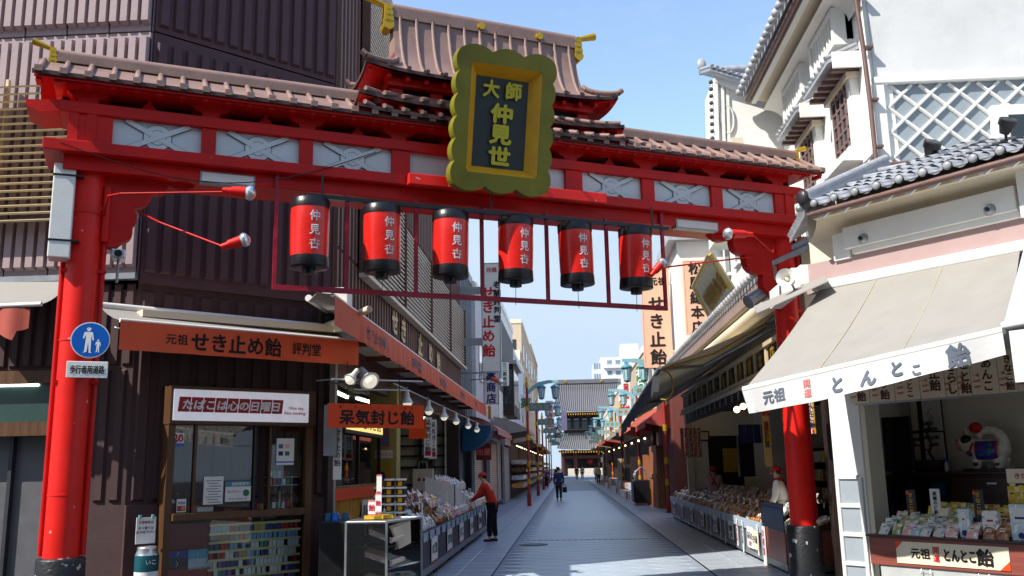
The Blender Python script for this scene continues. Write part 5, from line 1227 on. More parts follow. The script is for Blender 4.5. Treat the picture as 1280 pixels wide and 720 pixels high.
# ================================================================ BUILDINGS UP THE LANE, LEFT
def block(label, x0, x1, y0, y1, z1, mat, name='building', z0=0, wins=(), trim=None, roof=None, street='r', floors=None, cat='building'):
    """a plain block; wins = rows on the face that looks at the camera / street: (face, n, z, w, h)"""
    t = T(W, name, label, cat, ((x0+x1)/2, y0, 0))
    box(t, 'wall', mat, x0, x1, y0, y1, z0, z1)
    if trim: box(t, 'parapet', trim, x0-.06, x1+.06, y0-.06, y1+.06, z1-.25, z1+.08)
    if roof: box(t, 'roof', roof, x0-.3, x1+.3, y0-.3, y1+.3, z1, z1+.3)
    for (face, n, z, w_, h_) in wins:
        for i in range(n):
            if face == 'f': c_ = x0+(x1-x0)*(i+.5)/n; box(t, 'window', GLASSD, c_-w_/2, c_+w_/2, y0-.03, y0-.01, z, z+h_); box(t, 'window_frame', trim or WHITE, c_-w_/2-.05, c_+w_/2+.05, y0-.05, y0-.0, z-.08, z-.01)
            else:
                xx = x1 if face == 'r' else x0; sg = 1 if face == 'r' else -1; c_ = y0+(y1-y0)*(i+.5)/n
                box(t, 'window', GLASSD, xx+sg*.01, xx+sg*.03, c_-w_/2, c_+w_/2, z, z+h_); box(t, 'window_sill', trim or WHITE, xx, xx+sg*.1, c_-w_/2-.05, c_+w_/2+.05, z-.1, z-.01)
    return t
GW = pm('pale grey render', (196, 198, 202), .8, dirt=.2); BGW = pm('bluish white wall', (196, 210, 224), .8, dirt=.1); BEI = pm('beige mosaic wall', (192, 174, 150), .8, dirt=.15); ORB = pm('orange beige tiled wall', (212, 172, 128), .8, dirt=.1)
t = block('narrow blue grey metal clad building beyond the ribbed corner building', -9, -3.7, 30.6, 35.5, 9.0, pm('blue grey metal cladding', (96, 108, 124), .5, dirt=.2), trim=GREYM)
for i in range(8): box(t, 'cladding_rib', GREYM, -3.7, -3.64, 30.8+i*.6, 30.86+i*.6, 3.2, 8.7)
t = block('white rendered building with a dark weathered side beyond the tall white sign', -9, -3.55, 35.6, 47, 8.9, GW, trim=WHITE, wins=(('r', 3, 5.2, 1.2, 1.4),))
t = block('white building with a grey tiled upper side and bay window on the left', -9, -3.5, 47.1, 60, 10.6, PLASTER, trim=WHITE)
box(t, 'tiled_side', pm('dark grey ribbed siding', (92, 88, 88), .7), -3.5, -3.46, 47.4, 59.7, 5.6, 9.6)
box(t, 'bay_window', DBROWN, -3.46, -2.9, 50, 55, 4.4, 7.2); box(t, 'bay_roof', GTILE, -3.5, -2.7, 49.7, 55.3, 7.2, 7.4); box(t, 'bay_glass', GLASSD, -2.9, -2.88, 50.2, 54.8, 5, 6.9); box(t, 'bay_glass', GLASSD, -3.4, -2.96, 49.97, 49.99, 5, 6.9)
t = block('pale blue white house with a sloped gable beyond the bay window', -9, -3.5, 60.2, 74, 9.3, BGW, trim=WHITE, wins=(('r', 3, 5, 1, 1.3),))
t = block('beige flat roofed building with an open balcony up the left side', -11, -3.6, 74.5, 96, 13.6, BEI, trim=CREAM, wins=(('f', 3, 10.6, 1.6, 1.4), ('r', 4, 10.4, 2, 1.4), ('r', 4, 7, 2, 1.4)))
box(t, 'balcony', CREAM, -10, -3.7, 73.6, 74.5, 10.2, 11.0); box(t, 'downpipe', WHITE, -5.3, -5.0, 74.35, 74.45, 8, 13.4)
t = block('tall narrow orange beige tiled building near the temple on the left', -10, -3.9, 100, 124, 15.2, ORB, trim=CREAM, wins=(('r', 3, 12, 2, 1.5), ('r', 3, 8.5, 2, 1.5)))
block('low grey house beside the temple on the left', -12, -4.2, 124.5, 140, 7, GW, trim=GREYM, wins=(('r', 3, 4, 1.5, 1.4),))
# low shops with shutters and awnings on the left beyond the corner building
SH = pm('beige roller shutter', (172, 150, 130), .5, var=.1, dirt=.25)
def shutter(f, s0, s1, t_, z1, label, mat=SH):
    t = T(f, 'roller_shutter', label, 'shutter', ((s0+s1)/2, t_, 0))
    n = int(z1/.085); me = MB().add([(0, 0, 0), (s1-s0, 0, 0), (s1-s0, -.02, .04), (0, -.02, .04), (s1-s0, 0, .08), (0, 0, .08)], [(0, 1, 2, 3), (3, 2, 4, 5)]).mesh('shutter_slat', mat)
    for i in range(n):
        o = bpy.data.objects.new('shutter_slat', me); C.collection.objects.link(o); o.parent = t.o; o.location = (s0-(s0+s1)/2, 0, i*.084)
    box(t, 'head_box', GREYM, s0-.05, s1+.05, t_-.1, t_+.1, z1, z1+.3); box(t, 'jamb', GREYM, s0-.1, s0, t_-.05, t_+.05, 0, z1); box(t, 'jamb', GREYM, s1, s1+.1, t_-.05, t_+.05, 0, z1)
shutter(S, 32.4, 35.4, -.25, 2.7, 'beige roller shutter with dark red sign next to the corner shop'); shutter(S, 36.4, 40.2, -.45, 2.7, 'second closed roller shutter beyond the small dark red sign'); shutter(S, 41, 44.6, -.7, 2.6, 'third closed grey shutter beside the near lamp post on the left', pm('grey roller shutter', (140, 140, 140), .5, dirt=.25))
t = T(W, 'red_shop_sign', 'dark red sign board with pale characters over the first left shutter', 'sign', (-3.2, 33, 2.4)); a = P3(595, 560, Y=32.5); b = P3(614, 573, Y=32.5); box(t, 'board', pm('dark red sign paint', (104, 26, 24), .5), a.x, b.x, 32.5, 32.6, b.z-.05, a.z+.15); lettering(t, '飴屋', (a.x+b.x)/2, 32.49, (a.z+b.z)/2+.05, .24, PINKINK)
def small_awning(label, X, y0, y1, z0, z1, reach, mat, sg=1, name='shop_awning', stripe=None, drop=.2):
    t = T(W, name, label, 'awning', (X, (y0+y1)/2, z1))
    MB().grid(lambda u, v: (X+sg*reach*v, y0+(y1-y0)*u, z0+(z1-z0)*v+.1*math.sin(PI*v)), 6, 6).build('top_sheet', mat, t)
    MB().grid(lambda u, v: (X+sg*reach+.01*math.sin(u*60), y0+(y1-y0)*u, z1-drop*v), 40, 1).build('valance', stripe or mat, t)
    for y in (y0, y1): MB().add([(X, y, z0), (X+sg*reach*.5, y, (z0+z1)/2+.1), (X+sg*reach, y, z1), (X+sg*reach, y, z1-.06), (X, y, z1-.3)], [(0, 1, 2, 3, 4)]).build('end_cheek', mat, t)
    MB().tube([(X, y0+.1, z0-.9), (X+sg*reach*.95, y0+.1, z1)], .02, 5).build('strut', GREYM, t)
    return t
small_awning('pink and brown curved awning of the shuttered shop on the left', -3.45, 32.2, 40, 3.4, 2.95, 1.0, pm('dusty pink awning', (190, 130, 130), .7, dirt=.2))
small_awning('cream canopy beside the near lamp post on the left', -3.4, 42, 49, 3.9, 3.3, 1.6, CANVAS)
small_awning('long grey canopy over the shelves of the far left shops', -3.4, 50, 64, 3.7, 3.1, 1.5, CANG); small_awning('rust brown canopy further up the left side', -3.4, 65, 80, 3.6, 3.1, 1.6, pm('rust brown awning', (150, 84, 58), .7))
small_awning('pale canopy near the temple on the left', -3.5, 82, 104, 3.6, 3.1, 1.6, CANVAS)
for i, (y0_, y1_, cc, lab) in enumerate(((47.5, 55, DBROWN, 'dark open shop front with racks of goods beyond the near lamp post'), (56, 68, pm('shop interior shade tone', (84, 66, 54), .7), 'dim shop front halfway up the left side'), (69, 84, DBROWN, 'shadowy shop front far up the left side'), (86, 110, pm('shop interior shade tone', (84, 66, 54), .7), 'farthest shop front before the temple on the left'))):
    t = T(W, 'lane_shop', lab, 'shop', (-2.9, y0_, 0)); box(t, 'opening', cc, -3.6, -3.0, y0_, y1_, 0, 3.0); box(t, 'fascia', pm('shop fascia %d' % i, [(150, 60, 40), (190, 180, 160), (90, 80, 70), (160, 140, 120)][i], .6), -3.6, -2.95, y0_, y1_, 3.0, 3.5)  # opening is a solid block, the shop's inner shade put into its colour
    for k in range(5):
        for z in (.55, .95, 1.35, 1.75): 
            yy = y0_+.3+k*(y1_-y0_)/5; box(t, 'goods_shelf', WR[(k*3+int(z*5)+i) % 9], -2.97, -2.35+.15*(z > 1), yy, yy+(y1_-y0_)/5-.4, z, z+.22)
    for k in range(4): MB().ball((-2.7, y0_+1+k*(y1_-y0_)/4, 2.7), .035, 8, 6).build('lamp', BULB, t)
# ================================================================ TEAL STREET LAMPS
def street_lamp(X, Y, sg, label, src=None):
    """pole at X,Y; arm reaches over the lane (sg = +1 to the right)"""
    t = T(Fr(X, Y, 0), 'street_lamp', label, 'street lamp', (0, 0, 0), 'red and teal lamp posts up the shopping street')
    MB().lathe([(.09, 0), (.09, .5), (.06, .55), (.055, 4.9)], (0, 0), 0, 14).build('pole', pm('dark red pole paint', (136, 34, 28), .5, dirt=.2), t)
    for z in (.9, 1.6, 2.7, 3.9, 4.9): MB().lathe([(.075, z), (.08, z+.1), (.075, z+.22)], (0, 0), 0, 12).build('gold_band', GOLD, t)
    MB().lathe([(.07, 5.12), (.04, 5.2), (.06, 5.27), (.01, 5.4)], (0, 0), 0, 12).build('finial', GOLD, t)
    pts = [(0, 0, 4.75), (sg*.2, 0, 4.95), (sg*.5, 0, 5.13), (sg*.9, 0, 5.2), (sg*1.35, 0, 5.2)]
    m = MB()
    for a, b in zip(pts[:-1], pts[1:]): m.slab([(a[0], -.03, a[2]), (b[0], -.03, b[2]), (b[0], -.03, b[2]-.1-.12*(1-abs(b[0])/1.4)), (a[0], -.03, a[2]-.1-.12*(1-abs(a[0])/1.4))], .06)
    m.build('arm', TEAL, t)
    for x in (.62, 1.2):
        l = MB().lathe([(.02, 0), (.19, .0), (.2, .04), (.16, .09), (.05, .16)], (sg*x, 0), 4.86, 8); l.cyl((sg*x, 0, 5.0), (sg*x, 0, 5.12), .02, n=6); lo = l.build('lantern_cap', TEALD, t)
        MB().lathe([(.11, 0), (.155, .40)], (sg*x, 0), 4.46, 8).build('lantern_glass', pm('frosted lantern glass', (176, 208, 214), .3, bump=0), t, parent=t.o)
        m = MB()
        for k in range(8): a = PI*k/4; m.cyl((sg*x+.112*math.cos(a), .112*math.sin(a), 4.46), (sg*x+.162*math.cos(a), .162*math.sin(a), 4.87), .012, n=4)
        m.build('lantern_bars', TEALD, t); MB().lathe([(.04, -.05), (.12, .0), (.12, .03)], (sg*x, 0), 4.43, 8).build('lantern_base', TEALD, t)
    box(t, 'name_board', TEALD if sg > 0 else TEAL, min(sg*.08, sg*1.0), max(sg*.08, sg*1.0), -.04, .04, 3.92, 4.25)
    for k, ch in enumerate('仲見世'): lettering(t, ch, sg*.54+(k-1)*.27, -.045, 4.085, .2, GOLD, vertical=True, off=.03)
    return t
L1 = street_lamp(-1.68, 38.6, 1, 'nearest teal lamp post on the left side of the lane'); L2 = street_lamp(3.3, 31.4, -1, 'nearest teal lamp post on the right side of the lane, by the stalls')
for sg, src, xs in ((1, L1, (-1.75, -1.8, -1.85, -1.9, -1.95)), (-1, L2, (3.35, 3.3, 3.3, 3.25, 3.2))):
    for k, Y in enumerate(((52, 65, 78, 91, 104) if sg > 0 else (44, 57, 70, 84, 98))):
        c_ = copy_tree(src.o); c_.location = (xs[k], Y, 0)
        c_['label'] = ['second', 'third', 'fourth', 'fifth', 'farthest'][k]+' teal lamp post from the near end on the '+('left' if sg > 0 else 'right')+' side of the lane'
# banners up the lane, left
vsign('banner', 'pink and white vertical banner with red characters beside the left teal board', 682, 692, 501, 535, 60, pm('pale pink banner', (226, 196, 200), .7), th=.05, cols=(('せき止', .55, .45, .45, RINK, True),))
vsign('banner', 'narrow white banner with black characters further up on the left', 694, 700, 528, 552, 75, WHITE, th=.05, cols=(('大師', .5, .5, .5, INK, True),))
vsign('banner', 'lilac vertical banner far up the lane on the left', 701, 709, 513, 538, 80, pm('lilac banner', (190, 176, 214), .7), th=.05)
vsign('white_board', 'white board sign with green print behind the near lamp post', 651, 664, 493, 520, 42, WHITE, th=.08, cols=(('薬', .5, .6, .5, GRINK, True),))
# ================================================================ TEMPLE GATE AND TOWER
TG = Fr(2.2, 150, 0)
tg = T(TG, 'temple_gate', 'large two storey temple gate with grey tiled roofs at the end of the lane', 'temple gate', (0, 0, 0))
TR = pm('grey temple roof tile', (108, 107, 112), .6, var=.1, dirt=.15); TDW = pm('dark weathered temple timber', (52, 44, 44), .7); TRW = pm('dark red temple timber', (70, 36, 32), .6)
q = lambda u, v, t=0: TG.q(u, v, t)
x0, z0 = q(696, 478); x1, _ = q(772, 476); ex0, ez0 = q(697, 515, -3); ex1, _ = q(775, 510, -3)
ex0, ex1 = x0-.2, x1+1.0; cx = (x0+x1)/2
MB().grid(lambda u, v: (x0-.8*v**2+(x1-x0+1.6*v**2)*u, 2-5*v, z0-(z0-ez0)*(v**.8)+.35*abs(2*u-1)**4*v), 20, 8).build('upper_roof', TR, tg)
n = 34; ridm = MB()
for i in range(n):
    u = i/(n-1); pts = [(x0-.8*v**2+(x1-x0+1.6*v**2)*u, 2-5*v, z0-(z0-ez0)*(v**.8)+.35*abs(2*u-1)**4*v+.06) for v in (0, .25, .5, .75, 1)]
    MB().tube(pts, .09, 5).build('roof_rib', TR, tg)
box(tg, 'main_ridge', TR, x0-.2, x1+.2, 1.6, 2.4, z0-.1, z0+.55); MB().box(x0+1.2, x0+1.6, 1.5, 1.6, z0+.1, z0+.4).build('ridge_crest', GOLD, tg); MB().box(cx+2.2, cx+2.6, 1.5, 1.6, z0+.1, z0+.4).build('ridge_crest', GOLD, tg)
for i in range(30): u = (i+.5)/30; box(tg, 'rafter_end', GOLDY, x0-.7+(x1-x0+1.4)*u-.07, x0-.7+(x1-x0+1.4)*u+.07, -3.05, -2.6, ez0-.55, ez0-.3)
box(tg, 'eave_beam', TRW, x0-.8, x1+.8, -2.9, 3, ez0-.3, ez0-.05)
zm = q(730, 540, -1)[1]; zl = q(730, 562, -2)[1]
box(tg, 'upper_storey', TDW, cx-4.1, cx+4.1, -1.2, 3, zm, ez0-.3)
for i in range(7): xx = cx-4+i*1.33; box(tg, 'upper_post', TDW, xx-.12, xx+.12, -1.4, -1.2, zm, ez0-.3); box(tg, 'bracket_set', TDW, xx-.4, xx+.4, -2.2, -1.2, ez0-.9, ez0-.5)
for i in range(6): xx = cx-3.33+i*1.33; box(tg, 'white_infill', pm('dull white infill', (150, 156, 160), .8), xx-.4, xx+.4, -1.25, -1.2, ez0-1.3, ez0-1.0); box(tg, 'lattice', pm('grey green lattice', (84, 96, 98), .7), xx-.45, xx+.45, -1.25, -1.2, zm+.6, zm+1.7)
box(tg, 'balcony_rail', TDW, cx-4.6, cx+4.6, -1.9, -1.8, zm+.3, zm+.5)
MB().grid(lambda u, v: (cx-4.2-1.0*v+(8.4+2.0*v)*u, -1-2.2*v, zm-(zm-zl)*(v**.8)+.25*abs(2*u-1)**4*v), 16, 5).build('lower_roof', TR, tg)
for i in range(30):
    u = i/29; MB().tube([(cx-4.2-1.0*v+(8.4+2.0*v)*u, -1-2.2*v, zm-(zm-zl)*(v**.8)+.25*abs(2*u-1)**4*v+.05) for v in (0, .5, 1)], .08, 5).build('roof_rib', TR, tg)
for i in range(24): u = (i+.5)/24; box(tg, 'rafter_end', GOLDY, cx-4.9+9.8*u-.07, cx-4.9+9.8*u+.07, -3.2, -2.8, zl-.5, zl-.25)
box(tg, 'eave_beam', TRW, cx-5, cx+5, -2.8, 2.5, zl-.3, zl-.08)
for xx in (-4.3, -2.3, 2.3, 4.3): MB().lathe([(.34, 0), (.34, zl-.5)], (cx+xx, -1.3), .5, 12).build('column', TRW, tg)
box(tg, 'tie_beam', TRW, cx-4.6, cx+4.6, -1.5, -1.1, zl-1.4, zl-.9); box(tg, 'interior_shade', BLACK, cx-4.3, cx+4.3, 2, 2.4, 0, zl-.3)  # black slab stands in for the shade inside the gate
MB().lathe([(.25, 0), (.5, .3), (.5, .8), (.25, 1.1)], (cx, -.2), zl-2.4, 14).build('red_paper_lantern', pm('dim red lantern', (130, 30, 26), .6), tg)
for i in range(6): box(tg, 'step', pm('pale granite step', (190, 182, 170), .8), cx-3.6, cx+3.6, -6+i*.6, 2, .0+i*.2, .2+i*.2)
tw = T(W, 'apartment_tower', 'white high rise apartment block rising behind the temple gate', 'apartment tower', (12, 260, 0))
a = P3(741, 447, Y=260); b = P3(812, 438, Y=260)
TWW = pm('bright white tower wall', (226, 230, 236), .8, dirt=.05)
box(tw, 'wall', TWW, a.x+2.2, b.x, 260, 275, 0, a.z); box(tw, 'side_wing', pm('shaded white tower wall', (206, 212, 220), .8), a.x, a.x+2.2, 262, 275, 0, a.z-1.5); box(tw, 'plant_room', TWW, b.x-8, b.x-3, 262, 270, a.z, a.z+4)  # shade on the side wing is put into its greyer wall colour
for i in range(13):
    z = a.z-2-i*3.1; box(tw, 'balcony', WHITE, a.x+3, b.x+.3, 259, 260, z-1.2, z-.2)
    for k in range(6): box(tw, 'window', pm('blue tower window', (120, 140, 160), .3), a.x+4+k*2.4, a.x+5.4+k*2.4, 259.95, 259.99, z-.2, z+1.1)
    for k in range(3): box(tw, 'window', pm('blue tower window', (120, 140, 160), .3), a.x+.3+k*.7, a.x+.7+k*.7, 261.9, 261.98, z-1, z+.6)
block('pale low building behind the temple on the right', 9, 22, 175, 190, 10, GW, trim=WHITE, wins=(('f', 6, 6, 1, 1.4),))
block('pale building closing the view left of the temple', -24, -7, 165, 180, 9, BEI, trim=WHITE)
# ================================================================ RIGHT CORNER SHOP
R = Fr(3.45, 10.8, -50.3)
rb = T(R, 'right_corner_shop', 'white plastered corner shop with grey tiled pent roof right of the gate', 'shop building', (0, 0, 0))
rq = lambda u, v, t=0: R.q(u, v, t)
box(rb, 'corner_pillar', PLASTER, -.49, -.09, 0, .42, .0, 3.6, bevel=.01)
box(rb, 'pillar_corner_strip', CREAM, -.09, -.03, .02, .3, 0, 3.6)
# lattice foot of the pillar
zf1 = rq(1050, 596, -.03)[1]
for (a, b, c_, d) in ((-.47, -.42, .1, zf1), (-.17, -.12, .1, zf1)): box(rb, 'lattice_stile', WHITE, a, b, -.035, -.001, c_, d, bevel=.012)
nz = 4
for i in range(5): z = .12+(zf1-.12)*i/4; box(rb, 'lattice_rail', WHITE, -.42, -.17, -.033, -.001, z-.03, z+.02, bevel=.01)
box(rb, 'namako_panel', NAMAKO, -.43, -.16, -.012, -.002, .1, zf1-.02)
# walls above the opening
box(rb, 'lintel_wall', PLASTER, -.03, 4.2, .0, .25, 2.62, 3.85); box(rb, 'pink_fascia', PINK, -.62, 4.2, -.06, -.001, 3.62, 4.0, bevel=.008)
box(rb, 'awning_cassette', WHITE, -.45, 3.3, -.2, -.062, 3.62, 3.74, bevel=.02)
box(rb, 'upper_wall', CREAM, -.58, 4.2, .02, .3, 3.85, 4.75)
b0 = rq(1054, 306, -.16); b1 = rq(1270, 257, -.16)
box(rb, 'white_beam', PLASTER, b0[0], b1[0], -.16, .02, 4.06, 4.32, bevel=.01); box(rb, 'white_beam_step', PLASTER, b0[0]+.08, b1[0], -.12, .02, 3.99, 4.06, bevel=.008)
box(rb, 'white_block', PLASTER, b0[0]-.18, b0[0]+.03, -.1, .02, 3.96, 4.28); box(rb, 'white_block', PLASTER, b1[0]+.05, b1[0]+.4, -.2, .02, 3.96, 4.5)
for (u, v) in ((1078, 298), (1236, 262)):
    s_, z_ = rq(u, v, -.18); m = MB(); m.cyl((s_, -.215, z_), (s_, -.16, z_), .04, .065, n=20); m.build('boss', GREYM, rb); MB().cyl((s_, -.23, z_), (s_, -.2, z_), .022, n=12).build('boss_centre', BLACK, rb)
# coved soffit and gutter
m = MB(); m.grid(lambda u, v: (-.60+.44*v+(4.8-.44*v)*u, .02-.42*(1-math.cos(v*PI/2)), 4.28+.2*math.sin(v*PI/2)), 2, 8); m.build('coved_soffit', CREAM, rb)
box(rb, 'eave_board', CREAM, -.16, 4.2, -.47, -.4, 4.42, 4.5); MB().cyl((-.18, -.52, 4.47), (4.2, -.52, 4.47), .035, n=10).build('gutter', GUTTER, rb)
for i in range(16): m = MB(); m.prism([(0+i*.27, 4.40), (.12+i*.27, 4.47), (-.12+i*.27, 4.47)], -.50, -.47); m.build('eave_scallop', PLASTER, rb)
# return of the eave along the lane
box(rb, 'return_wall', CREAM, -.6, -.5, .1, 1.6, 3.6, 4.6)
rt_ = Fr(3.05, 11.1, 90); 
part(MB().box(.1, 1.9, -.05, .1, 3.75, 4.0), 'white_beam', PLASTER, rb, rt_); part(MB().cyl((.5, -.09, 3.88), (.5, -.04, 3.88), .06, n=16), 'boss', BLACK, rb, rt_)
part(MB().box(.75, 1.0, -.12, .05, 3.8, 4.1), 'white_block', WHITE, rb, rt_)
# pent roof: tiled sheet from the eave up to the side wall of the tall store
def roofP(s, v):
    e = R.w(s, -.56, 4.55); tx = max(4.62, e.x+.5); top = Vector((tx+.9*0, 12.46, 5.62+.17*(tx-4.62)))
    # run straight back from the eave
    d = R.n; k = (12.46-e.y)/d.y; tp = e+d*k; rise = .40*k
    return e+d*k*v+Vector((0, 0, min(rise, 1.40)*v))
mr = MB(); 
SS = [-.06+i*.27 for i in range(16)]
def RP(s, v):
    P = roofP(s, v); return R.loc(P)
mr.grid(lambda u, v: RP(-.15+4.3*u, v), 18, 6, False); mr.build('roof_bed', GTILE, rb)
tile = None
for i, s in enumerate(SS):
    for j in range(16):
        P = Vector(RP(s, 0)); Q_ = Vector(RP(s, 1)); L = (Q_-P).length; n_t = max(1, int(L/.26))
        if j >= n_t: break
        if tile is None:
            m = MB(); m.grid(lambda u, v: (.055*math.cos(PI*u), .29*v, .055*math.sin(PI*u)+.012-.012*v*2), 6, 1)
            m.grid(lambda u, v: (.055+.16*u, .29*v, .0-.035*math.sin(PI*u)+.02-.012*v*2), 5, 1); m.grid(lambda u, v: (.055+.16*u, 0, .02-.035*math.sin(PI*u)-.03*v), 5, 1, False)
            tile = m.mesh('roof_tile', GTILE)
        d = (Q_-P).normalized(); o = bpy.data.objects.new('roof_tile', tile); C.collection.objects.link(o); o.parent = rb.o
        o.location = P+d*(j*.262)+Vector((0, 0, .02)); o.rotation_euler = (math.asin(d.z), 0, 0)
    e = Vector(RP(s, 0)); MB().ball((e.x, e.y-.01, e.z+.03), .047, 14, 9, (1, .6, 1)).build('eave_cap', pm('light grey eave cap', (150, 152, 156), .4), rb)
# hip ridge at the left end
ec = Vector(RP(-.17, 0)); uc = Vector(R.loc((4.56, 12.42, 5.58))); ue = Vector(RP(-.15, 1)); bk = Vector(R.loc((4.5, 12.8, 5.5))); fb = Vector(R.loc((3.02, 11.9, 4.5)))
MB().add([ec, ue, uc], [(0, 1, 2)]).build('roof_bed', GTILE, rb); MB().slab([ec, uc, bk, fb], .05, (0, 0, -1)).build('return_roof', GTILE, rb)
for k in range(9): f = (k+.5)/9; a_ = ec.lerp(fb, f); b_ = uc.lerp(bk, f); MB().cyl(a_+Vector((0, 0, .03)), b_+Vector((0, 0, .03)), .045, n=8).build('roof_rib_tile', GTILE, rb)
for k in range(1, 5): f = k/5; a_ = Vector(RP(-.15, f)); b_ = ec.lerp(uc, f); MB().cyl(a_+Vector((0, 0, .02)), b_+Vector((0, 0, .05)), .05, n=8).build('roof_rib_tile', GTILE, rb)
hp = [ec.lerp(uc, v)+Vector((0, 0, .07)) for v in (0, .3, .6, 1)]
MB().tube(hp, .075, 10).build('hip_ridge', GTILE, rb); MB().tube([p+Vector((0, 0, .09)) for p in hp], .06, 10).build('hip_ridge_cap', GTILE, rb)
m = MB(); m.ball(hp[0]+Vector((0, -.06, .05)), .085, 12, 8, (1, .5, 1.1)); m.build('ridge_end_tile', pm('near black ridge tile', (44, 42, 46), .4), rb)
MB().ball(hp[0]+Vector((-.08, -.02, -.06)), .05, 12, 8).build('ridge_end_ball', GREYM, rb)
# room inside
box(rb, 'back_wall', INTW, -1.6, 4.2, 2.1, 2.2, 0, 3.2)
room = [(-.45, .36), (-1.55, 2.1), (4.2, 2.1), (4.2, .26), (-.1, .26)]
MB().slab([(a, b, 2.9) for a, b in room], .08, (0, 0, 1)).build('ceiling', INTW, rb); MB().slab([(a, b, 0) for a, b in room], .02, (0, 0, 1)).build('floor', pm('grey tile floor', (96, 92, 88), .4), rb)
MB().slab([(-.46, .4, 0), (-1.6, 2.15, 0), (-1.6, 2.15, 3.2), (-.46, .4, 3.2)], .06, (1, 0, 0)).build('side_wall', CABW, rb)
box(rb, 'inner_partition', INTW, -1.0, -.9, 1.2, 2.1, 0, 2.9); box(rb, 'inner_partition', INTW, -.86, -.8, 1.2, 2.1, 0, 2.9)
box(rb, 'passage_shade', DBROWN, -1.5, -1.0, 2.0, 2.1, 0, 2.6)  # dark sheet painted in for the shade of a passage
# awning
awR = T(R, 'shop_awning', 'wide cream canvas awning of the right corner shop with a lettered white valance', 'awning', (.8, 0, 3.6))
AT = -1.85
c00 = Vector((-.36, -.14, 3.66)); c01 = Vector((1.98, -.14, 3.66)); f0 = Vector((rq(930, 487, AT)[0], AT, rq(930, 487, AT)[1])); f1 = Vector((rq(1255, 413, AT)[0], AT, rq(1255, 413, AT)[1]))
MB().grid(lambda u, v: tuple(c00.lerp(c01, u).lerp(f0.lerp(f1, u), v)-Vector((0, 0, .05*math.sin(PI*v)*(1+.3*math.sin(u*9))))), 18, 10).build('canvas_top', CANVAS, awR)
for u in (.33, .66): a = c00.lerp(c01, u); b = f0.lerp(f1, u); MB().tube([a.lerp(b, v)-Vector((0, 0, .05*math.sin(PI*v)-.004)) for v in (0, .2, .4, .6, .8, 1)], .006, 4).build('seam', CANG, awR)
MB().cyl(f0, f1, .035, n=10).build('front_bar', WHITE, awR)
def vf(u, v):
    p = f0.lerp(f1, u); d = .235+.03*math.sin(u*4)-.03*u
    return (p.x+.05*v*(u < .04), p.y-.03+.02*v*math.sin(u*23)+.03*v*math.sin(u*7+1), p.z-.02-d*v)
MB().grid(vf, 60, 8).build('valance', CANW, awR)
def onval(f_u, dz=-.155, lift=-.075):
    def fn(x, y, z): return (x, f0.y+lift, z)
    p = f0.lerp(f1, f_u); return p, fn
def vlet(tx, u, h, mat, wide=None, vertical=False, off=.04, dz=-.16):
    p = f0.lerp(f1, u); sl_ = (f1.z-f0.z)/(f1.x-f0.x)
    def fn_(x, y, z):
        z = z+(x-p.x)*sl_; uu = (x-f0.x)/(f1.x-f0.x); top = f0.z+(f1.z-f0.z)*uu-.02
        return (x, vf(uu, max(0, min(1, (top-z)/(.235+.03*math.sin(uu*4)-.03*uu))))[1]-.008, z)
    lettering(awR, tx, p.x, 0, p.z+dz, h, mat, wide=wide, vertical=vertical, off=off, fn=fn_)
vlet('元祖', .145, .13, GINK, wide=.29, dz=-.135); vlet('開', .295, .085, PINKINK, vertical=True, off=.02, dz=-.085); vlet('運', .295, .085, PINKINK, vertical=True, off=.02, dz=-.18)
vlet('と', .425, .17, GINK, vertical=True, off=.07); vlet('ん', .545, .16, GINK, vertical=True, off=.07); vlet('と', .65, .15, GINK, vertical=True, off=.07, dz=-.13); vlet('こ', .72, .11, GINK, vertical=True, off=.07, dz=-.18); vlet('飴', .855, .2, GINK, vertical=True, off=.05, dz=-.125)
for u in (.04, .96): a = c00.lerp(c01, u); b = f0.lerp(f1, u); MB().tube([a+Vector((0, .1, -.2)), a.lerp(b, .5)+Vector((.2, 0, -.15)), b+Vector((0, .02, -.02))], .02, 6).build('folding_arm', GREYM, awR)
aw3 = T(R, 'shop_awning', 'greyer awning panel at the far right edge of the picture', 'awning', (2.6, 0, 3.6))
g0, g1, g2, g3 = Vector((2.02, -.1, 3.72)), Vector((3.6, -.1, 3.72)), Vector((f1.x+.02, AT-.05, f1.z+.03)), Vector((f1.x+1.4, AT-.05, f1.z+.1))
MB().grid(lambda u, v: tuple(g0.lerp(g1, u).lerp(g2.lerp(g3, u), v)), 6, 6).build('canvas_top', pm('blue grey ribbed awning', (172, 178, 190), .7, dirt=.15), aw3)
MB().cyl(g2, g3, .035, n=10).build('front_bar', WHITE, aw3); MB().grid(lambda u, v: (g2.x+.05+(g3.x-g2.x)*u, g2.y-.02+.02*v*math.sin(u*30), g2.z-.05-.42*v), 16, 3).build('valance', CANW, aw3)
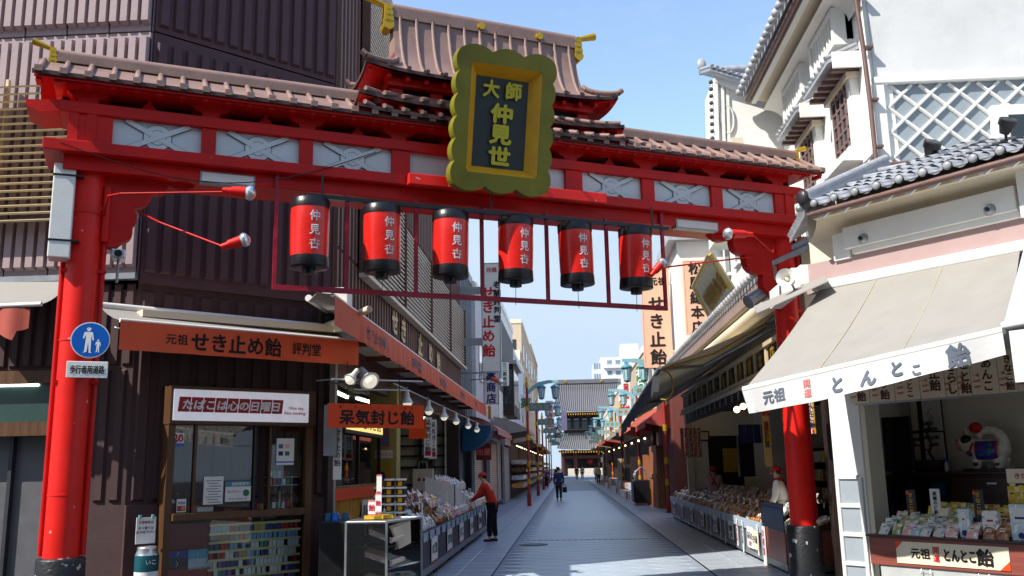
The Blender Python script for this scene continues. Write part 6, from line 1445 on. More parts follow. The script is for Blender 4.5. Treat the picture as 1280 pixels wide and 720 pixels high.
# side canopy strip at the left end of the awning, with horn speaker
cs = T(R, 'side_canopy', 'narrow cream canopy strip between the gate post and the corner shop awning', 'canopy', (-.9, -.2, 3.3))
pts_ = [Vector((rq(u, v, t)[0], t, rq(u, v, t)[1])) for u, v, t in ((942, 384, -.2), (1030, 346, -.15), (1036, 352, -.4), (946, 392, -.9))]
MB().slab(pts_, .012, (0, 0, 1)).build('canopy', CANVAS, cs)
def horn(P, d, label, k=1.0, mat=WHITE):
    t = T(W, 'horn_speaker', label, 'loudspeaker', tuple(P)); P = Vector(P); d = Vector(d).normalized()
    m = MB(); pr = [(0, .03), (.06, .045), (.12, .08), (.16, .125), (.17, .135)]
    for (a, r1), (b, r2) in zip(pr[:-1], pr[1:]): m.cyl(P+d*a*k, P+d*b*k, r1*k, r2*k, 20, caps=False)
    m.cyl(P-d*.12*k, P, .055*k, .03*k, 14); m.build('horn', mat, t); MB().cyl(P+d*.05*k, P+d*.12*k, .03*k, .02*k, 10).build('horn_throat', CREAM, t)
    MB().tube([P-d*.06*k, P-d*.06*k+Vector((.1, .15, -.12))], .015, 6).build('bracket', GREYM, t)
P = P3(986, 350, Y=11.0)
horn(P, (-.5, -.85, .05), 'white horn loudspeaker on the right post of the gate', .85)
PP = P3(935, 378, Y=13.2); t = T(W, 'projector_lamp', 'grey cylindrical floodlight with a black end left of the right gate post', 'floodlight', tuple(PP))
a = PP; b = P3(952, 367, Y=13.3); MB().cyl(a, b, .105, .10, 18).build('barrel', GREYM, t); MB().cyl(b, b+(b-a)*.5, .095, .05, 16).build('rear_cap', BLACK, t); MB().cyl(b, (3.2, 13.3, b.z), .02, n=6).build('mount', BLACK, t)
# price strip boards under the awning
zt0 = 2.24
xs = [1062, 1088, 1120, 1152, 1184, 1200, 1217, 1252, 1275, 1300]
tx = ['のど飴', '切り飴', 'とんとこ', '止飴', 'さらし', 'こと飴', 'あんこ', 'きなこ飴', '黒飴']
TT = -.12
for i in range(9):
    a = rq(xs[i], 500, TT)[0]; b = rq(xs[i+1], 500, TT)[0]-.01
    t = T(R, 'price_board', ['first', 'second', 'third', 'fourth', 'fifth', 'sixth', 'seventh', 'eighth', 'last'][i]+' cream price board from the pillar, hung under the awning valance', 'price board', ((a+b)/2, TT, zt0), 'cream price boards under the awning')
    box(t, 'board', PAPERC, a, b, TT, TT+.01, zt0+.012*i*0, zt0+.44)
    lettering(t, tx[i], (a+b)/2+(b-a)*.12, TT-.003, zt0+.2, min(.125, .37/len(tx[i])/1.06), pm('brown ink', (84, 46, 24), .6, bump=0), vertical=True, off=.04, pitch=1.03)
    for k in range(2): lettering(t, ['500円', '300円'][k], a+(b-a)*.22, TT-.003, zt0+.14-.06*k, .026, RINK)
    lettering(t, '一袋', a+(b-a)*.2, TT-.003, zt0+.2, .03, RINK)
box(rb, 'price_board_rail', GREYM, -.05, 2.8, TT-.005, TT+.02, zt0-.02, zt0-.002)
# cabinet, television, frames, bonsai, figurine
cb = T(R, 'cabinet', 'long dark walnut cabinet with drawers at the back of the right corner shop', 'cabinet', (.5, 1.8, 0))
box(cb, 'carcass', CABW, -.62, 3.2, 1.62, 2.08, 0, 1.40); box(cb, 'top', CABW, -.65, 3.22, 1.56, 2.09, 1.402, 1.44, bevel=.006)
for r in range(3):
    for k in range(3): a = .08+k*1.02; box(cb, 'drawer', CABW, a, a+.98, 1.6, 1.618, .62+r*.26, .85+r*.26, bevel=.005); box(cb, 'drawer_handle', SILVM, a+.42, a+.54, 1.58, 1.6, .77+r*.26, .79+r*.26)
for r in range(3): box(cb, 'shelf_shade', BLACK, -.58, .04, 1.6, 1.619, .62+r*.26, .84+r*.26)  # black panels on the carcass stand in for shade in open shelves
box(cb, 'shelf_goods', BLUEB, -.2, -.02, 1.57, 1.6, 1.15, 1.3)
q0 = rq(1101, 522, 1.5); q1 = rq(1143, 589, 1.5)
t = T(R, 'television', 'dark flat television at the back left of the right corner shop', 'television', ((q0[0]+q1[0])/2, 1.5, 1.44)); box(t, 'case', BLACK, q0[0], q1[0], 1.5, 1.56, q1[1], q0[1], bevel=.01); box(t, 'screen', pm('dark screen', (30, 34, 34), .15, bump=0), q0[0]+.03, q1[0]-.03, 1.494, 1.499, q1[1]+.05, q0[1]-.03); box(t, 'stand', BLACK, (q0[0]+q1[0])/2-.1, (q0[0]+q1[0])/2+.1, 1.5, 1.6, 1.0, q1[1])
t = T(R, 'television_table', 'dark low table under the television in the right corner shop', 'table', (-.95, 1.5, 0)); box(t, 'top', CABW, -1.3, -.66, 1.3, 1.9, 1.36, 1.4); box(t, 'body', DBROWN, -1.28, -.68, 1.35, 1.88, .0, 1.36); box(t, 'printer', GREYM, -1.0, -.75, 1.28, 1.34, 1.0, 1.2)
fr_ = T(R, 'framed_cards', 'tall dark frame of autograph cards on the back wall beside the television', 'picture frame', (-.35, 2.0, 1.5)); q0 = rq(1134, 498, 2.0); q1 = rq(1182, 588, 2.0); box(fr_, 'frame', DBROWN, q0[0], q1[0], 2.02, 2.09, q1[1]-.02, q0[1]+.02)
for (u0, v0, u1, v1) in ((1136, 502, 1148, 538), (1151, 500, 1178, 538), (1139, 542, 1151, 576), (1154, 541, 1182, 578)):
    a = rq(u0, v0, 2.0); b = rq(u1, v1, 2.0); box(fr_, 'card', PAPERC if u0 < 1150 else PAPER, a[0], b[0], 2.005, 2.02, b[1], a[1])
    if v0 < 510 and u0 > 1140:
        MB().tube([((a[0]+b[0])/2+.05*math.cos(k*1.1)-.03, 2.0, (a[1]+b[1])/2+.08-.04*k*.5+.03*math.sin(k*2)) for k in range(9)], .003, 4).build('signature', GINK, fr_); lettering(fr_, 'パン屋', (a[0]+b[0])/2, 2.0, b[1]+.03, .035, INK)
t = T(R, 'bonsai', 'small pine bonsai in a dark pot on the walnut cabinet', 'bonsai', (rq(1166, 590, 1.7)[0], 1.7, 1.44)); bx_ = rq(1166, 590, 1.7)[0]
MB().lathe([(.09, 0), (.14, .04), (.165, .14), (.15, .145)], (bx_, 1.7), 1.445, 20).build('pot', pm('dark bonsai pot', (36, 32, 32), .4), t)
MB().tube([(bx_+.04, 1.7, 1.58), (bx_-.02, 1.7, 1.68), (bx_+.03, 1.68, 1.78), (bx_-.02, 1.7, 1.92), (bx_+.02, 1.7, 2.02)], .018, 7).tube([(bx_-.02, 1.7, 1.7), (bx_-.16, 1.68, 1.78), (bx_-.26, 1.7, 1.78)], .012, 6).build('trunk', pm('bonsai bark', (94, 62, 44), .8, bump=.3), t)
m = MB(); rn = random.Random(4)
for (cx1, cz1, rr1) in ((0, 2.04, .07), (.05, 1.96, .07), (-.03, 1.95, .06), (.06, 1.86, .08), (-.07, 1.86, .06), (-.28, 1.8, .09), (-.18, 1.84, .07), (.05, 1.77, .06), (-.36, 1.79, .05)):
    for k in range(90):
        a = rn.uniform(0, 6.28); r1 = rr1*rn.random()**.5; p = Vector((bx_+cx1+r1*math.cos(a), 1.7+r1*math.sin(a)*.8, cz1+rn.uniform(-.25, .35)*rr1)); e = Vector((rn.uniform(-1, 1), rn.uniform(-1, 1), rn.uniform(.1, 1)))*.014; f_ = e.orthogonal().normalized()*.006
        m.add([p-f_, p+f_, p+e*2], [(0, 1, 2)])
m.build('needles', pm('dark pine green', (44, 66, 36), .7, var=.3), t)
bt = T(R, 'glass_bottle', 'small clear bottle with a blue cap beside the bonsai', 'bottle', (rq(1184, 588, 1.65)[0], 1.65, 1.44)); MB().lathe([(.025, 0), (.03, .08), (.012, .12)], (rq(1184, 588, 1.65)[0], 1.65), 1.442, 12).build('glass', pm('pale bottle glass', (190, 200, 200), .1, bump=0), bt); MB().lathe([(.014, .12), (.014, .16)], (rq(1184, 588, 1.65)[0], 1.65), 1.442, 10).build('bottle_cap', SBLUE, bt)
# toy dog
dx0, _ = rq(1196, 560, 1.7); dx1, _ = rq(1259, 560, 1.7); dc = (dx0+dx1)/2; ds = (dx1-dx0)
tr_ = T(R, 'display_tray', 'flat black tray under the painted toy dog on the cabinet', 'tray', (dc, 1.7, 1.44)); box(tr_, 'tray', BLACK, dc-.22, dc+.42, 1.62, 1.9, 1.442, 1.475)
dg = T(R, 'toy_dog', 'white papier mache toy dog with a blue coat and red ball on the walnut cabinet', 'toy dog', (dc, 1.72, 1.475))
k = ds; Z0 = 1.475
V = lambda x, y, z: Vector((dc+x*k, 1.74+y*k, Z0+z*k))
PORC = pm('glossy white papier mache', (228, 222, 206), .25, var=.03, bump=.02, coat=.4)
m = MB()
for (x, y, z, r) in ((-.35, 0, .5, .165), (-.27, 0, .46, .18), (-.16, 0, .40, .20), (-.02, 0, .35, .225), (.12, 0, .34, .235), (.26, 0, .33, .22), (.34, 0, .36, .19), (.41, 0, .50, .12), (.39, 0, .60, .105), (.33, 0, .68, .095), (.24, 0, .735, .09), (.14, 0, .75, .085), (.05, 0, .73, .08), (-.03, 0, .67, .075),
    (-.09, -.1, .15, .11), (-.09, -.1, .06, .085), (-.09, .1, .15, .11), (-.09, .1, .06, .085), (.33, -.1, .16, .12), (.33, -.1, .06, .09), (.33, .1, .16, .12), (.33, .1, .06, .09)):
    m.ball(V(x, y, z), r*k, 16, 10)
o = m.build('body', PORC, dg); rm = o.modifiers.new('remesh', 'REMESH'); rm.mode = 'VOXEL'; rm.voxel_size = .011; rm.use_smooth_shade = True; sm_ = o.modifiers.new('smooth', 'SMOOTH'); sm_.iterations = 6
MB().ball(V(-.41, -.03, .47), .125*k, 16, 10, (1, 1.02, 1)).build('face_patch', pm('salmon pink face paint', (222, 132, 106), .35), dg)
MB().ball(V(-.275, -.10, .56), .115*k, 16, 10, (1.0, .75, .95)).build('hair_patch', BLACK, dg); MB().ball(V(-.45, -.115, .55), .03*k, 10, 8, (.8, .6, 1.2)).build('eye', BLACK, dg); MB().ball(V(-.5, -.06, .42), .016*k, 8, 6).build('mouth', RINK, dg)
MB().cyl(V(-.27, -.05, .60), V(-.29, -.06, .80), .075*k, .02*k, 12).build('ear', PORC, dg); MB().cyl(V(-.285, -.09, .62), V(-.3, -.09, .76), .045*k, .012*k, 10).build('inner_ear', pm('salmon pink face paint', 0), dg)
MB().ball(V(-.07, -.06, .80), .115*k, 16, 10, (1.15, 1, .95)).build('red_ball', pm('matt red ball', (186, 24, 26), .5), dg)
def coat(u, v, g=.0): xx = -.06+.44*u; th = -.72+1.5*v; rr = .262+g; return V(xx, -rr*math.cos(th)*(1-.12*abs(2*u-1)**3)-.004, .345+rr*math.sin(th))
MB().grid(lambda u, v: coat(u, v, .006), 10, 12).build('coat_border', RINK, dg); MB().grid(lambda u, v: coat(.07+.86*u, .08+.84*v, .026), 10, 12).build('coat', pm('ultramarine coat paint', (36, 56, 160), .35, coat=.3), dg)
MB().tube([V(-.09, -.21, .5), V(-.16, -.215, .36), V(-.2, -.2, .26)], .02*k, 6).build('coat_trim', RINK, dg)
MB().ball(V(-.2, -.15, .3), .07*k, 12, 8, (1, .7, 1)).build('bib', pm('ultramarine coat paint', 0), dg)
for (x, z, cc, r) in ((.0, .38, RINK, .028), (.08, .41, RINK, .03), (.07, .49, RINK, .018), (.26, .46, GRINK, .05), (.26, .37, GRINK, .05), (.08, .27, GRINK, .04), (.24, .27, GRINK, .04)):
    rr = .292; zz = max(-.99, min(.99, (z-.345)/rr)); MB().ball(V(x, -rr*math.sqrt(1-zz*zz), z), r*k, 10, 6, (1.3, .25, .7)).build('painted_flower' if cc is RINK else 'painted_leaf', cc, dg)
for x in (-.09, .33): MB().cyl(V(x, -.20, .09), V(x, -.17, .09), .045*k, n=16).build('paw_dot', BLACK, dg)
# front counter of the corner shop
co = T(R, 'shop_counter', 'reddish brown counter with a cream lettered banner at the right corner shop', 'counter', (1.2, -.4, 0))
s0_ = .16
box(co, 'front_panel', REDWOOD, s0_, 3.4, -.42, -.38, .50, .79, bevel=.005); box(co, 'base', pm('pale grey counter base', (176, 180, 178), .5), s0_+.1, 3.4, -.40, .4, 0, .5); box(co, 'top', pm('dark counter edge', (62, 40, 36), .3), s0_-.02, 3.4, -.44, .55, .791, .815); box(co, 'side_panel', REDWOOD, s0_, s0_+.03, -.38, .5, .5, .79)
for u in (1158, 1230): s_ = rq(u, 712, -.42)[0]; MB().tube([(s_-.05, -.43, .49), (s_-.05, -.45, .45), (s_+.05, -.45, .45), (s_+.05, -.43, .49)], .006, 5).build('wire_hook', SILVM, co)
a = rq(1119, 676, -.43); b = rq(1263, 708, -.43)
zb0_, zb1_ = .535, .755
bn_ = T(R, 'counter_banner', 'cream paper banner with black and red lettering on the reddish counter front', 'banner', ((a[0]+b[0])/2, -.43, zb0_))
box(bn_, 'paper', PAPERC, a[0], b[0], -.428, -.422, zb0_, zb1_)
MB().add([(a[0], -.43, zb1_), (a[0]+.08, -.43, zb1_), (a[0], -.43, zb1_-.08)], [(0, 1, 2)]).build('red_corner', ORSIGN, bn_); MB().add([(b[0], -.43, zb0_), (b[0]-.1, -.43, zb0_), (b[0], -.43, zb0_+.09)], [(0, 1, 2)]).build('red_corner', ORSIGN, bn_)
L_ = b[0]-a[0]; zc_ = (zb0_+zb1_)/2
lettering(bn_, '元祖', a[0]+L_*.23, -.432, zc_, .10, INK, off=.04); lettering(bn_, '開運', a[0]+L_*.375, -.432, zc_, .075, RINK, vertical=True, off=.02); lettering(bn_, 'とんとこ', a[0]+L_*.585, -.432, zc_, .11, INK, wide=L_*.27, off=.06); lettering(bn_, '飴', a[0]+L_*.80, -.432, zc_, .16, INK, off=.05)
rn = random.Random(9)
heap(R, s0_+.08, 1.15, -.36, .1, .815, .93, 'left of right counter', 'bags of sweets on the right corner counter', [3, 4, 5, 8], rn, dx=.125, dt=.11, tie=0, lean=.62, sc=.72)
heap(R, 1.2, 1.6, -.36, .0, .815, .9, 'middle of right counter', 'bags of sweets on the right corner counter', [5, 0, 1], rn, dx=.135, dt=.12, tie=0, lean=.62, sc=.76)
heap(R, s0_+.35, 1.7, .16, .4, .95, 1.02, 'in rear tier of right counter', 'packets in the rear row of the right counter', [7, 7, 1, 2, 3], rn, dx=.12, dt=.12, tie=0, lean=.45, sc=.72)
for i, (u, dark, lab) in enumerate(((1138, 1, 'black upright card with gold lettering, left of three on the right counter'), (1168, 0, 'white upright price card in the middle of the right counter'), (1222, 1, 'black upright card with gold lettering, right of three on the right counter'))):
    s_, zt1 = rq(u, 612 if dark else 611, .1); zb1 = rq(u, 646, .1)[1]
    t = T(R, 'upright_card', lab, 'card', (s_, .1, zb1-.06)); box(t, 'card', BLACK if dark else PAPER, s_-.055, s_+.055, .09, .1, zb1, zt1); box(t, 'holder', BLACK, s_-.06, s_+.06, .06, .13, zb1-.09, zb1)
    lettering(t, 'きなこ飴' if dark else '黒糖のど飴', s_, .087, (zt1+zb1)/2, .055 if dark else .045, GOLDY if dark else INK, vertical=True, off=.04)
    if dark: box(t, 'red_tab', ORSIGN, s_-.05, s_-.02, .085, .089, zt1-.05, zt1-.02)
    else: lettering(t, '500円', s_, .086, zb1+.03, .035, RINK)
for i, (u0, u1, v0, v1, lab, cc) in enumerate(((1196, 1214, 636, 668, 'clear topped sweet box with a printed label near the right end of the counter', 4), (1226, 1250, 638, 668, 'blue and white printed packet standing on the right counter', 8), (1260, 1290, 630, 668, 'pale blue tall packet at the right edge of the picture', 4))):
    a = rq(u0, v0, -.3); b = rq(u1, v1, -.3); t = T(R, 'sweet_packet', lab, 'packet', ((a[0]+b[0])/2, -.3, .815)); box(t, 'packet', WR[cc], a[0], b[0], -.3, -.24, .815, a[1], bevel=.006)
    box(t, 'label', PAPER, a[0]+.03, b[0]-.03, -.306, -.301, (.815+a[1])/2, a[1]-.03); box(t, 'print', RINK if i != 2 else BINK, a[0]+.05, b[0]-.05, -.309, -.306, (.815+a[1])/2+.03, (.815+a[1])/2+.05); MB().cyl(((a[0]+b[0])/2, -.308, .86), ((a[0]+b[0])/2, -.301, .86), .03, n=14).build('print_disc', BINK, t)
s_ = rq(1183, 640, .05)[0]; put_thing('pale_dish', MB().box(-.05, .05, -.03, .03, 0, .09).mesh('pale_dish', PAPERC), R.w(s_, .0, .99), (-.5, 0, R.a), 'small pale tilted dish between the packets of the rear row', 'dish', None)
# rack of yellow packets at the right edge
rk = T(R, 'packet_rack', 'hanging rack of yellow topped clear packets at the right edge', 'rack', (1.75, .1, .8)); a = rq(1257, 586, .1); b = rq(1300, 604, .1)
box(rk, 'header_card', PAPERC, a[0], b[0]+.2, .1, .11, b[1], a[1]); lettering(rk, 'きなこ飴', (a[0]+b[0])/2+.05, .095, (a[1]+b[1])/2, .06, RINK); MB().tube([(a[0]+.02, .12, .82), (a[0]+.02, .12, a[1])], .01, 5).build('post', SILVM, rk)
for r in range(3):
    for c_ in range(4): put_thing('candy_bag', TBAGS[7] if c_ % 2 == 0 else BAGS[7], R.w(a[0]+.06+c_*.13, .08, b[1]-.2-r*.2), (0, 0, R.a), 'yellow topped packet on the right edge rack, '+['top', 'middle', 'bottom'][r]+' row, '+['first', 'second', 'third', 'fourth'][c_]+' column', 'candy bag', 'yellow packets on the rack', .9)
# ================================================================ TALL WHITE STOREHOUSE BEHIND
U = Fr(4.54, 12.5, 0)
ub = T(U, 'white_storehouse', 'tall white plastered storehouse with lattice namako wall and deep coved eaves', 'building', (0, 0, 0))
Yf = 19.6    # far end of street wall
box(ub, 'side_wall', STUCCO, .02, 9, 0, .3, 6.98, 8.9); MB().prism([(.02, 8.9), (9, 8.9), (9, 13.2), (5, 12.0)], 0, .3).build('gable', STUCCO, ub); MB().slab([(-.62, -.25, 8.78), (-.62, 0, 8.78), (5, 0, 12.0), (5, -.25, 12.0)], .12, (0, 0, 1)).build('verge', GTILE, ub); box(ub, 'side_wall_lower', NAMAKO, .02, 9, .03, .3, 4.6, 6.9)
box(ub, 'string_course', PLASTER, -.03, 9, -.06, .2, 6.88, 6.98, bevel=.01); box(ub, 'corner_trim', PLASTER, -.04, .12, -.045, .1, 4.6, 6.88)
# diagonal namako lattice on the side wall
def namako(t, f, s0, s1, z0, z1, pitch, slope, tt, th=.03, dep=.035):
    """raised diagonal joints clipped to a rectangle, each its own piece"""
    for sg in (1, -1):
        c_ = s0-(z1-z0)/slope-pitch
        while c_ < s1+(z1-z0)/slope+pitch:
            if sg > 0: a = (c_, z0); b = (c_+(z1-z0)/slope, z1)
            else: a = (c_, z1); b = (c_+(z1-z0)/slope, z0)
            # clip in s
            pa, pb = list(a), list(b); m_ = (pb[1]-pa[1])/(pb[0]-pa[0])
            if pb[0] > s0 and pa[0] < s1:
                if pa[0] < s0: pa = [s0, pa[1]+m_*(s0-pa[0])]
                if pb[0] > s1: pb = [s1, pa[1]+m_*(s1-pa[0])]
                L = math.hypot(pb[0]-pa[0], pb[1]-pa[1])
                if L > .12:
                    nx, nz_ = -(pb[1]-pa[1])/L*th, (pb[0]-pa[0])/L*th
                    tq = tt-dep-(.004 if sg > 0 else 0)
                    m = MB().slab([(pa[0]+nx, tq+.012, pa[1]+nz_), (pb[0]+nx, tq+.012, pb[1]+nz_), (pb[0]-nx, tq+.012, pb[1]-nz_), (pa[0]-nx, tq+.012, pa[1]-nz_)], dep-.012+.02)
                    m.slab([(pa[0]+nx*.5, tq, pa[1]+nz_*.5), (pb[0]+nx*.5, tq, pb[1]+nz_*.5), (pb[0]-nx*.5, tq, pb[1]-nz_*.5), (pa[0]-nx*.5, tq, pa[1]-nz_*.5)], .014)
                    if f is t.f: m.build('namako_joint', PLASTER, t)
                    else: part(m, 'namako_joint', PLASTER, t, f)
            c_ += pitch
namako(ub, U, .12, 5, 4.7, 6.86, .405, .93, .03, .024)
# window in lattice wall
a = U.q(1238, 133, -.05); b = U.q(1300, 172, -.05); box(ub, 'window_surround', PLASTER, a[0], a[0]+1.3, -.1, .1, b[1]-.15, a[1], bevel=.01); box(ub, 'window_pane', GLASSD, a[0]+.2, a[0]+1.1, -.12, -.10, b[1]-.1, a[1]-.16); box(ub, 'window_bar', WHITE, a[0]+.42, a[0]+.47, -.14, -.12, b[1]-.1, a[1]-.16)
# downpipe
MB().tube([tuple(Vector((U.q(u, v, -.1)[0]-.0, -.1, U.q(u, v, -.1)[1]))) for u, v in ((1064, -40), (1079, 60), (1088, 130), (1095, 200), (1098, 207), (1140, 203))], .035, 8).build('downpipe', GUTTER, ub)
for z in (5.9, 6.6, 7.4, 8.2): box(ub, 'pipe_clip', GUTTER, -.12, .0, -.14, -.02, z, z+.03)
# street wall of the storehouse: Fr along the lane
SW = Fr(4.5, 12.5, 90)      # s = distance up the lane, t<0 would be into the wall, so offsets are positive toward the lane
def sbox(name, mat, y0, y1, o0, o1, z0, z1, **k): return part(MB().box(y0, y1, o0, o1, z0, z1), name, mat, ub, SW, **k)   # o>0 = toward the lane (x smaller)
sbox('street_wall', PLASTER, .02, 5.6, -.3, 0, 3.2, 8.9); sbox('roof_body', PLASTER, .3, 4.8, -2.5, -.3, 8.6, 9.4)
for (y0, zt1) in ((.62, 7.55), (2.55, 7.55)):
    # window with pent roof, sill and grille
    sbox('window_surround', PLASTER, y0-.14, y0+.92, 0, .14, 6.05, 7.26, bevel=.01); sbox('window_pane', GLASSD, y0+.05, y0+.75, .14, .145, 6.25, 7.18)
    for k in range(4): sbox('window_bar', pm('brown window bar', (122, 96, 92), .6), y0+.05+k*.215, y0+.09+k*.215, .145, .17, 6.25, 7.18)
    for k in range(5): sbox('window_bar', pm('brown window bar', 0), y0+.05, y0+.75, .146, .165, 6.3+k*.2, 6.335+k*.2)
    sbox('window_sill', PLASTER, y0-.2, y0+.95, 0, .36, 5.9, 6.02, bevel=.01)
    m = MB(); P = [(y0-.3, .0, 7.66), (y0+1.1, .0, 7.66), (y0+1.1, .48, 7.44), (y0-.3, .48, 7.44)]; m.slab(P, .05, (0, 0, -1)); part(m, 'pent_roof', GTILE, ub, SW)
    for k in range(8): part(MB().cyl((y0-.24+k*.185, .02, 7.69), (y0-.24+k*.185, .5, 7.48), .045, n=8), 'pent_tile', GTILE, ub, SW)
    for k in range(6): sbox('pent_bracket', pm('brown window bar', 0), y0-.2+k*.24, y0-.12+k*.24, 0, .4, 7.30, 7.37)
    sbox('pent_end', PLASTER, y0-.34, y0-.3, 0, .42, 7.30, 7.55); sbox('lintel', CREAM, y0-.2, y0+1.0, 0, .2, 7.2, 7.29)
    # balustered vent box above
    sbox('vent_box', PLASTER, y0-.1, y0+1.25, 0, .3, 7.78, 7.86); sbox('vent_box', PLASTER, y0-.1, y0+1.25, 0, .3, 8.3, 8.38); sbox('vent_back', CREAM, y0-.1, y0+1.25, 0, .1, 7.86, 8.3)
    for k in range(9): sbox('baluster', PLASTER, y0+.0+k*.145, y0+.05+k*.145, .22, .28, 7.86, 8.3)
    for k in (-.1, 1.15): sbox('vent_end', PLASTER, y0+k, y0+k+.1, 0, .3, 7.86, 8.3)
# lower namako on the street wall
sbox('namako_ground', NAMAKO, .1, 4.2, 0, .02, 4.7, 5.9)
SWr = Fr(4.5, 12.5, 90)
namako_s = Fr(4.5, 12.5, 90)
def nam2(s0, s1, z0, z1, pitch, slope):
    for sg in (1, -1):
        c_ = s0-(z1-z0)/slope
        while c_ < s1:
            pa = [c_, z0 if sg > 0 else z1]; pb = [c_+(z1-z0)/slope, z1 if sg > 0 else z0]; m_ = (pb[1]-pa[1])/(pb[0]-pa[0])
            if pa[0] < s0: pa = [s0, pa[1]+m_*(s0-pa[0])]
            if pb[0] > s1: pb = [s1, pb[1]+m_*(s1-pb[0])]
            L = math.hypot(pb[0]-pa[0], pb[1]-pa[1])
            if L > .15 and pb[0] > pa[0]:
                nx, nz_ = -(pb[1]-pa[1])/L*.028, (pb[0]-pa[0])/L*.028
                part(MB().slab([(pa[0]+nx, .02, pa[1]+nz_), (pb[0]+nx, .02, pb[1]+nz_), (pb[0]-nx, .02, pb[1]-nz_), (pa[0]-nx, .02, pa[1]-nz_)], .035+.003*(sg > 0)), 'namako_joint', PLASTER, ub, SW)
            c_ += pitch
nam2(.1, 4.2, 4.72, 5.88, .5, 1.3)
sbox('namako_cap', PLASTER, .05, 4.25, 0, .07, 5.86, 5.92)
# coved eave, tiles and gutter along the lane
m = MB(); m.grid(lambda u, v: (-.0+4.7*u, .0+.62*(1-math.cos(v*PI/2)), 8.24+.40*math.sin(v*PI/2)), 2, 8); part(m, 'coved_eave', CREAM, ub, SW)
m = MB(); m.grid(lambda u, v: (-.0+4.7*u, .05+.4*(1-math.cos(v*PI/2)), 8.14+.3*math.sin(v*PI/2)), 2, 6); part(m, 'coved_eave_inner', PLASTER, ub, SW)
sbox('eave_board', PLASTER, -.0, 4.75, .56, .66, 8.6, 8.7); part(MB().cyl((-.1, .72, 8.68), (4.75, .72, 8.68), .055, n=8), 'gutter', GUTTER, ub, SW)
m = MB(); m.slab([(-.3, .8, 8.76), (4.85, .8, 8.76), (4.85, -2.5, 10.5), (-.3, -2.5, 10.5)], .08, (0, 0, 1)); part(m, 'roof_bed', GTILE, ub, SW)
for k in range(21): part(MB().cyl((-.2+k*.25, .84, 8.88), (-.2+k*.25, -2.4, 10.6), .075, n=8).ball((-.2+k*.25, .86, 8.87), .08, 8, 6), 'roof_rib_tile', GTILE, ub, SW)
# far gabled bay projecting towards the lane (fire wall with crest)
UD = Fr(0, 17.6, 0)
p0 = UD.q(892, 97); p1 = UD.q(938, 112); xl = UD.q(890, 178)[0]
ud = T(UD, 'gabled_bay', 'white projecting gabled bay with a round crest and tiled coping beyond the storehouse windows', 'building', (xl, 0, 0))
xr = 4.6; zb_ = 6.0
MB().prism([(xl, zb_), (xr, zb_), (xr, p1[1]+.05), (p1[0], p1[1]), (p0[0], p0[1])], 0, 1.2).build('wall', PLASTER, ud)
for dx, dd in ((.0, .10), (.13, .07), (.23, .045)):
    MB().prism([(xl+dx, zb_), (xl+dx+.06, zb_), (p0[0]+dx+.06, p0[1]-dx*.4-.03), (p0[0]+dx, p0[1]-dx*.4-.03)], -dd, -.001).build('moulding', PLASTER, ud)
MB().prism([(p0[0], p0[1]-.01), (p1[0]+.02, p1[1]-.02), (p1[0]+.02, p1[1]-.2), (p0[0], p0[1]-.14)], -.12, -.001).build('moulding', PLASTER, ud)
cz_ = UD.q(909, 150); m = MB()
for k in range(24): a0_, a1_ = 2*PI*k/24, 2*PI*(k+1)/24; m.tube([(cz_[0]+.13*math.cos(a0_), -.03, cz_[1]+.30*math.sin(a0_)), (cz_[0]+.13*math.cos(a1_), -.03, cz_[1]+.30*math.sin(a1_))], .022, 5)
m.build('crest_ring', STUCCO, ud); lettering(ud, '宝', cz_[0], -.02, cz_[1], .3, STUCCO, vertical=True, off=.03, name='crest', wx=.6)
sl_ = (p1[1]-p0[1])/(p1[0]-p0[0])
A_, B_ = p0[0]-.1, p1[0]+.06; za_, zb2 = p0[1]+.03-.1*0, p0[1]+sl_*(B_-p0[0])+.03
MB().slab([(A_, -.28, za_), (B_, -.28, zb2), (B_, 1.1, zb2+.55), (A_, 1.1, za_+.55)], .06, (0, 0, 1)).build('coping_bed', GTILE, ud)
for k in range(9): f = k/8; x = A_+.03+(B_-A_-.06)*f; z = za_+(zb2-za_)*f+.08; MB().cyl((x, -.32, z), (x, 1.05, z+.55), .042, n=8).build('coping_tile', GTILE, ud)
MB().cyl((A_, 1.1, za_+.62), (xr, 1.1, za_+.62), .09, n=10).build('ridge', GTILE, ud); MB().ball((A_+.05, 1.05, za_+.74), .1, 12, 8, (1, .6, 1.5)).build('ridge_end_tile', GTILE, ud)
for k in range(22): f = k/22; MB().ball((xl-.04+(p0[0]-xl)*f, .1, zb_+.1+f*(p0[1]-zb_)), .045, 8, 6).build('edge_tile', pm('dark edge tile', (70, 72, 78), .5), ud)
a = UD.q(919, 183); MB().box(a[0]-.1, a[0]+.12, -.25, 0, a[1]-.06, a[1]+.1).build('small_lamp', CREAM, ud)
# floodlights on the pent roof
for (u, v, lab) in ((1164, 186, 'left black round floodlight on the tiled pent roof'), (1258, 158, 'right black round floodlight in front of the lattice wall window')):
    P = P3(u, v, Y=11.9); t = T(W, 'roof_floodlight', lab, 'floodlight', (P.x, P.y, P.z-.2)); d = Vector((.1, -.6, .75)).normalized()
    m = MB(); m.cyl(P-d*.1, P+d*.02, .06, .1, 18).cyl(P+d*.02, P+d*.1, .115, .115, 18); m.build('housing', BLACK, t); MB().cyl(P+d*.1, P+d*.104, .09, n=18).build('lens', GLASSD, t); MB().tube([P-d*.05, P+Vector((0, .05, -.25))], .02, 6).build('bracket', BLACK, t)
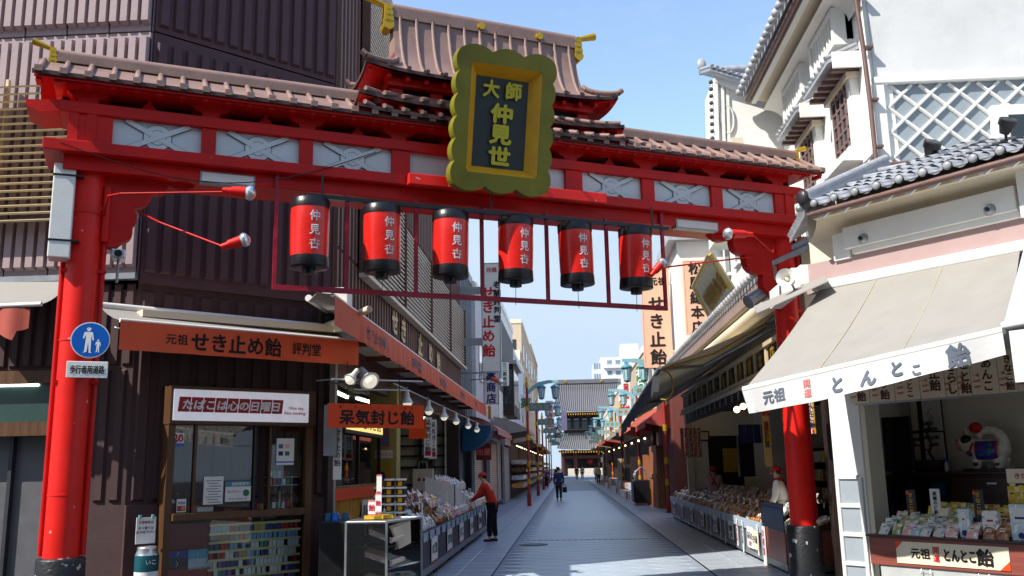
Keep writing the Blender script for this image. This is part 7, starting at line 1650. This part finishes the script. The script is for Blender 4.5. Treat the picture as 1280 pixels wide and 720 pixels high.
# ================================================================ LONG SHOP ON THE RIGHT SIDE OF THE LANE
Q = Fr(3.35, 0, -90)   # looks to the lane; s = -Y, t>0 goes into the shop
def qbox(t, name, mat, y0, y1, t0, t1, z0, z1, **k): return box(t, name, mat, -y1, -y0, t0, t1, z0, z1, **k)
ls = T(Q, 'long_sweet_shop', 'long open fronted sweet shop with gold lettered fascia on the right of the lane', 'shop building', (-20, 0, 0))
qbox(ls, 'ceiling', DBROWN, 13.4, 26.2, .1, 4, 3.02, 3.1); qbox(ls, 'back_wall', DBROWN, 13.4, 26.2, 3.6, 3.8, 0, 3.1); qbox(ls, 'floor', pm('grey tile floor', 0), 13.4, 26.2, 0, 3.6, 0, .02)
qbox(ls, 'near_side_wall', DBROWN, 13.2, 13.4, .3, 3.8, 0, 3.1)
# end wall facing the camera
for (x0, x1) in ((0, .55), (1.5, 2.2), (2.6, 3.6)): qbox(ls, 'end_wall', INTW, 26.0, 26.2, x0, x1, 0, 3.1)
qbox(ls, 'end_wall', INTW, 26.0, 26.2, .55, 1.5, 2.35, 3.1); qbox(ls, 'end_door', BLACK, 26.05, 26.15, .5, 1.5, 0, 2.35); qbox(ls, 'end_post', DBROWN, 25.8, 26.1, 2.0, 2.3, 0, 3.1); qbox(ls, 'end_post', CREAM, 25.9, 26.1, -.05, .12, 0, 3.1)
qbox(ls, 'door_poster', pm('mustard poster', 0), 26.0, 26.04, .95, 1.35, 1.35, 2.0)
# upper wall, pent roof with tile caps
qbox(ls, 'upper_wall', CREAM, 13.4, 27, .2, .5, 3.5, 4.9)
m = MB().slab([(-27.2, -.28, 4.42), (-13.2, -.28, 4.42), (-13.2, 1.2, 5.05), (-27.2, 1.2, 5.05)], .08, (0, 0, 1)); m.build('pent_roof_bed', GTILE, ls)
for k in range(54): y = 13.3+k*.258; MB().cyl((-y, -.31, 4.55), (-y, 1.15, 5.16), .06, n=6).ball((-y, -.33, 4.54), .065, 8, 6).build('roof_rib_tile', GTILE, ls)
qbox(ls, 'eave_board', pm('brown grey eave board', (150, 130, 122), .6), 13.2, 27.2, -.27, -.22, 4.22, 4.42); qbox(ls, 'soffit', CREAM, 13.2, 27.2, -.22, .25, 4.2, 4.24); MB().cyl((-13.2, -.12, 4.05), (-27, -.12, 4.05), .13, n=14).build('roller_tube', CREAM, ls)
# fascia of slats with gold plates
qbox(ls, 'fascia_backing', pm('dark red brown board', (60, 30, 26), .6), 14.0, 26.2, -.02, .1, 3.02, 3.5)
FC = pm('cream painted timber', (206, 186, 150), .55)
qbox(ls, 'fascia_rail', FC, 13.9, 26.25, -.1, -.0, 3.46, 3.53); qbox(ls, 'fascia_rail', FC, 13.9, 26.25, -.12, -.0, 3.02, 3.10); qbox(ls, 'fascia_cornice', CREAM, 13.9, 26.3, -.14, -.0, 2.95, 3.0)
pl = '總本店飴屋松せき止飴'
ys = 14.3
for k in range(12):
    y0_ = 14.1+k*.92
    qbox(ls, 'fascia_post', FC, y0_, y0_+.12, -.07, -.021, 3.10, 3.46)
    if k < 10 and k != 0 or k == 0:
        qbox(ls, 'gold_plate', pm('near black plate', (34, 22, 18), .5), y0_+.2, y0_+.8, -.06, -.05, 3.12, 3.44)
        if k < 10: lettering(ls, '店本總屋松飴止きせ祖'[k], -(y0_+.5), -.064, 3.28, .3, GOLD, off=.05, vertical=True)
for k in range(12): qbox(ls, 'fascia_slat', FC, 25.1+k*.1, 25.14+k*.1, -.05, -.021, 3.10, 3.46)
qbox(ls, 'lower_valance_board', DBROWN, 14.0, 26.2, -.04, .02, 2.7, 2.95)
for k in range(17): y0_ = 14.1+k*.72; qbox(ls, 'hanging_hook', GREYM, y0_, y0_+.05, -.07, -.045, 2.78, 2.93)
for k in range(7):
    y = 15+k*1.7; t = T(Q, 'ceiling_bulb', ordn[k]+' warm bulb from the near end under the ceiling of the long right shop', 'ceiling light', (-y, .5, 2.95), 'warm bulbs under the right shop ceiling')
    MB().ball((-y, .45, 2.93), .055, 12, 8).build('bulb', BULB, t); MB().cyl((-y, .45, 2.97), (-y, .45, 3.02), .05, n=10).build('socket', GOLD, t)
for i, (u, v) in enumerate(((921, 512), (929, 508))):
    P = P3(u, v, Y=16); t = T(W, 'ceiling_bulb', ['left', 'right'][i]+' bright warm bulb beside the left end of the cream awning valance', 'ceiling light', tuple(P)); MB().ball(P, .055, 12, 8).build('bulb', BULB, t); MB().cyl(P, P+Vector((0, 0, .2)), .012, n=6).build('cord', BLACK, t)
# contents of the shop
t = T(W, 'wall_clock', 'square dark framed clock on the end wall of the long right shop', 'clock', (3.9, 25.95, 2.5)); p = P3(880, 545, Y=25.9); box(t, 'frame', BLACK, p.x-.15, p.x+.15, 25.9, 25.96, p.z-.14, p.z+.14); box(t, 'dial', PAPERC, p.x-.11, p.x+.11, 25.89, 25.9, p.z-.1, p.z+.1); box(t, 'hand', BLACK, p.x-.005, p.x+.005, 25.88, 25.89, p.z, p.z+.07); box(t, 'hand', BLACK, p.x, p.x+.05, 25.88, 25.89, p.z-.005, p.z+.005)
p = P3(863, 552, Y=24); t = T(W, 'noren_curtain', 'reddish striped cloth strips hanging at the far left of the long right shop', 'curtain', (p.x, 24, p.z-.4)); 
for k in range(5): MB().grid(lambda u, v, k=k: (p.x-.25+k*.11+.09*u, 24+.02*math.sin(u*6+k), p.z+.35-.75*v), 3, 3).build('cloth_strip', pm('red white striped cloth', (150, 70, 60), .8, wear=((206, 170, 150), 22, .5)), t)
p = P3(941, 541, Y=20); t = T(W, 'noren_curtain', 'dark navy short curtain inside the long right shop', 'curtain', (p.x, 20, p.z-.2)); 
for k in range(4): MB().grid(lambda u, v, k=k: (p.x-.3+k*.16+.15*u, 20+.02*math.sin(u*5+k), p.z+.18-.4*v), 3, 3).build('cloth_panel', pm('navy cloth', (30, 36, 80), .8), t)
p = P3(933, 572, Y=21); t = T(W, 'loudspeaker', 'tall black loudspeaker on the wall inside the long right shop', 'loudspeaker', (p.x, 21, p.z-.4)); box(t, 'cabinet', BLACK, p.x-.16, p.x+.18, 21, 21.25, p.z-.42, p.z+.5, bevel=.02)
a = P3(951, 507, Y=17.5); b = P3(966, 583, Y=17.5); t = T(W, 'hanging_banner', 'tall cream banner with a red and green festive print inside the long right shop', 'banner', ((a.x+b.x)/2, 17.5, b.z)); box(t, 'cloth', pm('ochre banner cloth', (196, 160, 100), .7), a.x, b.x, 17.5, 17.51, b.z, a.z)
box(t, 'print', pm('red festive print', (140, 34, 30), .6, wear=((60, 90, 50), 9, .5)), a.x+.03, b.x-.03, 17.49, 17.499, b.z+.35, a.z-.3); lettering(t, '大當', (a.x+b.x)/2+.04, 17.485, (a.z+b.z)/2, .1, GOLDY, vertical=True); lettering(t, '祝', (a.x+b.x)/2, 17.485, a.z-.12, .16, RINK, vertical=True, off=.04); MB().cyl((a.x-.02, 17.5, a.z), (b.x+.02, 17.5, a.z), .015, n=6).build('rod', DBROWN, t)
a = P3(1011, 498, Y=13.0); b = P3(1020, 542, Y=13.0); t = T(W, 'hanging_banner', 'narrow white and yellow lettered banner right of the right gate post', 'banner', ((a.x+b.x)/2, 13.0, b.z)); box(t, 'cloth', PAPER, a.x, b.x, 13.0, 13.01, b.z, a.z); lettering(t, 'とんとこ飴', (a.x+b.x)/2-.01, 12.99, (a.z+b.z)/2+.05, .08, INK, vertical=True, off=.05); box(t, 'yellow_edge', GOLDY, b.x-.02, b.x, 12.99, 13.0, b.z, a.z); box(t, 'red_foot', RINK, a.x+.01, b.x-.02, 12.99, 13.0, b.z+.01, b.z+.06)
MB().cyl(((a.x+b.x)/2, 13.0, a.z), ((a.x+b.x)/2, 13.0, a.z+.6), .006, n=5).build('cord', BLACK, t)
# rear shelves of jars
for i in range(4):
    y0_ = 15+i*2.5; t = T(Q, 'goods_shelf', ['nearest', 'second', 'third', 'farthest'][i]+' shelf rack of packets behind the right shop counter', 'shelves', (-(y0_+1), 2.4, 0), 'shelf racks inside the right shop')
    for z in (.75, 1.15, 1.55): qbox(t, 'shelf', DBROWN, y0_, y0_+2.1, 2.2, 2.7, z, z+.03)
    for z in (.78, 1.18, 1.58):
        for k in range(9): MB().box(-(y0_+.1+k*.22)-.16, -(y0_+.1+k*.22), 2.22, 2.35, z, z+.24).build('packet', WR[(k*5+i+int(z*3)) % 9], t)
    for y in (y0_, y0_+2.05): qbox(t, 'upright', DBROWN, y, y+.05, 2.2, 2.7, 0, 1.9)
# stalls in front of the long shop
XR_ = 3.08; QF = Fr(XR_, 0, -90)
ry = [15.35, 17.2, 19.1, 21.0, 22.9, 24.8, 26.7, 28.6]
STB = pm('blue grey stall front', (120, 128, 138), .5, dirt=.25); STT = pm('pale blue stall top edge', (172, 188, 204), .45, dirt=.1)
onr = ['nearest', 'second', 'third', 'fourth', 'fifth', 'sixth', 'farthest']
for i in range(7):
    y0_, y1_ = ry[i]+.01, ry[i+1]-.01
    t = T(QF, 'market_stall', onr[i]+' grey sweet stall on the right side of the lane, counted from the glass case', 'stall', (-(y0_+y1_)/2, 0, 0), 'grey stalls along the right shop front')
    for k in range(3): a = y0_+(y1_-y0_)*k/3; b = y0_+(y1_-y0_)*(k+1)/3-.015; qbox(t, 'front_board', STB, a, b, 0, .03, .12, .47)
    qbox(t, 'foot_board', GREYM, y0_, y1_, -.01, .04, .06, .12); qbox(t, 'top_edge', STT, y0_, y1_, -.03, .0, .48, .64); qbox(t, 'bed', STB, y0_, y1_, .0, 1.1, .56, .6); qbox(t, 'near_board', STB, y0_, y0_+.02, .03, 1.1, .1, .56)
    for a in (y0_+.08, y1_-.14): qbox(t, 'foot', BLACK, a, a+.06, .05, .1, 0, .06)
    yc = (y0_+y1_)/2-.1
    tt = T(QF, 'price_notice', 'white notice sheet on the '+onr[i]+' grey stall of the right side', 'notice', (-yc, -.03, .2)); qbox(tt, 'sheet', PAPER, yc-.26, yc+.26, -.04, -.032, .18, .52); lettering(tt, ['あられ', '久寿餅', 'せんべい', 'だるま', 'のり巻', 'おこし', '甘納豆'][i], -yc, -.043, .38, .12, INK, off=.05); lettering(tt, '五百円', -yc, -.043, .25, .07, RINK, off=.04)
    for j, yy in enumerate((y0_+.12, yc+.62)):
        tt = T(QF, 'paper_strip', ['near', 'far'][j]+' long white printed strip hanging on the '+onr[i]+' right stall', 'paper strip', (-yy, -.04, .08)); qbox(tt, 'strip', PAPER, yy-.045, yy+.045, -.05, -.045, .05 if j else .12, .6); lettering(tt, 'せき止飴', -yy, -.053, .36, .075, INK if j else RINK, vertical=True, off=.04)
    rnd = random.Random(60+i)
    for j in range(3 if i < 4 else 1):
        yy = y0_+.3+j*.6; tt = T(QF, 'price_card', 'small price card standing '+['near', 'mid', 'far'][j]+' among the crackers of the '+onr[i]+' right stall', 'price card', (-yy, .25, .8)); qbox(tt, 'card', PAPER, yy-.08, yy+.08, .25, .256, .82, .95); lettering(tt, ['350円', '500円', '280円'][(i+j) % 3], -yy, .247, .885, .045, RINK)
    heap(QF, -y1_+.05, -y0_-.05, .05, .9, .60, .88, 'on the '+onr[i]+' right stall', 'bags of crackers on the right stalls', [[0, 0, 6, 8], [0, 2, 0, 0], [2, 0, 0, 8], [0, 0, 2], [6, 0, 0, 2], [0, 0, 3, 8], [0, 4, 8, 2]][i], rnd, dx=.19 if i < 4 else .26, dt=.16 if i < 4 else .2, tie=.15, lean=.6, sc=1.1, stuff=i > 1)
    # steel divider hoops
    if i < 5:
        for k in range(3): yy = y0_+.25+k*.32; MB().tube([(-yy, .55, .72), (-yy, .8, 1.08), (-yy-.14, .8, 1.08), (-yy-.14, .55, .72)], .008, 5).build('wire_hoop', SILVM, t)
# glass case at the near end
gc = T(QF, 'display_case', 'glass topped reddish brown display case beside the right gate post', 'display case', (-14.5, .3, 0))
qbox(gc, 'front_panel', REDWOOD, 13.75, 15.3, 0, .03, .14, .58); qbox(gc, 'side_panel', REDWOOD, 13.75, 13.78, .03, .9, .14, .58); qbox(gc, 'sled', GREYM, 13.8, 15.3, .02, .9, .04, .14); qbox(gc, 'bed', REDWOOD, 13.78, 15.3, .03, .9, .54, .57)
qbox(gc, 'front_glass', GLASS, 13.75, 15.3, .0, .006, .59, 1.0); qbox(gc, 'side_glass', GLASS, 13.75, 13.756, .0, .9, .59, 1.0); qbox(gc, 'divider_glass', GLASS, 14.9, 14.906, .0, .9, .59, 1.0); qbox(gc, 'top_glass', GLASS, 13.75, 15.3, .25, .9, .995, 1.0)
for y in (13.75, 15.3): MB().cyl((-y, .003, .58), (-y, .003, 1.0), .007, n=5).build('edge_bead', BLACK, gc)
heap(QF, -15.2, -13.9, .1, .8, .58, .68, 'inside the glass case beside the gate post', 'bags inside the right glass case', [4, 8, 0, 5], random.Random(3), dx=.2, dt=.17, tie=.2, lean=1.0, sc=.9)
for (yy, zz) in ((14.6, .85), (14.1, .82)): MB().ball((-yy, .35, zz), .035, 10, 8).build('case_lamp', BULB, gc)
tt = T(QF, 'paper_strip', 'long red and white printed strip hanging on the brown display case', 'paper strip', (-15.1, -.02, 0)); qbox(tt, 'strip', PAPER, 15.0, 15.2, -.03, -.02, .0, .6); lettering(tt, '大根飴', -15.1, -.035, .36, .13, RINK, vertical=True, off=.05)
tt = T(QF, 'price_notice', 'cream notice with black characters on the brown near end of the right stalls', 'notice', (-15.6, -.03, .2)); qbox(tt, 'sheet', PAPERC, 15.45, 15.85, -.06, -.052, .2, .5); lettering(tt, 'さら飴', -15.65, -.063, .36, .12, INK, off=.05)
# shop keepers
person('shopkeeper with a red head cloth and red apron beside the right gate post', (3.70, 16.4, 0), PI*.86, 1.56, pm('white blouse', (226, 224, 218), .8), pm('dark trousers', (30, 28, 34), .8), pm('red head cloth', (190, 26, 30), .8), stoop=.03, arms=((.14, .06), (.16, .06)), apron=pm('red apron', (170, 24, 30), .8), cap='cloth')
person('shopkeeper with a red head cloth seen from behind far inside the right stalls', (3.75, 24.4, 0), PI*.45, 1.55, pm('pale pink blouse', (196, 170, 170), .8), pm('dark trousers', 0), pm('red head cloth', 0), stoop=.02, arms=((.16, .1), (.12, .08)), apron=pm('red apron', 0), cap='cloth')
# ---------------------------------------------------------------- big awning over the right stalls
ba = T(W, 'shop_awning', 'large grey and cream canvas awning stretched over the right stalls', 'awning', (3, 18, 3.5))
A0 = P3(972, 394, X=3.5); A1 = P3(825, 459, Y=A0.y); B1 = P3(777, 532, X=A1.x); B0 = Vector((3.3, B1.y+1.5, 3.7))
def awp(u, v): p = A0.lerp(B0, u).lerp(A1.lerp(B1, u), v); return tuple(p-Vector((0, 0, .07*math.sin(PI*v)*(.5+u*.3)+.03*math.sin(PI*u))))
for k in range(8):     # alternating cloth widths; the pale ones paint in light shining through
    MB().grid(lambda u, v, k=k: awp((k+u)/8, v), 2, 10).build('canvas_width', CANG if k % 2 == 0 else pm('cream canvas width with painted light', (206, 192, 160), .8, dirt=.25), ba)
def vb(u, v): p = A1.lerp(B1, u); return (p.x-.03*v+.02*math.sin(u*50), p.y, p.z-(.30+.05*abs(math.sin(u*PI*14)))*v)
MB().grid(vb, 84, 3).build('scalloped_valance', DGREY, ba)
MB().cyl(A1, B1, .03, n=8).build('front_bar', GREYM, ba); MB().cyl(A0, B0, .05, n=8).build('roller', GREYM, ba)
for u in (.02, .5): MB().tube([A0.lerp(B0, u)+Vector((0, 0, -.15)), Vector(awp(u+.12, .5))-Vector((0, 0, .12)), A1.lerp(B1, u)], .03, 6).build('folding_arm', GREYM, ba)
r0_ = A0+Vector((-.1, .3, -.1)); r1_ = Vector(awp(.03, .97)); ROPE = pm('ochre rope', (176, 142, 70), .8)
MB().tube([r0_, r0_.lerp(r1_, .5)-Vector((0, 0, .12)), r1_], .018, 6).build('rope', ROPE, ba)
MB().tube([r1_+Vector((.02+.16*math.sin(k*.5), 0, -.02-.5*(1-math.cos(k*.5))/2*1.0)) for k in range(8)], .016, 6).build('rope_loop', ROPE, ba)
# gold lettered board leaning over the pent roof
gbp = [P3(887, 317, X=3.0), P3(918, 366, X=3.6), P3(891, 403, X=3.6), P3(867, 358, X=3.0)]
gb = T(W, 'leaning_sign', 'weathered grey board with gold characters leaning out over the right pent roof', 'sign', tuple(gbp[2]))
e1 = (gbp[1]-gbp[0]); e2 = (gbp[3]-gbp[0]); nn = e1.cross(e2).normalized(); nn = nn if nn.x < 0 else -nn
MB().slab([p for p in gbp], .08, -nn).build('board', pm('weathered grey green board', (192, 196, 182), .7, var=.15, dirt=.2), gb)
for a_, b_ in zip(gbp, gbp[1:]+gbp[:1]): MB().cyl(a_+nn*.01, b_+nn*.01, .05, n=6).build('gilt_edge', pm('dull gilt edge', (164, 146, 90), .5), gb)
def gmap(x, y, z): return gbp[0]+e1*((.5-z))+e2*((.5-x))+nn*.02
for k, ch in enumerate('松屋總本店'):
    lettering(gb, ch, -.36+k*.18, 0, -.08, .46, GOLD, off=.04, vertical=True, fn=lambda x, y, z: gmap(x, y, z*1.0), wx=.38)
    
# vertical signs on the right
t, a, b = vsign('shop_sign', 'tall peach vertical sign with heavy black characters projecting on the right', 800, 842, 335, 459, 31, PEACH, cols=(('せき止飴', .5, .37, .55, INK, True), ('元祖', .6, .86, .28, INK, False)), rim=PEACH)
MB().box(b.x, 3.9, 31.05, 31.15, a.z-.6, a.z-.5).build('bracket', WHITE, t); MB().box(b.x, 3.9, 31.05, 31.15, b.z+.5, b.z+.6).build('bracket', WHITE, t)
wb = block('white upper storey with dark roof carrying the second peach sign on the right', 3.75, 7.5, 29.2, 33.8, 8.75, PLASTER, z0=5.0, roof=GTILE)
box(wb, 'lower_storey', CREAM, 4.1, 7.5, 29.6, 33.8, 3.3, 5.0); box(wb, 'corbel', CREAM, 3.9, 7.5, 29.4, 33.8, 4.8, 4.998); MB().tube([(4.0, 29.1, 4.6), (4.9, 29.1, 4.7)], .04, 6).build('pipe', BLACK, wb)
t, a, b = vsign('shop_sign', 'shorter peach sign with black characters on the white upper storey', 853, 886, 326, 417, 29.0, PEACH, th=.1, cols=(('松屋總本店', .55, .49, .43, INK, True),), rim=PEACH)
block('white modern apartment building with square windows behind the leaning gold board', 5.2, 9, 24, 29, 9.3, WHITE, trim=PLASTER, wins=(('f', 2, 5.4, .5, .9), ('f', 2, 7.4, .5, .9), ('l', 3, 5.4, .7, .9), ('l', 3, 7.4, .7, .9)))
# green and white banners
t, a, b = vsign('banner', 'tall green vertical banner with white script on the right of the lane', 795, 809, 458, 535, 40, pm('green banner cloth', (26, 140, 96), .7), th=.04, cols=(('わらび', .5, .72, .42, WINK, True),))
t, a, b = vsign('banner', 'tall white banner with a red emblem and red script on the right', 776, 790, 470, 528, 50, WHITE, th=.04, cols=(('くず餅', .4, .48, .45, RINK, True),)); 
for k in range(4): box(t, 'emblem_bar', RINK, a.x+.12, b.x-.12, 49.98, 49.99, a.z-.5-.12*k, a.z-.42-.12*k)
# ================================================================ RIGHT SIDE UP THE LANE
t = block('dark red and cream shop house beyond the long right shop', 3.5, 9, 30.6, 36, 4.9, pm('dark red house wall', (104, 52, 46), .7, dirt=.2), trim=CREAM)
for i, (y0_, y1_, z1_, m_, lab) in enumerate(((36.2, 44, 6.3, CREAM, 'cream two storey house halfway up the right side'), (44.2, 55, 7.2, BEI, 'beige building behind the green banner on the right'), (55.2, 68, 6.4, GW, 'pale grey building further up the right side'), (68.2, 84, 7.4, BEI, 'tall beige building far up the right side'), (84.2, 112, 7, CREAM, 'last cream building before the temple on the right'))):
    block(lab, 3.7+.1*i, 10, y0_, y1_, z1_, m_, trim=WHITE, wins=(('l', 3, 4.6, 1.4, 1.3), ('f', 3, z1_-2, 1, 1.1)))
for i, (y0_, y1_, z0_, z1_, mm_, lab) in enumerate(((31.5, 36, 3.7, 3.05, pm('red awning cloth', (158, 66, 58), .7, dirt=.15), 'red awning over the wood doored shop on the right'), (37.5, 46, 3.9, 3.2, pm('salmon awning cloth', (206, 110, 90), .7, dirt=.15), 'salmon awning under the green banner on the right'), (47, 58, 3.9, 3.3, CANVAS, 'cream awning further up the right side'), (59, 72, 3.8, 3.2, pm('red awning cloth', 0), 'second red awning far up the right side'), (73, 92, 3.8, 3.2, CANG, 'grey cream awning near the temple on the right'))):
    small_awning(lab, 3.75, y0_, y1_, z0_, z1_, 1.1+.1*i, mm_, sg=-1)
shutter(Fr(3.75, 0, -90), -34.2, -32.4, 0, 2.6, 'brown grey roller shutter behind the lamp post on the right', pm('brown grey shutter', (120, 106, 100), .5, dirt=.2))
t = T(W, 'wooden_door', 'orange brown wooden door panel beside the black cart on the right', 'door', (3.2, 33, 0)); box(t, 'door', wood('orange brown timber', (150, 92, 60)), 3.25, 3.5, 34.5, 37.4, 0, 2.3); box(t, 'door_rail', wood('orange brown timber', 0), 3.2, 3.25, 34.5, 37.4, 1.1, 1.25)
t = T(W, 'serving_cart', 'black and steel cart with a curved glass hood on the right of the lane', 'cart', (2.9, 37.5, 0)); box(t, 'cabinet', BLACK, 2.55, 3.2, 37.2, 38.6, .12, 1.0, bevel=.03); MB().grid(lambda u, v: (2.9-.28*math.cos(PI*v), 37.3+1.1*u, 1.0+.5*math.sin(PI*v)), 2, 10).build('glass_hood', GLASS, t); MB().tube([(2.9-.28*math.cos(PI*v/8), 37.3, 1.0+.5*math.sin(PI*v/8)) for v in range(9)], .015, 5).build('hood_frame', SILVM, t)
for x in (2.65, 3.1): MB().cyl((x, 37.4, .06), (x+.04, 37.4, .06), .06, n=10).build('wheel', BLACK, t)
for i, (y0_, y1_, cc, lab) in enumerate(((38.8, 46, 0, 'open shop with orange boxes under the salmon awning'), (47, 58, 1, 'open shop with pale goods under the cream awning on the right'), (59, 73, 2, 'open shop far up the right side under the second red awning'), (74, 96, 3, 'farthest open shop on the right before the temple'))):
    t = T(W, 'lane_shop', lab, 'shop', (3.6, y0_, 0)); box(t, 'opening', DBROWN, 3.55, 4.0, y0_, y1_, 0, 3.0); box(t, 'fascia', [pm('red fascia board', (170, 50, 40), .6), FC, pm('red fascia board', 0), CREAM][i], 3.5, 3.9, y0_, y1_, 3.0, 3.5)  # solid dark brown block stands in for shade in the open front
    box(t, 'side_screen', [wood('orange brown timber', 0), DBROWN, CANG, DBROWN][i], 3.1, 3.5, y0_, y0_+.1, 0, 2.0)
    for k in range(5):
        for z in (.3, .65): yy = y0_+.3+k*(y1_-y0_)/5; box(t, 'goods_box', [wood('orange brown timber', 0), WR[4], WR[1], WR[0]][(k+i) % 4], 2.75+.3*(z > .5), 3.5, yy, yy+(y1_-y0_)/5-.5, z-.3, z)
    for k in range(2): MB().ball((3.3, y0_+1+k*(y1_-y0_)/2, 2.7), .045, 8, 6).build('lamp', BULB, t)
for i, (x, y) in enumerate(((.9, 108), (1.6, 112), (2.9, 100), (-1.7, 70), (-1.2, 92), (2.5, 80))):
    person(['tiny figure in dark clothes near the temple steps', 'tiny figure in grey near the temple steps on the right', 'tiny figure in white by the last right shops', 'small figure in purple beside the left shops', 'small figure in black far up the left side', 'small figure in beige far up the right side'][i], (x, y, 0), PI/2*(1+i % 2*2), 1.6, pm('far jacket %d' % i, [(30, 30, 36), (120, 120, 124), (220, 220, 220), (110, 60, 120), (24, 24, 28), (190, 170, 140)][i], .8), pm('charcoal trousers', 0), None, step=.05, arms=((.04, 0), (-.02, 0)))
t = T(W, 'white_tent', 'small white tent with a red strip at the foot of the temple on the right', 'tent', (5.4, 118, 0)); box(t, 'canopy', WHITE, 4.2, 7.5, 118, 121, 2.0, 2.6); box(t, 'red_strip', RINK, 4.2, 7.5, 117.95, 117.99, 1.7, 2.0); box(t, 'counter', WHITE, 4.4, 7.4, 118.2, 118.8, 0, 1.0)
for x in (4.3, 7.4): MB().cyl((x, 118.1, 0), (x, 118.1, 2), .05, n=6).build('leg', GREYM, t)
# buildings behind the camera, across the crossing: seen only as reflections in glass
ob = T(W, 'opposite_building', 'grey shop building across the crossing behind the viewpoint', 'building', (0, -16, 0))
box(ob, 'wall', pm('grey brown far wall', (84, 76, 70), .8, dirt=.3), -22, 24, -22, -16, 0, 14)
for k in range(12):
    for z in (.5, 4.3, 8.0): box(ob, 'window', GLASSD, -20+k*3.6, -17.6+k*3.6, -15.98, -15.95, z, z+2.2)
box(ob, 'fascia', CREAM, -22, 24, -16.0, -15.4, 3.1, 3.7)
# ================================================================ HEAPED BAGS BEYOND THE NEAREST ONES: ONE OBJECT
if HEAP:
    vs, fs, mi = [], [], []
    for k, me, M_ in HEAP:
        n = len(vs); vs += [tuple(M_ @ v.co) for v in me.vertices]
        for p in me.polygons: fs.append(tuple(i+n for i in p.vertices)); mi.append(k if p.material_index == 0 else (9+k % 4 if p.material_index == 1 else 13+k % 3))
    me = bpy.data.meshes.new('heaped_candy_bags'); me.from_pydata(vs, [], fs)
    for m_ in WR+LABS+PRTS: me.materials.append(m_)
    me.polygons.foreach_set('material_index', mi); me.polygons.foreach_set('use_smooth', [True]*len(fs)); me.update()
    o = bpy.data.objects.new('heaped_candy_bags', me); C.collection.objects.link(o)
    tag(o, 'heaps of wrapped sweets and crackers on the farther stalls of both sides', 'candy bags', None, 'stuff')
